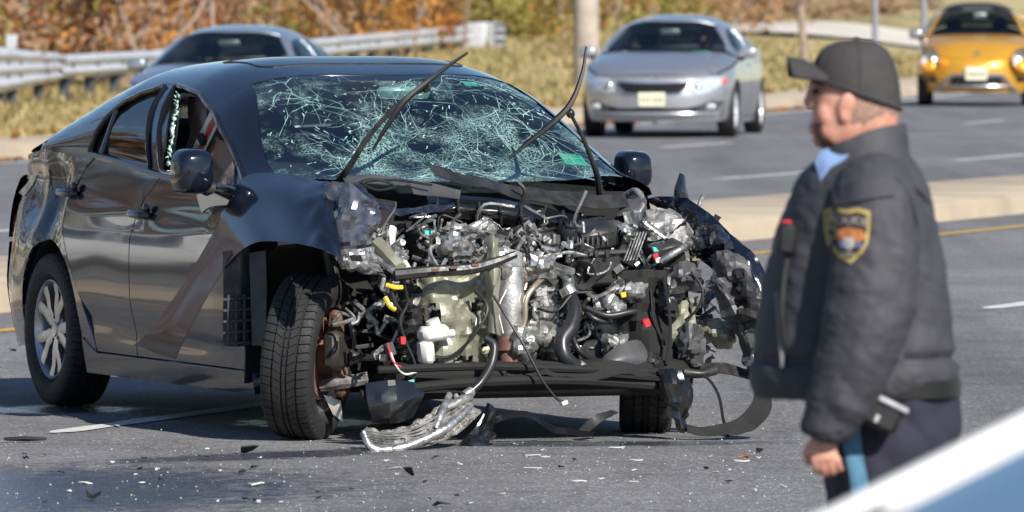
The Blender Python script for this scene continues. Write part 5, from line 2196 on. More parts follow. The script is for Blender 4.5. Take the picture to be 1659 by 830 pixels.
# engine: block, head, covers
eng = bpy.data.objects.new('engine', None)
eng.empty_display_size = .2
link(eng, WR)
mb = MB()
mb.box(E(820, 500, 1.28), (.34, .50, .42), (0, 4, 0), ch=.05)
mb.box(E(720, 500, 1.30), (.30, .34, .36), (0, -4, 6), ch=.08)
part(mb, 'block', m_al2, eng)
mb = MB()
mb.box(E(800, 392, 1.36), (.26, .56, .075), (0, 6, 0), ch=.02)
part(mb, 'valve_cover', m_gy, eng)
for k in range(9):
    mb = MB()
    mb.box(E(712 + k * 23, 383 + k * .8, 1.48), (.03, .012, .05), (0, 10, 0), ch=.003)
    part(mb, 'cover_rib', m_al2, eng)
for k in range(10):
    mb = MB()
    p = E(706 + k * 22, 395 + k * 1.2, 1.515)
    mb.lathe([(-.010, .0001), (-.010, .009), (.01, .009)], p, (0, 0, 90), n=6)
    part(mb, 'bolt', m_al, eng)
# cylinder head face with ports
sheet('head_face', [[(705, 402, 1.50), (770, 404, 1.52), (890, 412, 1.50)], [(708, 430, 1.52), (770, 432, 1.54), (892, 440, 1.52)], [(715, 456, 1.50), (772, 460, 1.52), (890, 470, 1.50)]], m_al, eng, sub=7, amp=.03, freq=18, fold=.05, seed=1)
# block casting with ribs, lower engine
sheet('casting', [[(846, 440, 1.54), (880, 445, 1.58), (905, 455, 1.54)], [(848, 500, 1.56), (878, 505, 1.62), (904, 505, 1.56)], [(850, 580, 1.54), (880, 585, 1.58), (905, 585, 1.54)]], m_al, eng, sub=8, amp=.05, freq=15, fold=.06, seed=2)
for k in range(5):
    mb = MB()
    mb.box(E(878, 470 + k * 24, 1.61), (.02, .10, .012), (0, 0, 0), ch=.003)
    part(mb, 'casting_rib', m_al, eng)
# catalytic converter under its heat shield
c0, c1 = E(822, 408, 1.62), E(826, 548, 1.66)
ax = (c1 - c0)
prof = []
for i in range(15):
    t = i / 14
    prof.append((t * ax.length, .050 + .010 * math.sin(math.pi * t) + (.004 if i % 2 else -.003)))
q = Vector((0, 1, 0)).rotation_difference(ax.normalized()).to_matrix()
MB().lathe([(0, .0001)] + prof + [(ax.length, .0001)], c0, q, n=22).build('heat_shield', m_shield, eng)
mb = MB()
mb.lathe([(0, .0001), (0, .052), (.05, .056), (.06, .045), (.10, .045), (.11, .062), (.125, .062), (.125, .0001)], c1, q, n=20)
part(mb, 'exhaust_flange', m_redbr, eng)
for a in range(3):
    mb = MB()
    mb.lathe([(0, .0001), (0, .011), (.03, .011), (.03, .0001)], c1 + Vector((math.cos(a * 2.1) * .05, math.sin(a * 2.1) * .05, -.11)), (90, 0, 0), n=6)
    part(mb, 'bolt', m_rust, eng)
sheet('shield_top', [[(788, 412, 1.62), (815, 404, 1.68), (850, 412, 1.64)], [(790, 432, 1.64), (818, 428, 1.72), (852, 434, 1.66)], [(794, 452, 1.62), (820, 450, 1.68), (850, 454, 1.62)]], m_shield, eng, sub=6, amp=.02, freq=14, fold=.03)
for (px, py, w, h, mm) in ((868, 512, 30, 50, m_al), (862, 555, 34, 34, m_dk), (872, 470, 24, 24, m_al2), (760, 470, 20, 30, m_al2)):
    mb = MB()
    p = E(px, py, 1.58)
    mb.box(p, (.08, w / 421, h / 421), (0, 0, rng.uniform(-12, 12)), ch=.008)
    part(mb, 'engine_bracket', mm, eng)
mb = MB()
p = E(985, 535, 1.48)
mb.lathe([(-.06, .0001), (-.06, .05), (-.05, .062), (.03, .062), (.05, .045), (.06, .02), (.06, .0001)], p, (0, 0, 70), n=22)
part(mb, 'alternator', m_al2, eng)
for k in range(8):
    mb = MB()
    a = k * math.pi / 4
    p2 = p + Vector((.045, math.cos(a) * .045 - .01, math.sin(a) * .045))
    mb.box(p2, (.03, .012, .012), (0, 0, 0), ch=.002)
    part(mb, 'cooling_fin', m_dk, eng)
mb = MB()
mb.lathe([(-.015, .0001), (-.015, .055), (-.005, .06), (.005, .05), (.015, .06), (.02, .055), (.02, .0001)], E(960, 575, 1.56), (0, 0, 75), n=24)
part(mb, 'pulley', m_dk, eng)

# olive-grey crumpled bulkhead with holes, left of the engine
def holesA(u, v):
    for (a, b, r_) in ((.22, .36, .10), (.55, .70, .05), (.55, .86, .04), (.78, .30, .05), (.72, .72, .035), (.36, .82, .035), (.9, .6, .03)):
        if (u - a) ** 2 + ((v - b) * .8) ** 2 < r_ ** 2:
            return True
    return False


sheet('bulkhead', [[(676, 452, 1.66), (705, 446, 1.72), (750, 440, 1.74), (800, 398, 1.74)],
                   [(680, 490, 1.70), (710, 492, 1.76), (752, 488, 1.72), (798, 470, 1.80)],
                   [(690, 530, 1.70), (715, 535, 1.76), (755, 535, 1.74), (796, 530, 1.80)],
                   [(700, 570, 1.68), (720, 580, 1.74), (755, 585, 1.72), (792, 580, 1.78)],
                   [(720, 598, 1.66), (735, 602, 1.70), (760, 602, 1.70), (788, 598, 1.74)]], m_olive, sub=9, amp=.045, freq=8, fold=.055, seed=3, holes=holesA)
sheet('bulkhead_flange', [[(786, 384, 1.74), (800, 380, 1.78), (812, 386, 1.76)], [(788, 450, 1.78), (800, 450, 1.84), (810, 452, 1.80)], [(786, 540, 1.78), (798, 540, 1.84), (806, 545, 1.8)]], m_olive, sub=7, amp=.02, freq=9, fold=.02, seed=8)
pipe('inner_rail', [(574, 368, 1.45), (612, 398, 1.60), (648, 436, 1.74)], [.034, .036, .030], m_olive, n=6)
pipe('inner_rail', [(562, 392, 1.5), (600, 412, 1.64), (640, 442, 1.76)], [.012, .014, .012], m_al, n=6)
pipe('filler_neck', [(634, 372, 1.5), (634, 396, 1.56), (648, 418, 1.62), (662, 436, 1.68)], [.022, .018, .018, .012], m_wht)
mb = MB()
mb.box(E(700, 398, 1.46), (.20, .15, .12), (4, 8, 10), ch=.012)
part(mb, 'battery', m_dk)
mb = MB()
mb.box(E(692, 378, 1.54), (.03, .03, .02))
part(mb, 'battery_clamp', m_teal)
pipe('crossbar', [(640, 446, 1.78), (700, 440, 1.82), (760, 436, 1.84), (800, 426, 1.84), (836, 412, 1.84)], [.024, .022, .022, .02, .014], m_dk, n=8)
for (a, b) in ((705, 438), (735, 434), (770, 430)):
    mb = MB()
    mb.box(E(a, b, 1.86), (.008, .03, .012), ch=.002)
    part(mb, 'rust_patch', m_rust)
# washer bottle
mb = MB()
mb.box(E(702, 540, 1.80), (.09, .11, .06), (8, 0, 0), ch=.016)
mb.box(E(690, 570, 1.80), (.07, .055, .10), (6, 0, 0), ch=.016)
mb.tube([E(704, 528, 1.80), E(700, 518, 1.80)], .026, n=12, smooth=False)
mb.tube([E(715, 542, 1.82), E(735, 540, 1.82)], .016, n=10, smooth=False)
part(mb, 'washer_bottle', m_wht)

# air filter box
ab = bpy.data.objects.new('air_filter_box', None)
ab.empty_display_size = .1
link(ab, WR)
mb = MB()
mb.box(E(952, 382, 1.50), (.20, .20, .085), (10, 12, -6), ch=.016)
part(mb, 'lid', m_dk, ab)
for k in range(9):
    mb = MB()
    mb.box(E(920 + k * 8, 392 - k * .2, 1.61), (.006, .006, .035), ch=.0015)
    part(mb, 'lid_rib', m_gy, ab)
mb = MB()
mb.box(E(958, 432, 1.50), (.20, .205, .145), (2, 4, -6), ch=.02)
part(mb, 'base', m_dk, ab)
mb = MB()
mb.box(E(958, 407, 1.51), (.22, .222, .014), (4, 4, -6), ch=.004)
part(mb, 'seam_flange', m_gy, ab)
for k in range(4):
    mb = MB()
    mb.box(E(930 + k * 18, 412, 1.625), (.01, .018, .03), ch=.003)
    part(mb, 'clip', m_dk, ab)
mb = MB()
mb.lathe([(.02, .034), (-.03, .036), (-.045, .050), (-.05, .056), (-.044, .060), (-.02, .058), (.03, .055)], E(938, 446, 1.60), (0, 0, 82), n=24)
part(mb, 'snorkel', m_dk, ab)
mb = MB()
mb.lathe([(.0, .0001), (.0, .036)], E(938, 446, 1.585), (0, 0, 82), n=20)
part(mb, 'snorkel_dark', m_under, ab)
pipe('intake_duct', [(985, 370, 1.46), (1000, 372, 1.5), (1008, 392, 1.5), (1000, 404, 1.5)], [.03, .034, .032, .026], m_gy)
# control unit with fins
ec = bpy.data.objects.new('control_unit', None)
ec.empty_display_size = .1
link(ec, WR)
mb = MB()
mb.box(E(1018, 398, 1.58), (.05, .085, .15), (-22, 0, 0), ch=.006)
part(mb, 'case', m_dk, ec)
for k in range(5):
    mb = MB()
    mb.box(E(1012 + k * 5 + 6, 406 - k * .5 - 6, 1.62), (.02, .006, .12), (-22, 0, 0), ch=.0015)
    part(mb, 'fin', m_al, ec)
# fuse box
fb = bpy.data.objects.new('fuse_box', None)
fb.empty_display_size = .1
link(fb, WR)
mb = MB()
mb.box(E(1078, 412, 1.58), (.10, .13, .09), (14, 10, 0), ch=.01)
part(mb, 'case', m_dk, fb)
for (a, b, mm) in ((1062, 404, m_teal), (1062, 415, m_redp), (1094, 410, m_teal), (1066, 422, m_wht), (1086, 466, m_teal), (1010, 478, m_yel)):
    mb = MB()
    mb.box(E(a, b, 1.66), (.012, .022, .02), (14, 0, 0), ch=.002)
    part(mb, 'fuse', mm, fb)
# crumpled strut tower and inner wing (left)
sheet('strut_tower', [[(1010, 352, 1.30), (1060, 346, 1.36), (1110, 356, 1.36), (1136, 392, 1.36)], [(1018, 372, 1.40), (1062, 366, 1.48), (1104, 376, 1.46), (1130, 404, 1.44)], [(1030, 396, 1.46), (1066, 392, 1.54), (1100, 398, 1.52), (1126, 420, 1.48)]], m_al2, sub=8, amp=.06, freq=9, fold=.07, seed=5)
pipe('brace', [(1070, 424, 1.66), (1096, 408, 1.68), (1118, 396, 1.64)], .014, m_al)
sheet('inner_wing', [[(1080, 500, 1.62), (1105, 490, 1.68), (1130, 480, 1.66)], [(1078, 540, 1.64), (1104, 540, 1.72), (1128, 530, 1.70)], [(1082, 590, 1.62), (1104, 592, 1.70), (1124, 580, 1.66)]], m_olive, sub=7, amp=.05, freq=9, fold=.06, seed=6)
sheet('rail_end', [[(1128, 518, 1.6), (1160, 516, 1.68), (1192, 524, 1.66)], [(1130, 540, 1.66), (1160, 540, 1.74), (1190, 545, 1.70)], [(1134, 562, 1.6), (1162, 562, 1.68), (1186, 564, 1.66)]], m_olive, sub=6, amp=.03, freq=10, fold=.04, seed=12)
sheet('wheel_shroud', [[(1000, 440, 1.60), (1050, 436, 1.66), (1112, 440, 1.64)], [(1000, 520, 1.62), (1050, 520, 1.70), (1118, 520, 1.68)], [(1000, 612, 1.66), (1050, 625, 1.72), (1124, 625, 1.70)]], m_wells, sub=6, amp=.05, freq=7, fold=.05, seed=13)
# dark inner volume behind everything
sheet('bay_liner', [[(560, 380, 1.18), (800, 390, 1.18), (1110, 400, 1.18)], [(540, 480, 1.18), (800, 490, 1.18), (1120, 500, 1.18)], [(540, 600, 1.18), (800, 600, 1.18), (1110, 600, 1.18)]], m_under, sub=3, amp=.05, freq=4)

# hoses and pipes
pipe('radiator_hose', [(921, 472, 1.66), (931, 500, 1.72), (925, 530, 1.76), (911, 552, 1.78), (914, 576, 1.80), (930, 592, 1.80), (946, 604, 1.80)], [.024, .027, .031, .031, .030, .027, .026], m_hose, n=14)
pipe('hose_clamp', [(917, 466, 1.66), (923, 478, 1.67)], .032, m_al, n=14)
pipe('hose_clamp', [(934, 595, 1.80), (944, 602, 1.80)], .032, m_al2, n=14)
pipe('thermostat', [(890, 446, 1.60), (908, 440, 1.64), (920, 452, 1.66), (921, 470, 1.66)], [.018, .022, .024, .022], m_al, n=12)
pipe('coolant_stub', [(896, 430, 1.62), (912, 436, 1.66), (928, 441, 1.70)], [.014, .016, .016], m_al, n=12)
pipe('coolant_pipe', [(886, 446, 1.62), (868, 462, 1.68), (852, 486, 1.70), (850, 520, 1.70), (838, 560, 1.70), (835, 588, 1.68)], .011, m_cop)
pipe('dip_tube', [(872, 405, 1.58), (858, 440, 1.62), (850, 470, 1.64)], .007, m_cop)
pipe('hose', [(950, 500, 1.62), (985, 512, 1.66), (1030, 505, 1.66), (1070, 510, 1.6)], .014, m_hose)
pipe('hose', [(940, 490, 1.58), (960, 515, 1.64), (985, 520, 1.64), (1010, 500, 1.6)], .012, m_hose)
pipe('hose', [(925, 540, 1.66), (940, 570, 1.70), (975, 590, 1.66)], .013, m_hose)
pipe('brake_line', [(800, 480, 1.86), (822, 516, 1.92), (850, 562, 1.96), (876, 612, 1.98), (900, 644, 1.98), (914, 652, 1.98)], .0055, m_wire, n=6)
mb = MB()
mb.box(E(914, 653, 1.985), (.02, .026, .016), (20, 0, 0))
part(mb, 'line_end', m_wht)
pipe('heater_hose', [(786, 548, 1.88), (800, 560, 1.90), (796, 590, 1.92), (780, 618, 1.95), (764, 634, 1.96)], [.012, .017, .018, .017, .015], m_hose)
pipe('hose_fitting', [(764, 634, 1.96), (752, 642, 1.97)], .02, m_al, n=10)
pipe('evap_tube', [(770, 470, 1.78), (790, 500, 1.84), (770, 540, 1.84), (735, 575, 1.80), (700, 580, 1.78)], .006, m_wire, n=6)
# wiring loom with yellow sleeves, left
for (pts, mm, r_) in (([(640, 440, 1.7), (632, 462, 1.8), (640, 490, 1.84), (652, 512, 1.84), (640, 545, 1.84), (630, 565, 1.84)], m_wire, .007),
                      ([(652, 450, 1.74), (660, 490, 1.84), (648, 520, 1.86), (660, 560, 1.86), (672, 590, 1.86), (670, 618, 1.86)], m_wire, .006),
                      ([(622, 452, 1.76), (620, 470, 1.8), (640, 462, 1.82)], m_al2, .009),
                      ([(626, 462, 1.82), (640, 466, 1.84), (652, 466, 1.84)], m_yel, .009),
                      ([(624, 482, 1.83), (632, 496, 1.85), (640, 502, 1.85)], m_yel, .010),
                      ([(630, 560, 1.85), (640, 590, 1.88), (655, 606, 1.88), (675, 603, 1.88)], m_wht, .004),
                      ([(628, 556, 1.86), (636, 585, 1.88), (656, 598, 1.88)], m_redp, .003),
                      ([(1075, 450, 1.70), (1082, 490, 1.76), (1086, 540, 1.78), (1080, 590, 1.80)], m_wire, .007),
                      ([(1055, 470, 1.68), (1060, 520, 1.72), (1078, 560, 1.74)], m_wire, .006),
                      ([(1120, 440, 1.74), (1138, 470, 1.78), (1130, 500, 1.78), (1110, 520, 1.76)], m_wire, .006),
                      ([(820, 470, 1.74), (808, 500, 1.80), (815, 540, 1.82)], m_wht, .003),
                      ([(870, 500, 1.66), (900, 505, 1.72), (925, 478, 1.72)], m_wire, .005),
                      ([(1120, 608, 1.90), (1145, 612, 1.94), (1164, 640, 1.96), (1172, 680, 1.96), (1180, 708, 1.94)], m_wire, .006),
                      ([(560, 500, 1.66), (575, 515, 1.70), (570, 525, 1.72), (580, 520, 1.72), (582, 506, 1.72)], m_al2, .005)):
    pipe('wire', pts, r_, mm, n=6)
mb = MB()
mb.box(E(632, 566, 1.85), (.03, .03, .05), (20, 0, 0))
part(mb, 'connector', m_gy)
mb = MB()
mb.box(E(652, 552, 1.87), (.02, .02, .03))
part(mb, 'connector', m_redp)
mb = MB()
mb.box(E(667, 622, 1.87), (.012, .022, .03), (15, 0, 0))
part(mb, 'connector', m_teal)
mb = MB()
mb.box(E(1048, 528, 1.70), (.03, .030, .055), (18, 0, 0), ch=.006)
part(mb, 'relay', m_redp)

# small broken brackets, bolts and fittings too many to pick apart
CL = random.Random(77)
for (mm, nm, cnt) in ((m_dk, 'dark_fragments', 260), (m_al, 'bright_fragments', 230), (m_al2, 'dull_fragments', 150), (m_gy, 'grey_fragments', 90)):
    mb = MB()
    for i in range(cnt):
        px, py = CL.uniform(600, 1150), CL.uniform(370, 600)
        if mm is m_al:
            px, py = CL.choice(((CL.gauss(860, 60), CL.gauss(450, 60)), (CL.gauss(690, 50), CL.gauss(410, 25)), (CL.gauss(1060, 50), CL.gauss(420, 40)), (CL.gauss(900, 100), CL.gauss(540, 45))))
        px, py = min(1150, max(600, px)), min(600, max(372, py))
        c = E(px, py, CL.uniform(1.40, 1.64) if mm in (m_al, m_al2) else CL.uniform(1.30, 1.56))
        k = CL.random()
        rt = (CL.uniform(-60, 60), CL.uniform(-60, 60), CL.uniform(-60, 60))
        if k < .22:
            mb.box(c, (CL.uniform(.006, .02), CL.uniform(.01, .06), CL.uniform(.008, .03)), rt, ch=.002)
        elif k < .42:
            d = Vector((CL.gauss(0, 1), CL.gauss(0, 1), CL.gauss(0, 1))).normalized() * CL.uniform(.02, .07)
            mb.cyl(c, c + d, CL.uniform(.005, .018), n=8)
        elif k < .66:
            p = [c]
            for _ in range(3):
                p.append(p[-1] + Vector((CL.gauss(0, .03), CL.gauss(0, .06), CL.gauss(0, .05))))
            mb.tube(p, CL.uniform(.003, .009), n=5, sub=4)
        else:
            u = Vector((CL.gauss(0, .3), CL.gauss(0, 1), CL.gauss(0, 1))).normalized() * CL.uniform(.03, .08)
            v = u.orthogonal().normalized() * CL.uniform(.02, .05)
            mb.patch([[c, c + u * .5, c + u], [c + v * .5, c + u * .5 + v * .6, c + u + v * .4], [c + v, c + u * .5 + v, c + u + v]], sub=3, thick=.002, amp=.02, freq=30, fold=.02)
    stuff(part(mb, nm, mm))

for (px, py, lx, wpx, hpx, mm, sd_) in ((845, 560, 1.66, 40, 60, m_al, 1), (875, 430, 1.62, 46, 40, m_al, 2), (740, 400, 1.58, 60, 36, m_al, 3), (1030, 470, 1.60, 46, 30, m_al2, 4), (985, 500, 1.58, 40, 34, m_al, 5),
                                       (1110, 450, 1.66, 50, 40, m_gy, 6), (1085, 480, 1.66, 36, 50, m_dk, 7), (640, 420, 1.62, 36, 30, m_al, 8), (880, 545, 1.64, 44, 44, m_al2, 9), (668, 500, 1.66, 26, 60, m_dk, 10),
                                       (1005, 560, 1.6, 50, 30, m_al2, 11), (760, 372, 1.56, 70, 20, m_al2, 12), (1120, 560, 1.72, 30, 60, m_gy, 13), (1060, 590, 1.7, 40, 26, m_dk, 14)):
    sheet('torn_casting', [[(px - wpx / 2, py - hpx / 2, lx), (px, py - hpx / 2 - 3, lx + .04), (px + wpx / 2, py - hpx / 2 + 4, lx)],
                           [(px - wpx / 2 - 3, py, lx + .02), (px, py, lx + .09), (px + wpx / 2 + 3, py, lx + .03)],
                           [(px - wpx / 2, py + hpx / 2, lx), (px, py + hpx / 2 + 4, lx + .05), (px + wpx / 2, py + hpx / 2, lx)]], mm, sub=6, amp=.03, freq=17, fold=.045, seed=sd_, angle=26)

# lower structure: beams (matte black stands in for their shade), subframe, trays
pipe('radiator_support', [(612, 600, 1.86), (760, 594, 1.90), (900, 597, 1.92), (1088, 604, 1.88)], .016, m_wells, n=8)
sheet('support_lip', [[(820, 590, 1.88), (900, 588, 1.9), (1000, 590, 1.9), (1080, 600, 1.86)], [(822, 608, 1.92), (900, 610, 1.94), (1000, 612, 1.94), (1080, 616, 1.9)]], m_wells, sub=5, amp=.04, freq=9, fold=.02)
mb = MB()
mb.box((1.72, .06, .235), (.16, 1.22, .13), (0, 6, 0), ch=.03)
part(mb, 'crossmember', m_wells)
pipe('crossmember_pipe', [(585, 640, 1.84), (740, 622, 1.90), (920, 616, 1.92), (1100, 628, 1.86)], .02, m_wells, n=8)
mb = MB()
mb.box((1.38, 0, .22), (.44, .92, .08), (0, 0, 0), ch=.03)
part(mb, 'subframe', m_dk)
sheet('splash_guard', [[(592, 622, 1.86), (640, 616, 1.90), (690, 622, 1.88)], [(596, 654, 1.88), (642, 652, 1.92), (684, 650, 1.9)], [(606, 684, 1.88), (640, 686, 1.92), (672, 676, 1.9)]], m_trim, sub=4, amp=.012, freq=7, fold=.02, angle=14)
sheet('belt_cover', [[(962, 600, 1.72), (985, 572, 1.76), (1030, 552, 1.72), (1062, 572, 1.70)], [(965, 606, 1.76), (990, 590, 1.80), (1034, 580, 1.78), (1066, 600, 1.74)], [(975, 614, 1.74), (1000, 612, 1.78), (1036, 612, 1.76), (1064, 616, 1.72)]], m_gy, sub=5, amp=.012, freq=9)
sheet('hanging_tray', [[(744, 720, 2.0), (770, 690, 1.98), (792, 655, 1.95)], [(768, 724, 2.02), (786, 695, 2.0), (798, 664, 1.97)], [(796, 722, 2.0), (800, 704, 1.98), (802, 690, 1.95)]], m_trim, sub=5, amp=.03, freq=12, fold=.04)
sheet('hanging_strip', [[(800, 676, 1.9), (850, 668, 1.92), (900, 690, 1.92), (962, 702, 1.88)], [(802, 686, 1.92), (850, 680, 1.94), (900, 702, 1.94), (960, 708, 1.9)]], m_trim, sub=6, amp=.016, freq=10)
sheet('hanging_strip', [[(934, 700, 1.82), (960, 676, 1.84), (990, 664, 1.82)], [(948, 706, 1.84), (975, 684, 1.86), (1002, 668, 1.84)]], m_dk, sub=5, amp=.01, freq=10)
sheet('torn_flap', [[(1070, 600, 1.90), (1090, 598, 1.94), (1108, 606, 1.92)], [(1076, 640, 1.94), (1098, 642, 1.98), (1120, 640, 1.94)], [(1092, 680, 1.95), (1106, 690, 1.98), (1118, 680, 1.95)], [(1104, 700, 1.95), (1110, 702, 1.97), (1114, 698, 1.95)]], m_trim, sub=5, amp=.03, freq=10, fold=.04)
# piece of bumper skin curling on the road
sheet('bumper_skin', [[(1112, 690, 1.96), (1140, 694, 1.98), (1180, 684, 2.0), (1206, 668, 2.0), (1222, 640, 1.98), (1214, 606, 1.94)],
                      [(1112, 704, 1.98), (1145, 708, 2.0), (1190, 704, 2.04), (1228, 692, 2.04), (1250, 662, 2.02), (1244, 620, 1.98)]], m_wells, sub=6, amp=.02, freq=7, fold=.02, seed=4)
sheet('lower_arm_left', [[(1120, 590, 1.7), (1170, 588, 1.74), (1215, 600, 1.74)], [(1124, 606, 1.74), (1170, 606, 1.78), (1215, 616, 1.76)]], m_dk, sub=4, amp=.02, freq=8)
pipe('tie_rod', [(1108, 604, 1.84), (1136, 606, 1.86), (1158, 600, 1.84)], [.02, .016, .02], m_dk)
# crushed condenser and its alloy pipe lying under the nose
cd = bpy.data.objects.new('condenser', None)
cd.empty_display_size = .1
link(cd, WR)
m_cond = mat('condenser_core', (.40, .38, .35), .55, .5, col2=(.16, .15, .14), vscale=45, bump=.8, bscale=150)
sheet('core', [[(586, 694, 2.02), (620, 698, 2.05), (662, 690, 2.06), (706, 668, 2.04), (746, 646, 2.0)], [(592, 708, 2.06), (628, 712, 2.1), (672, 704, 2.12), (722, 684, 2.1), (764, 660, 2.04)],
              [(604, 724, 2.08), (640, 728, 2.12), (690, 722, 2.14), (742, 700, 2.12), (778, 666, 2.06)]], m_cond, cd, sub=8, thick=.014, amp=.03, freq=20, fold=.035)
for k in range(7):
    u = k / 6
    pts = [(590 + u * 14, 698 + u * 26, 2.07 + u * .03), (628 + u * 14, 702 + u * 26, 2.11 + u * .03), (672 + u * 18, 694 + u * 28, 2.13 + u * .02), (712 + u * 28, 672 + u * 30, 2.11 + u * .02), (752 + u * 26, 650 + u * 18, 2.04 + u * .03)]
    pipe('fin_row', pts, .004, m_al2, cd, n=5, sub=4)
pipe('pipe', [(588, 700, 2.10), (600, 724, 2.13), (622, 730, 2.14), (664, 722, 2.16), (712, 700, 2.15), (738, 682, 2.12), (760, 660, 2.08)], [.012, .016, .019, .019, .018, .017, .014], m_al, cd, n=12)
pipe('pipe', [(705, 696, 2.14), (716, 668, 2.10), (728, 640, 2.02)], [.014, .015, .013], m_al, cd, n=12)
pipe('fitting', [(724, 662, 2.08), (745, 650, 2.06), (762, 644, 2.02)], [.012, .02, .016], m_al2, cd, n=10)
pipe('fitting', [(738, 640, 2.02), (746, 660, 2.06), (752, 676, 2.08)], [.01, .014, .012], m_al2, cd, n=10)

# front right corner: knuckle, driveshaft boot, strut, arm, liner
hub = bpy.data.objects.new('knuckle', None)
hub.empty_display_size = .1
link(hub, WR)
wc = Vector((1.345, -.745, .316))
inw = Vector((math.sin(R(38)), math.cos(R(38)), 0))
rin = Vector((0, 1, 0)).rotation_difference(inw).to_matrix()
mb = MB()
mb.lathe([(-.02, .0001), (-.02, .16), (.0, .165), (.012, .16), (.014, .07), (.05, .06), (.06, .04), (.06, .0001)], wc + inw * .045, rin, n=32)
part(mb, 'dust_shield', m_rust, hub)
mb = MB()
prof = [(0, .0001), (0, .042)] + [(.012 + i * .011, (.050 if i % 2 == 0 else .042) - i * .0026) for i in range(8)] + [(.11, .02), (.11, .0001)]
mb.lathe(prof, wc + inw * .10, rin, n=20)
part(mb, 'driveshaft_boot', m_dk, hub)
mb = MB()
mb.tube([wc + inw * .20, wc + inw * .29], .014, n=10, smooth=False)
part(mb, 'driveshaft', m_dk, hub)
mb = MB()
mb.tube([wc + inw * .29, wc + inw * .315], .015, n=10, smooth=False)
part(mb, 'shaft_end', m_wht, hub)
mb = MB()
mb.box(wc + inw * .12 + Vector((-.02, 0, .11)), (.06, .06, .14), (0, 10, 30), ch=.015)
mb.box(wc + inw * .12 + Vector((.03, 0, -.09)), (.05, .07, .12), (0, -10, 30), ch=.015)
part(mb, 'knuckle_casting', m_rust, hub)
mb = MB()
mb.box(wc + inw * .11 + Vector((.10, -.04, .03)), (.07, .10, .15), (0, 0, 38), ch=.02)
part(mb, 'brake_caliper', m_brake, hub)
pipe('strut', [(548, 520, 1.28), (546, 490, 1.26), (538, 440, 1.22), (530, 400, 1.2)], [.03, .028, .026, .026], m_dk, n=12)
pipe('ball_joint', [(546, 520, 1.36), (552, 505, 1.36), (556, 490, 1.34)], [.024, .028, .02], m_brake, n=12)
pipe('brake_hose', [(548, 505, 1.42), (566, 512, 1.46), (580, 520, 1.46), (582, 506, 1.46), (578, 505, 1.46)], .006, m_al2, n=6)
sheet('control_arm', [[(516, 622, 1.40), (552, 615, 1.46), (594, 608, 1.46)], [(520, 634, 1.44), (556, 630, 1.50), (596, 622, 1.50)]], m_al2, sub=5, thick=.02, amp=.01, freq=10)
sheet('arm_bracket', [[(524, 640, 1.40), (552, 650, 1.42)], [(540, 672, 1.42), (556, 684, 1.44)]], m_cop, sub=4, thick=.01, amp=.01)
lin_ = MB()
rows = [[(1.335 + .40 * math.cos(R(a)), y, .35 + .40 * math.sin(R(a))) for a in range(205, 70, -15)] for y in (-.50, -.66, -.83)]
lin_.patch(rows, sub=2, thick=.004, amp=.02, freq=6)
part(lin_, 'arch_liner', m_wells)
mb = MB()
mb.patch([[(.96, y, z) for y in (-.50, -.7, -.86)] for z in (.2, .5, .86)], sub=3, thick=.01, amp=.02)
part(mb, 'hinge_pillar', m_wells)
sheet('liner_panel', [[(362, 408, 1.02), (384, 404, 1.06), (404, 402, 1.06)], [(362, 480, 1.03), (384, 480, 1.07), (404, 478, 1.07)], [(362, 560, 1.03), (384, 562, 1.07), (402, 560, 1.07)]], m_dk, sub=5, amp=.01, freq=8)
for k in range(5):
    pipe('liner_rib', [(362, 486 + k * 18, 1.085), (384, 484 + k * 18, 1.10), (404, 483 + k * 18, 1.095)], .006, m_gy, n=6, sub=3)
for k in range(3):
    pipe('liner_rib', [(370 + k * 13, 478, 1.09), (370 + k * 13, 520, 1.095), (370 + k * 13, 562, 1.09)], .005, m_gy, n=6, sub=3)
sheet('inner_wing', [[(404, 410, 1.10), (430, 406, 1.14)], [(406, 470, 1.1), (432, 468, 1.14)], [(408, 560, 1.1), (430, 560, 1.14)]], m_gy, sub=4, amp=.01)

# wipers
for (nm, arm, blade) in (('wiper', [(550, 292, 1.18), (566, 270, 1.26), (600, 218, 1.32), (650, 165, 1.34), (690, 143, 1.34)], [(604, 243, 1.34), (625, 208, 1.37), (655, 165, 1.39), (690, 135, 1.38), (725, 108, 1.34), (757, 86, 1.30)]),
                         ('wiper', [(972, 314, 1.16), (966, 280, 1.24), (945, 225, 1.32), (924, 184, 1.36)], [(824, 257, 1.36), (860, 228, 1.38), (900, 195, 1.40), (926, 165, 1.40), (943, 120, 1.38), (950, 76, 1.34)])):
    e_ = bpy.data.objects.new(nm, None)
    e_.empty_display_size = .1
    link(e_, WR)
    pipe('arm', arm, [.016, .013, .010, .008, .007], m_dk, e_, n=8)
    pipe('blade', blade, [.005, .009, .013, .011, .008, .005], m_wire, e_, n=6)
    k = len(blade) // 2
    mb = MB()
    c = E(*arm[-1])
    mb.box(c, (.03, .03, .03), (20, 20, 0), ch=.006)
    part(mb, 'joint', m_dk, e_)
# ================================================================== PEOPLE
from mathutils.bvhtree import BVHTree


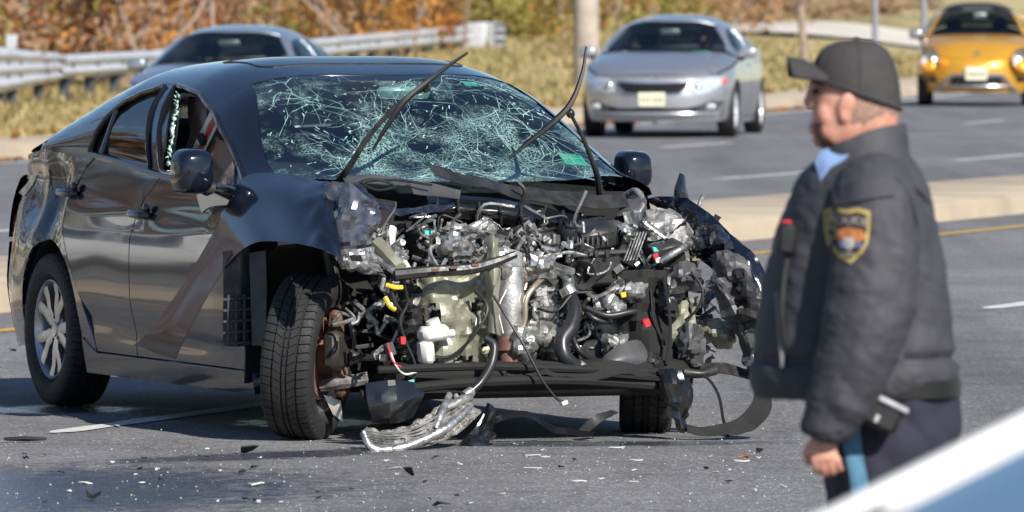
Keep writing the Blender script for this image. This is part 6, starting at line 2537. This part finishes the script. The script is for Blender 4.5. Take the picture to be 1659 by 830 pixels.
def loft(mb, rings, n=28, ex=2.3):
    """rings: (centre, rx, ry) stacked ellipse-like sections, capped."""
    vs_, fs_ = [], []
    for (c, rx, ry) in rings:
        c = Vector(c)
        for j in range(n):
            a = 2 * math.pi * j / n
            ca, sa = math.cos(a), math.sin(a)
            vs_.append(c + Vector((math.copysign(abs(ca) ** (2 / ex), ca) * rx, math.copysign(abs(sa) ** (2 / ex), sa) * ry, 0)))
    k = len(rings)
    for i in range(k - 1):
        for j in range(n):
            fs_.append((i * n + j, i * n + (j + 1) % n, (i + 1) * n + (j + 1) % n, (i + 1) * n + j))
    fs_.append(tuple(range(n - 1, -1, -1)))
    fs_.append(tuple((k - 1) * n + j for j in range(n)))
    if rings[0][0][2] > rings[-1][0][2]:
        fs_ = [f[::-1] for f in fs_]
    mb.add(vs_, fs_)


def smooth_rings(rs, n=5):
    """rs: (z, x0, x1, y, half-width) -> interpolated rings."""
    rs = sorted(rs, key=lambda r_: r_[0])
    zs = [r_[0] for r_ in rs]
    f_ = [itp([(r_[0], r_[i]) for r_ in rs]) for i in range(1, 5)]
    out = []
    N = n * (len(rs) - 1)
    for i in range(N + 1):
        z = zs[0] + (zs[-1] - zs[0]) * i / N
        x0, x1, y, b = (g_(z) for g_ in f_)
        out.append(((.5 * (x0 + x1), y, z), .5 * (x1 - x0), b))
    return out


def remeshed(mb, voxel, smooth=4, disp=None):
    """Union of the collected closed shapes as one continuous surface."""
    o = mb.build('tmp', m_int)
    md = o.modifiers.new('r', 'REMESH')
    md.mode = 'VOXEL'
    md.voxel_size = voxel
    md2 = o.modifiers.new('s', 'SMOOTH')
    md2.iterations = smooth
    md2.factor = .5
    bpy.context.view_layer.update()
    dg = bpy.context.evaluated_depsgraph_get()
    ev = o.evaluated_get(dg)
    me = bpy.data.meshes.new_from_object(ev)
    V_ = [v.co.copy() for v in me.vertices]
    N_ = [v.normal.copy() for v in me.vertices]
    F_ = [tuple(p.vertices) for p in me.polygons]
    bpy.data.objects.remove(o)
    if disp:
        V_ = [v + n_ * disp(v, n_) for v, n_ in zip(V_, N_)]
    return V_, F_


OS, OX, OD = 12700 / 18.1, 1400, 18.1


def O(px, py, y=0.0):
    """Officer's own frame from picture measurements: metres from his centre line."""
    return Vector(((px - OX) / OS, y, CAMH - (py + 10) / OS))


def OR(rows, y=0.0):
    return [(CAMH - (py + 10) / OS, (a - OX) / OS, (b - OX) / OS, y, w) for (py, a, b, w) in rows]


off = thing('person', 'officer in dark jacket, navy trousers and black cap standing beside the wreck', 'person', ((OX - 830) / FPX * OD, OD, 0))
m_skin = mat('skin', (.60, .31, .22), .5, col2=(.50, .22, .155), vscale=26, bump=.1, bscale=140)
m_jacket = mat('jacket_cloth', (.046, .046, .056), .72, var=.25, vscale=9, bump=.35, bscale=34)
m_trous = mat('trouser_cloth', (.022, .021, .040), .85, var=.2, vscale=12, bump=.2, bscale=60)
m_cap = mat('cap_cloth', (.045, .041, .042), .85, var=.2, vscale=30, bump=.25, bscale=160)
m_shirt = mat('shirt_blue', (.22, .34, .58), .8, var=.15)
m_stripe = mat('stripe_blue', (.10, .25, .37), .8, var=.1)
m_shoe = mat('shoe_black', (.012, .012, .012), .3)
m_hair = mat('hair_short', (.20, .13, .10), .8, col2=(.38, .22, .165), vscale=150)

# body: one continuous surface (head, neck, trunk, arms, hands, legs)
bd_ = MB()
loft(bd_, smooth_rings(OR([(100, 1355, 1420, .035), (110, 1338, 1436, .056), (128, 1326, 1447, .070), (146, 1321, 1453, .077), (166, 1318, 1456, .079), (192, 1316, 1456, .078), (210, 1315, 1454, .074), (224, 1319, 1452, .069), (236, 1330, 1452, .065), (250, 1346, 1456, .064), (270, 1350, 1462, .070), (300, 1352, 1470, .085)])))
bd_.ell(O(1312, 165), (.016, .015, .017), (0, 25, 0))
bd_.ell(O(1313, 150), (.010, .012, .022), (0, 15, 0))
bd_.ell(O(1318, 138), (.014, .050, .012))
bd_.ell(O(1316, 204), (.010, .026, .007))
bd_.ell(O(1317, 212), (.010, .024, .007))
bd_.ell(O(1330, 227), (.020, .035, .018))
bd_.ell(O(1350, 214, -.022), (.046, .046, .040))
bd_.ell(O(1350, 214, .022), (.046, .046, .040))
bd_.ell(O(1336, 186, -.036), (.026, .030, .034))
bd_.ell(O(1336, 186, .036), (.026, .030, .034))
bd_.ell(O(1430, 205, 0), (.035, .055, .040))
for sg in (-1, 1):
    bd_.ell(O(1366, 172, sg * .078), (.021, .009, .036), (sg * -12, 14, 0))
    bd_.ell(O(1362, 188, sg * .078), (.012, .010, .016))
loft(bd_, smooth_rings(OR([(285, 1340, 1470, .15), (330, 1300, 1495, .19), (420, 1285, 1505, .19), (540, 1290, 1515, .19), (640, 1350, 1520, .17), (700, 1355, 1515, .16)])))
ARM = [(1405, 308, -.185), (1402, 400, -.265), (1388, 500, -.285), (1356, 604, -.28), (1320, 692, -.265)]
for sg in (1, -1):
    AM = ARM if sg > 0 else [(a + d_, b, c) for (a, b, c), d_ in zip(ARM, (10, 25, 55, 85, 100))]
    bd_.tube([O(a, b, c * sg) for a, b, c in AM], [.06, .052, .046, .040, .030], n=12)
    # hand: palm, four curled fingers, thumb
    w = O(1320 + (0 if sg > 0 else 100), 692, -.265 * sg)
    bd_.tube([w, w + Vector((-.004, 0, -.03)), w + Vector((.002, 0, -.062))], [.028, .034, .030], n=12, flat=.55)
    for k in range(4):
        bx = -.026 + k * .018
        ln = (.040, .047, .044, .034)[k]
        b0 = w + Vector((bx, -sg * .004, -.055))
        bd_.tube([b0, b0 + Vector((.004, sg * .006, -ln * .5)), b0 + Vector((.010, sg * .022, -ln * .85)), b0 + Vector((.012, sg * .034, -ln * .70))], [.0095, .009, .0085, .0075], n=8, sub=4)
    t0 = w + Vector((-.026, sg * .006, -.022))
    bd_.tube([t0, t0 + Vector((-.014, sg * .012, -.026)), t0 + Vector((-.008, sg * .020, -.052))], [.012, .0105, .008], n=8, sub=4)
for sg in (-1, 1):
    bd_.tube([(.02, sg * .10, .78), (.03, sg * .10, .46), (.05, sg * .10, .10)], [.085, .060, .042], n=12)
    bd_.tube([(.06, sg * .10, .05), (-.10, sg * .105, .035)], [.04, .03], n=10, smooth=False)
V_, F_ = remeshed(bd_, .0042, 6)
body = mesh_obj('body', V_, F_, m_skin, off, angle=None)
mb = MB()
for sg in (-1, 1):
    mb = MB()
    mb.ell(O(1318, 149, sg * .034), (.008, .014, .007))
    mb.build('eye', m_dk, off)
    mb = MB()
    mb.tube([O(1316, 140, sg * .018), O(1318, 138, sg * .036), O(1326, 141, sg * .054)], .005, n=6)
    mb.build('eyebrow', m_hair, off)
bvb = BVHTree.FromPolygons(V_, F_)
m_beard_shade = mat('beard_in_shade', (.10, .06, .045), .8, col2=(.22, .11, .08), vscale=160)  # goatee colour deepened to carry the shade on the front of the face


def on_body(px, py, d):
    p = O(px, py, -1.2)
    h = bvb.ray_cast(p, Vector((0, 1, 0)))
    if h[0] is None:
        h = bvb.find_nearest(O(px, py, -.02))
    return Vector((p.x, h[0].y - d, p.z))


panel('shaded_beard', [(1317, 198), (1326, 199), (1330, 214), (1340, 226), (1352, 234), (1342, 240), (1328, 234), (1319, 222), (1317, 210)][::-1], lambda a, b: on_body(a, b, .0025), m_beard_shade, off, 5, rim=0, flip=True)
# cropped hair showing under the cap
hr = MB()
rows = []
for (py, a, b, w) in ((150, 1320, 1457.5, .0795), (170, 1313, 1458.5, .0800), (188, 1313, 1457, .0775), (202, 1313, 1454, .0735)):
    c, rx, ry = O(.5 * (a + b), py), .5 * (b - a) / OS, w
    row = []
    for k in range(15):
        an = R(-100 + k * 200 / 14)
        row.append(c + Vector((math.cos(an) * rx, math.sin(an) * ry, 0)))
    rows.append(row)
hr.patch(rows, sub=3, thick=.003, amp=.002, freq=60)
hr.build('hair', m_hair, off)

# jacket
jk = MB()
loft(jk, smooth_rings(OR([(222, 1350, 1458, .080), (240, 1338, 1466, .100), (258, 1322, 1480, .135), (280, 1300, 1494, .185), (310, 1284, 1506, .215), (360, 1264, 1518, .225), (430, 1244, 1530, .230), (500, 1230, 1540, .232), (560, 1220, 1548, .238), (605, 1214, 1553, .240), (628, 1215, 1553, .232), (646, 1224, 1546, .222)])), n=40)
for sg in (1, -1):
    dxs = (0,) * 7 if sg > 0 else (0, 10, 25, 55, 85, 98, 100)
    jk.tube([O(a + d_, b, c * sg) for (a, b, c), d_ in zip(((1408, 288, -.15), (1404, 330, -.215), (1400, 400, -.262), (1388, 500, -.285), (1358, 600, -.283), (1324, 680, -.268), (1317, 702, -.265)), dxs)], [.085, .100, .102, .102, .088, .066, .050], n=20)


def jdisp(v, n_):
    """Cloth folds: slanting drag lines on body and sleeve, bunching at elbow and hem."""
    q = Vector((v.x * 13 + v.z * 6, v.y * 5, v.z * 7 - v.x * 6))
    d = (abs(noise.noise(q)) - .22) * .010
    q2 = Vector((v.x * 22, v.y * 9, v.z * 34 + v.x * 12))
    d += (abs(noise.noise(q2)) - .2) * .0045
    d += noise.noise(v * 5.5) * .004
    z = v.z
    d += .0022 * math.sin(z * 62 + v.x * 24 + 2.5 * noise.noise(v * 6)) * (gz(z, .98, .10) + gz(z, .76, .05)) * (1 if v.y < -.17 else .35)
    d -= .016 * gz(z, .872, .012) * (1 if abs(v.y) < .225 else 0)      # waistband gather
    if z > 1.28:
        d *= .45
    return d


V_, F_ = remeshed(jk, .0062, 3, jdisp)
jacket = mesh_obj('jacket', V_, F_, m_jacket, off, angle=None)
bv = BVHTree.FromPolygons(V_, F_)


def on_cloth(bvh, px, py, off_=.003):
    p = O(px, py, -1.2)
    h = bvh.ray_cast(p, Vector((0, 1, 0)))
    y = h[0].y if h[0] is not None else -.2
    return Vector((p.x, y - off_, p.z))


# stand-up collar, shoulder strap, zip, patch
mb = MB()
rows = []
for (py0, py1, px, y) in ((238, 272, 1338, -.085), (226, 262, 1362, -.105), (212, 254, 1395, -.108), (203, 250, 1430, -.095), (200, 248, 1458, -.06), (200, 248, 1468, 0), (203, 250, 1458, .06), (226, 262, 1362, .105), (238, 272, 1338, .085)):
    rows.append([O(px, py0, y), O(px + 3, .5 * (py0 + py1), y * 1.12), O(px + 6, py1 + 8, y * 1.25)])
mb.patch(rows, sub=5, thick=.008, amp=.004, freq=16)
mb.build('jacket_collar', m_jacket, off)
mb = MB()
mb.patch([[O(1316, 262, -.085), O(1330, 244, -.075), O(1362, 236, -.085), O(1378, 226, -.095)], [O(1322, 292, -.145), O(1334, 272, -.135), O(1356, 260, -.125), O(1376, 246, -.115)]], sub=5, thick=.004, amp=.004, freq=18)
mb.build('shirt_collar', m_shirt, off)
mb = MB()
mb.patch([[on_cloth(bv, p, q, .006) for p, q in ((1335, 300), (1365, 292), (1395, 287), (1425, 285))], [on_cloth(bv, p, q, .006) for p, q in ((1338, 330), (1366, 322), (1396, 316), (1428, 312))]], sub=4, thick=.003)
mb.build('shoulder_strap', m_jacket, off)
m_gold = mat('patch_gold', (.46, .36, .11), .7, var=.2, vscale=90)
m_maroon = mat('patch_maroon', (.055, .028, .030), .8, var=.3, vscale=60)
m_pw = mat('patch_white', (.55, .53, .50), .8, var=.2, vscale=60)
m_po = mat('patch_orange', (.55, .20, .06), .8, var=.3, vscale=60)
m_pb = mat('patch_blue', (.12, .16, .34), .8)
pcx, pcy = 1353, 374


def shield(s_):
    pts = [(-31, -38), (-16, -42), (0, -40), (16, -44), (34, -38), (33, -10), (29, 12), (20, 28), (2, 45), (-16, 34), (-27, 16), (-31, -8)]
    return [(pcx + a * s_, pcy + b * s_) for a, b in pts][::-1]


def cloth_panel(name, poly, m, parent, d, grid=7):
    return panel(name, poly, lambda a, b: on_cloth(bv, a, b, d), m, parent, grid, rim=0, flip=True)


sp_ = bpy.data.objects.new('shoulder_patch', None)
sp_.empty_display_size = .05
link(sp_, off)
cloth_panel('border', shield(1.0), m_gold, sp_, .0035)
cloth_panel('field', shield(.84), m_maroon, sp_, .0048)
cloth_panel('emblem', [(1336, 368), (1352, 361), (1374, 366), (1380, 377), (1366, 385), (1346, 386), (1335, 380)][::-1], m_po, sp_, .006, 5)
cloth_panel('emblem_shield', [(1346, 378), (1360, 377), (1362, 390), (1353, 398), (1346, 391)][::-1], m_pw, sp_, .0072, 5)
cloth_panel('emblem_bar', [(1338, 384), (1345, 384), (1347, 394), (1341, 394)][::-1], m_pb, sp_, .0072, 5)
cloth_panel('emblem_bar', [(1365, 384), (1372, 382), (1370, 393), (1364, 394)][::-1], m_pb, sp_, .0072, 5)


def cloth_text(txt, px, py, hpx, m, parent, arch=0.0, wide=1.0):
    cu = bpy.data.curves.new('t', 'FONT')
    cu.body = txt
    cu.align_x = 'CENTER'
    cu.size = 1.0
    to = bpy.data.objects.new('t', cu)
    COL.objects.link(to)
    bpy.context.view_layer.update()
    me = bpy.data.meshes.new_from_object(to.evaluated_get(bpy.context.evaluated_depsgraph_get()))
    vv = []
    for v in me.vertices:
        x, y = v.co.x * hpx * wide, v.co.y * hpx
        vv.append(on_cloth(bv, px + x, py - y + arch * (x / 30) ** 2, .0075))
    ff = [tuple(p.vertices) for p in me.polygons]
    bpy.data.objects.remove(to)
    return mesh_obj('lettering', vv, ff, m, parent, angle=None)


cloth_text('POLICE', 1354, 355, 15, m_pw, sp_, arch=5, wide=1.12)
cloth_text('DEPT', 1352, 407, 8, m_pw, sp_)
for pts in (((1432, 282), (1452, 310), (1466, 360), (1474, 430), (1470, 500)), ((1440, 288), (1470, 300), (1500, 330)), ((1290, 684), (1312, 690), (1345, 686))):
    mb = MB()
    mb.tube([on_cloth(bv, p, q, .0008) for p, q in pts], .0022, n=5, sub=6)
    mb.build('seam', mat('jacket_seam', (.018, .018, .022), .8), off)
m_zip = mat('zip_metal', (.16, .16, .17), .4, .6)
mb = MB()
mb.tube([on_cloth(bv, 1252, 470, .004), on_cloth(bv, 1254, 520, .004), on_cloth(bv, 1258, 590, .004)], .006, n=6)
mb.build('zip', m_zip, off)
# radio microphone clipped to the chest
mic = bpy.data.objects.new('radio_microphone', None)
mic.empty_display_size = .05
link(mic, off)
mb = MB()
mb.box(O(1266, 384, -.14), (.046, .05, .075), (0, 4, 0), ch=.010)
mb.build('case', m_blackpl, mic)
mb = MB()
mb.box(O(1266, 357, -.14), (.022, .024, .008), ch=.002)
mb.build('button', m_redp, mic)
mb = MB()
mb.tube([O(1268, 408, -.14), O(1262, 440, -.15), O(1256, 500, -.17), O(1262, 560, -.17)], .007, n=8)
mb.build('cord', m_wire, mic)
# trousers
tr = MB()
loft(tr, smooth_rings(OR([(590, 1330, 1540, .185), (640, 1326, 1552, .200), (690, 1328, 1554, .205), (740, 1334, 1540, .200), (775, 1342, 1525, .19)])), n=36)
for sg in (-1, 1):
    loft(tr, smooth_rings([(.05, -.045, .115, sg * .105, .075), (.25, -.060, .105, sg * .108, .078), (.50, -.075, .115, sg * .108, .092), (.68, -.090, .165, sg * .103, .105), (.78, -.095, .19, sg * .098, .11)]), n=26)


def tdisp(v, n_):
    q = Vector((v.x * 12 + v.z * 4, v.y * 6, v.z * 7))
    return (abs(noise.noise(q)) - .2) * .016 + noise.noise(v * 18) * .003 + .004 * math.sin(v.x * 70 + v.z * 10) * gz(v.z, .80, .07)


V2, F2 = remeshed(tr, .0065, 3, tdisp)
mesh_obj('trousers', V2, F2, m_trous, off, angle=None)
bv2 = BVHTree.FromPolygons(V2, F2)
panel('trouser_stripe', [(1352, 672), (1380, 668), (1384, 720), (1392, 760), (1404, 830), (1408, 1080), (1380, 1080), (1374, 830), (1364, 760), (1356, 720)][::-1], lambda a, b: on_cloth(bv2, a, b, .003), m_stripe, off, 12, rim=0, flip=True)
mb = MB()
rows = [[O(px, 612 + dy, y) for dy in (0, 14, 28)] for px, y in ((1330, -.10), (1345, -.175), (1400, -.212), (1460, -.215), (1520, -.18), (1552, -.08), (1556, 0))]
mb.patch(rows, sub=4, thick=.006)
mb.build('belt', m_shoe, off)
# belt pouch with pale flap
po_ = bpy.data.objects.new('belt_pouch', None)
po_.empty_display_size = .05
link(po_, off)
mb = MB()
mb.box(O(1412, 660, -.255), (.092, .05, .078), (0, -34 + 60, 0), ch=.012)
mb.build('case', m_blackpl, po_)
m_flap = mat('pouch_silver', (.55, .55, .56), .35, .3, var=.2)
mb = MB()
mb.box(O(1424, 644, -.262), (.092, .054, .014), (0, 26, 0), ch=.004)
mb.build('flap', m_flap, po_)
mb = MB()
mb.tube([O(1392, 622, -.26), O(1402, 612, -.27), O(1412, 622, -.27), O(1404, 630, -.27), O(1396, 626, -.26)], .005, n=6)
mb.build('clip', m_al, po_)
mb = MB()
mb.box(O(1402, 668, -.285), (.010, .004, .018), (0, 26, 0), ch=.001)
mb.build('tab', m_flap, po_)
for sg in (-1, 1):
    mb = MB()
    loft(mb, [((.01, sg * .105, .0), .13, .05), ((.0, sg * .105, .03), .135, .052), ((.02, sg * .105, .06), .115, .045), ((.05, sg * .105, .11), .065, .045)], n=24)
    mb.build('shoe', m_shoe, off)
# cap: tilted dome, brim, button, seams
cap = bpy.data.objects.new('cap', None)
cap.empty_display_size = .05
link(cap, off)


def capf(a, ph, k=1.0):
    cx, rx, ry = O(1388, 0).x, .1040 * k, .0920 * k
    x = cx + rx * math.cos(a) * math.cos(ph) ** .62
    y = ry * math.sin(a) * math.cos(ph) ** .62
    base = O(1387, 153).z + (cx - x) * .36
    top = O(1392, 65).z
    return Vector((x, y, base + (top - base) * math.sin(ph) ** .92))


mb = MB()
nA, nP = 40, 12
vs_, fs_ = [], []
for i in range(nP):
    for j in range(nA):
        vs_.append(capf(2 * math.pi * j / nA, (math.pi / 2) * i / nP))
vs_.append(capf(0, math.pi / 2))
for i in range(nP - 1):
    for j in range(nA):
        fs_.append((i * nA + j, i * nA + (j + 1) % nA, (i + 1) * nA + (j + 1) % nA, (i + 1) * nA + j))
for j in range(nA):
    fs_.append(((nP - 1) * nA + j, (nP - 1) * nA + (j + 1) % nA, len(vs_) - 1))
mb.add(vs_, fs_)
mb.build('crown', m_cap, cap, angle=None)
mb = MB()
pts = [capf(2 * math.pi * j / 24, 0) + Vector((0, 0, .003)) for j in range(25)]
mb.tube(pts, .005, n=6, sub=2)
mb.build('sweatband', m_cap, cap)
for k in range(6):
    mb = MB()
    a = math.pi * k / 3 + .52
    mb.tube([capf(a, math.pi / 2 * i / 7, 1.006) for i in range(8)], .0018, n=5, sub=2)
    mb.build('seam', m_cap, cap)
mb = MB()
mb.ell(capf(0, math.pi / 2) + Vector((0, 0, .001)), (.008, .008, .005))
mb.build('button', m_cap, cap)
mb = MB()
rows = []
for k in range(9):
    t = -1 + k / 4
    y = t * .080
    dr = t * t
    rows.append([O(1322 + 8 * dr + 8, 112 + 22 * dr, y), O(1304 + 6 * dr, 102 + 28 * dr, y * .98), O(1288 + 4 * dr, 97 + 31 * dr, y * .93), O(1275 + 6 * dr, 95 + 30 * dr, y * .85)])
mb.patch(rows, sub=4, thick=.006)
mb.build('brim', m_cap, cap)
off.rotation_euler = (0, 0, R(3))

# driver of the silver sedan (head and shoulders behind the glass)
drv = thing('person', 'driver in dark clothes at the wheel of the silver sedan', 'person', opt.matrix_basis @ Vector((.13, .38, .45)), opt.rotation_euler.z)
db = MB()
loft(db, smooth_rings([(0, -.20, .06, 0, .17), (.25, -.22, .02, 0, .19), (.42, -.20, .0, 0, .21), (.5, -.16, -.03, 0, .12), (.56, -.15, -.04, 0, .055), (.64, -.16, .02, 0, .07), (.72, -.16, .035, 0, .075), (.80, -.14, .02, 0, .06), (.84, -.10, -.02, 0, .03)]), n=24)
for sg in (-1, 1):
    db.tube([(-.08, sg * .19, .40), (.10, sg * .24, .22), (.33, sg * .14, .30)], [.06, .05, .04], n=10)
    db.tube([(-.05, sg * .10, .04), (.30, sg * .12, .06), (.45, sg * .12, -.2)], [.085, .07, .05], n=10)
V_, F_ = remeshed(db, .012, 3)
mesh_obj('body', V_, F_, mat('driver_cloth', (.05, .05, .06), .8), drv, angle=None)
mb = MB()
loft(mb, smooth_rings([(.60, -.165, .0, 0, .062), (.72, -.168, .042, 0, .079), (.80, -.148, .03, 0, .066), (.845, -.10, -.02, 0, .03)]), n=20)
mb.build('head_skin', m_skin, drv)
# ================================================================== DEBRIS ON THE ROAD
def ground_at(px, py):
    y = FPX * CAMH / (py + 10)
    return Vector(((px - 830) / FPX * y, y, .004))


m_clearpl = mat('lens_shard', (.62, .62, .58), .25, var=.3, vscale=30)
DR = random.Random(3)


def shard(name, px, py, wpx, m, label, cat='debris', group=None, hgt=.3, ang=None, aspect=.55):
    """Bent broken piece lying on the asphalt."""
    c = ground_at(px, py)
    w = wpx * c.y / FPX
    a = DR.uniform(0, 6.28) if ang is None else ang
    n_ = DR.randint(5, 7)
    pts = []
    for k in range(n_):
        t = 2 * math.pi * k / n_ + DR.uniform(-.3, .3)
        r_ = DR.uniform(.55, 1.0)
        pts.append((math.cos(t) * w * .5 * r_, math.sin(t) * w * .5 * aspect * r_ * 1.6))
    up = [DR.uniform(.0, hgt) * w for _ in pts]
    vs_ = []
    mn = min(up)
    for (x, y), z in zip(pts, up):
        vs_.append(Vector((x, y, z - mn)))
    top = [v + Vector((0, 0, max(.003, w * .05))) for v in vs_]
    cz = sum(v.z for v in vs_) / n_ * DR.uniform(.6, 1.6)
    vs_ = vs_ + top + [Vector((0, 0, cz)), Vector((0, 0, cz + max(.003, w * .05)))]
    fs_ = []
    for k in range(n_):
        j = (k + 1) % n_
        fs_ += [(j, k, 2 * n_), (n_ + k, n_ + j, 2 * n_ + 1), (k, j, n_ + j, n_ + k)]
    o = mesh_obj(name, vs_, fs_, m, None, angle=25)
    o.location = c
    o.rotation_euler = (0, 0, a)
    tag(o, label, cat, group)
    return o


shard('lens_shard', 416, 789, 42, m_wht, 'largest cream-white broken plastic piece on the open asphalt', ang=.2, hgt=.2)
shard('plastic_shard', 332, 745, 34, m_gy, 'grey curved plastic fragment near the pale scatter', ang=.3)
shard('plastic_shard', 136, 787, 28, m_wht, 'pale sliver of plastic lying on the wet patch', ang=.1, aspect=.3)
shard('plastic_shard', 402, 738, 36, m_blackpl, 'curled black trim fragment on the road in front of the wheel', ang=.0, hgt=.5)
shard('clip', 663, 774, 28, m_blackpl, 'small black clip with a wire loop on the asphalt', hgt=.7)
shard('trim_piece', 714, 823, 34, m_blackpl, 'black hooked trim piece lying apart on the asphalt', ang=.2, aspect=.3)
shard('trim_strip', 30, 718, 92, m_blackpl, 'long dark splinter of trim at the end of the lane marking', ang=.05, aspect=.10, hgt=.08)
shard('trim_piece', 150, 812, 34, m_blackpl, 'bent black bracket lying on the wet stain', hgt=.6)
shard('metal_strip', 640, 762, 40, m_al2, 'thin dull metal strip on the asphalt', ang=.1, aspect=.14, hgt=.1)
shard('leaf', 1207, 746, 22, m_lf_orange, 'single orange fallen leaf on the road by the officer', 'leaf', hgt=.3)
shard('chunk', 22, 571, 10, m_dk, 'small black rubber lump beside the rear wheel', hgt=.9, aspect=1)
for k in range(24):
    px, py = DR.uniform(5, 1240), DR.uniform(728, 826)
    shard('plastic_shard', px, py, DR.uniform(8, 20), m_blackpl, 'small black plastic shard scattered on the asphalt', group='small black shards on the asphalt', hgt=.4)
for k in range(28):
    px, py = DR.uniform(5, 1280), DR.uniform(722, 826)
    shard('lens_shard', px, py, DR.uniform(8, 22), DR.choice((m_wht, m_clearpl)), 'small pale plastic shard scattered on the asphalt', group='small pale shards on the asphalt', hgt=.25, aspect=.35)
for k in range(8):
    px, py = DR.uniform(850, 1300), DR.uniform(728, 790)
    shard('metal_strip', px, py, DR.uniform(18, 40), m_clearpl, 'thin pale splinter lying on the asphalt by the torn nose', group='pale splinters by the nose', hgt=.06, aspect=.10, ang=DR.uniform(-.25, .25))
# crumbs of safety glass
gb = MB()
m_crumb = mat('glass_crumb', (.62, .74, .70), .15, 0, var=.5, vscale=200, spec=.8)
for k in range(800):
    if k % 3:
        px, py = DR.uniform(-20, 1400), DR.uniform(660, 840)
    else:
        px, py = DR.gauss(700, 400), DR.gauss(745, 30)
    if py < 600:
        continue
    c = ground_at(px, py)
    r_ = DR.choice((.002, .0025, .003, .0045))
    a = DR.uniform(0, 6.28)
    u, v = Vector((math.cos(a), math.sin(a), 0)) * r_, Vector((-math.sin(a), math.cos(a), 0)) * r_ * DR.uniform(.4, 1)
    h = Vector((0, 0, r_ * DR.uniform(.6, 1.4)))
    gb.add([c - u, c + v, c + u, c - v, c + h], [(0, 1, 4)[::-1], (1, 2, 4)[::-1], (2, 3, 4)[::-1], (3, 0, 4)[::-1]])
go = gb.build('glass_crumbs', m_crumb, None, angle=None)
tag(go, 'crumbs of safety glass strewn over the asphalt round the wreck', 'glass', kind='stuff')
marking('scratch', 11.75 - 7.6, 25.2, 26.2, .02, m_white)
bpy.context.view_layer.update()
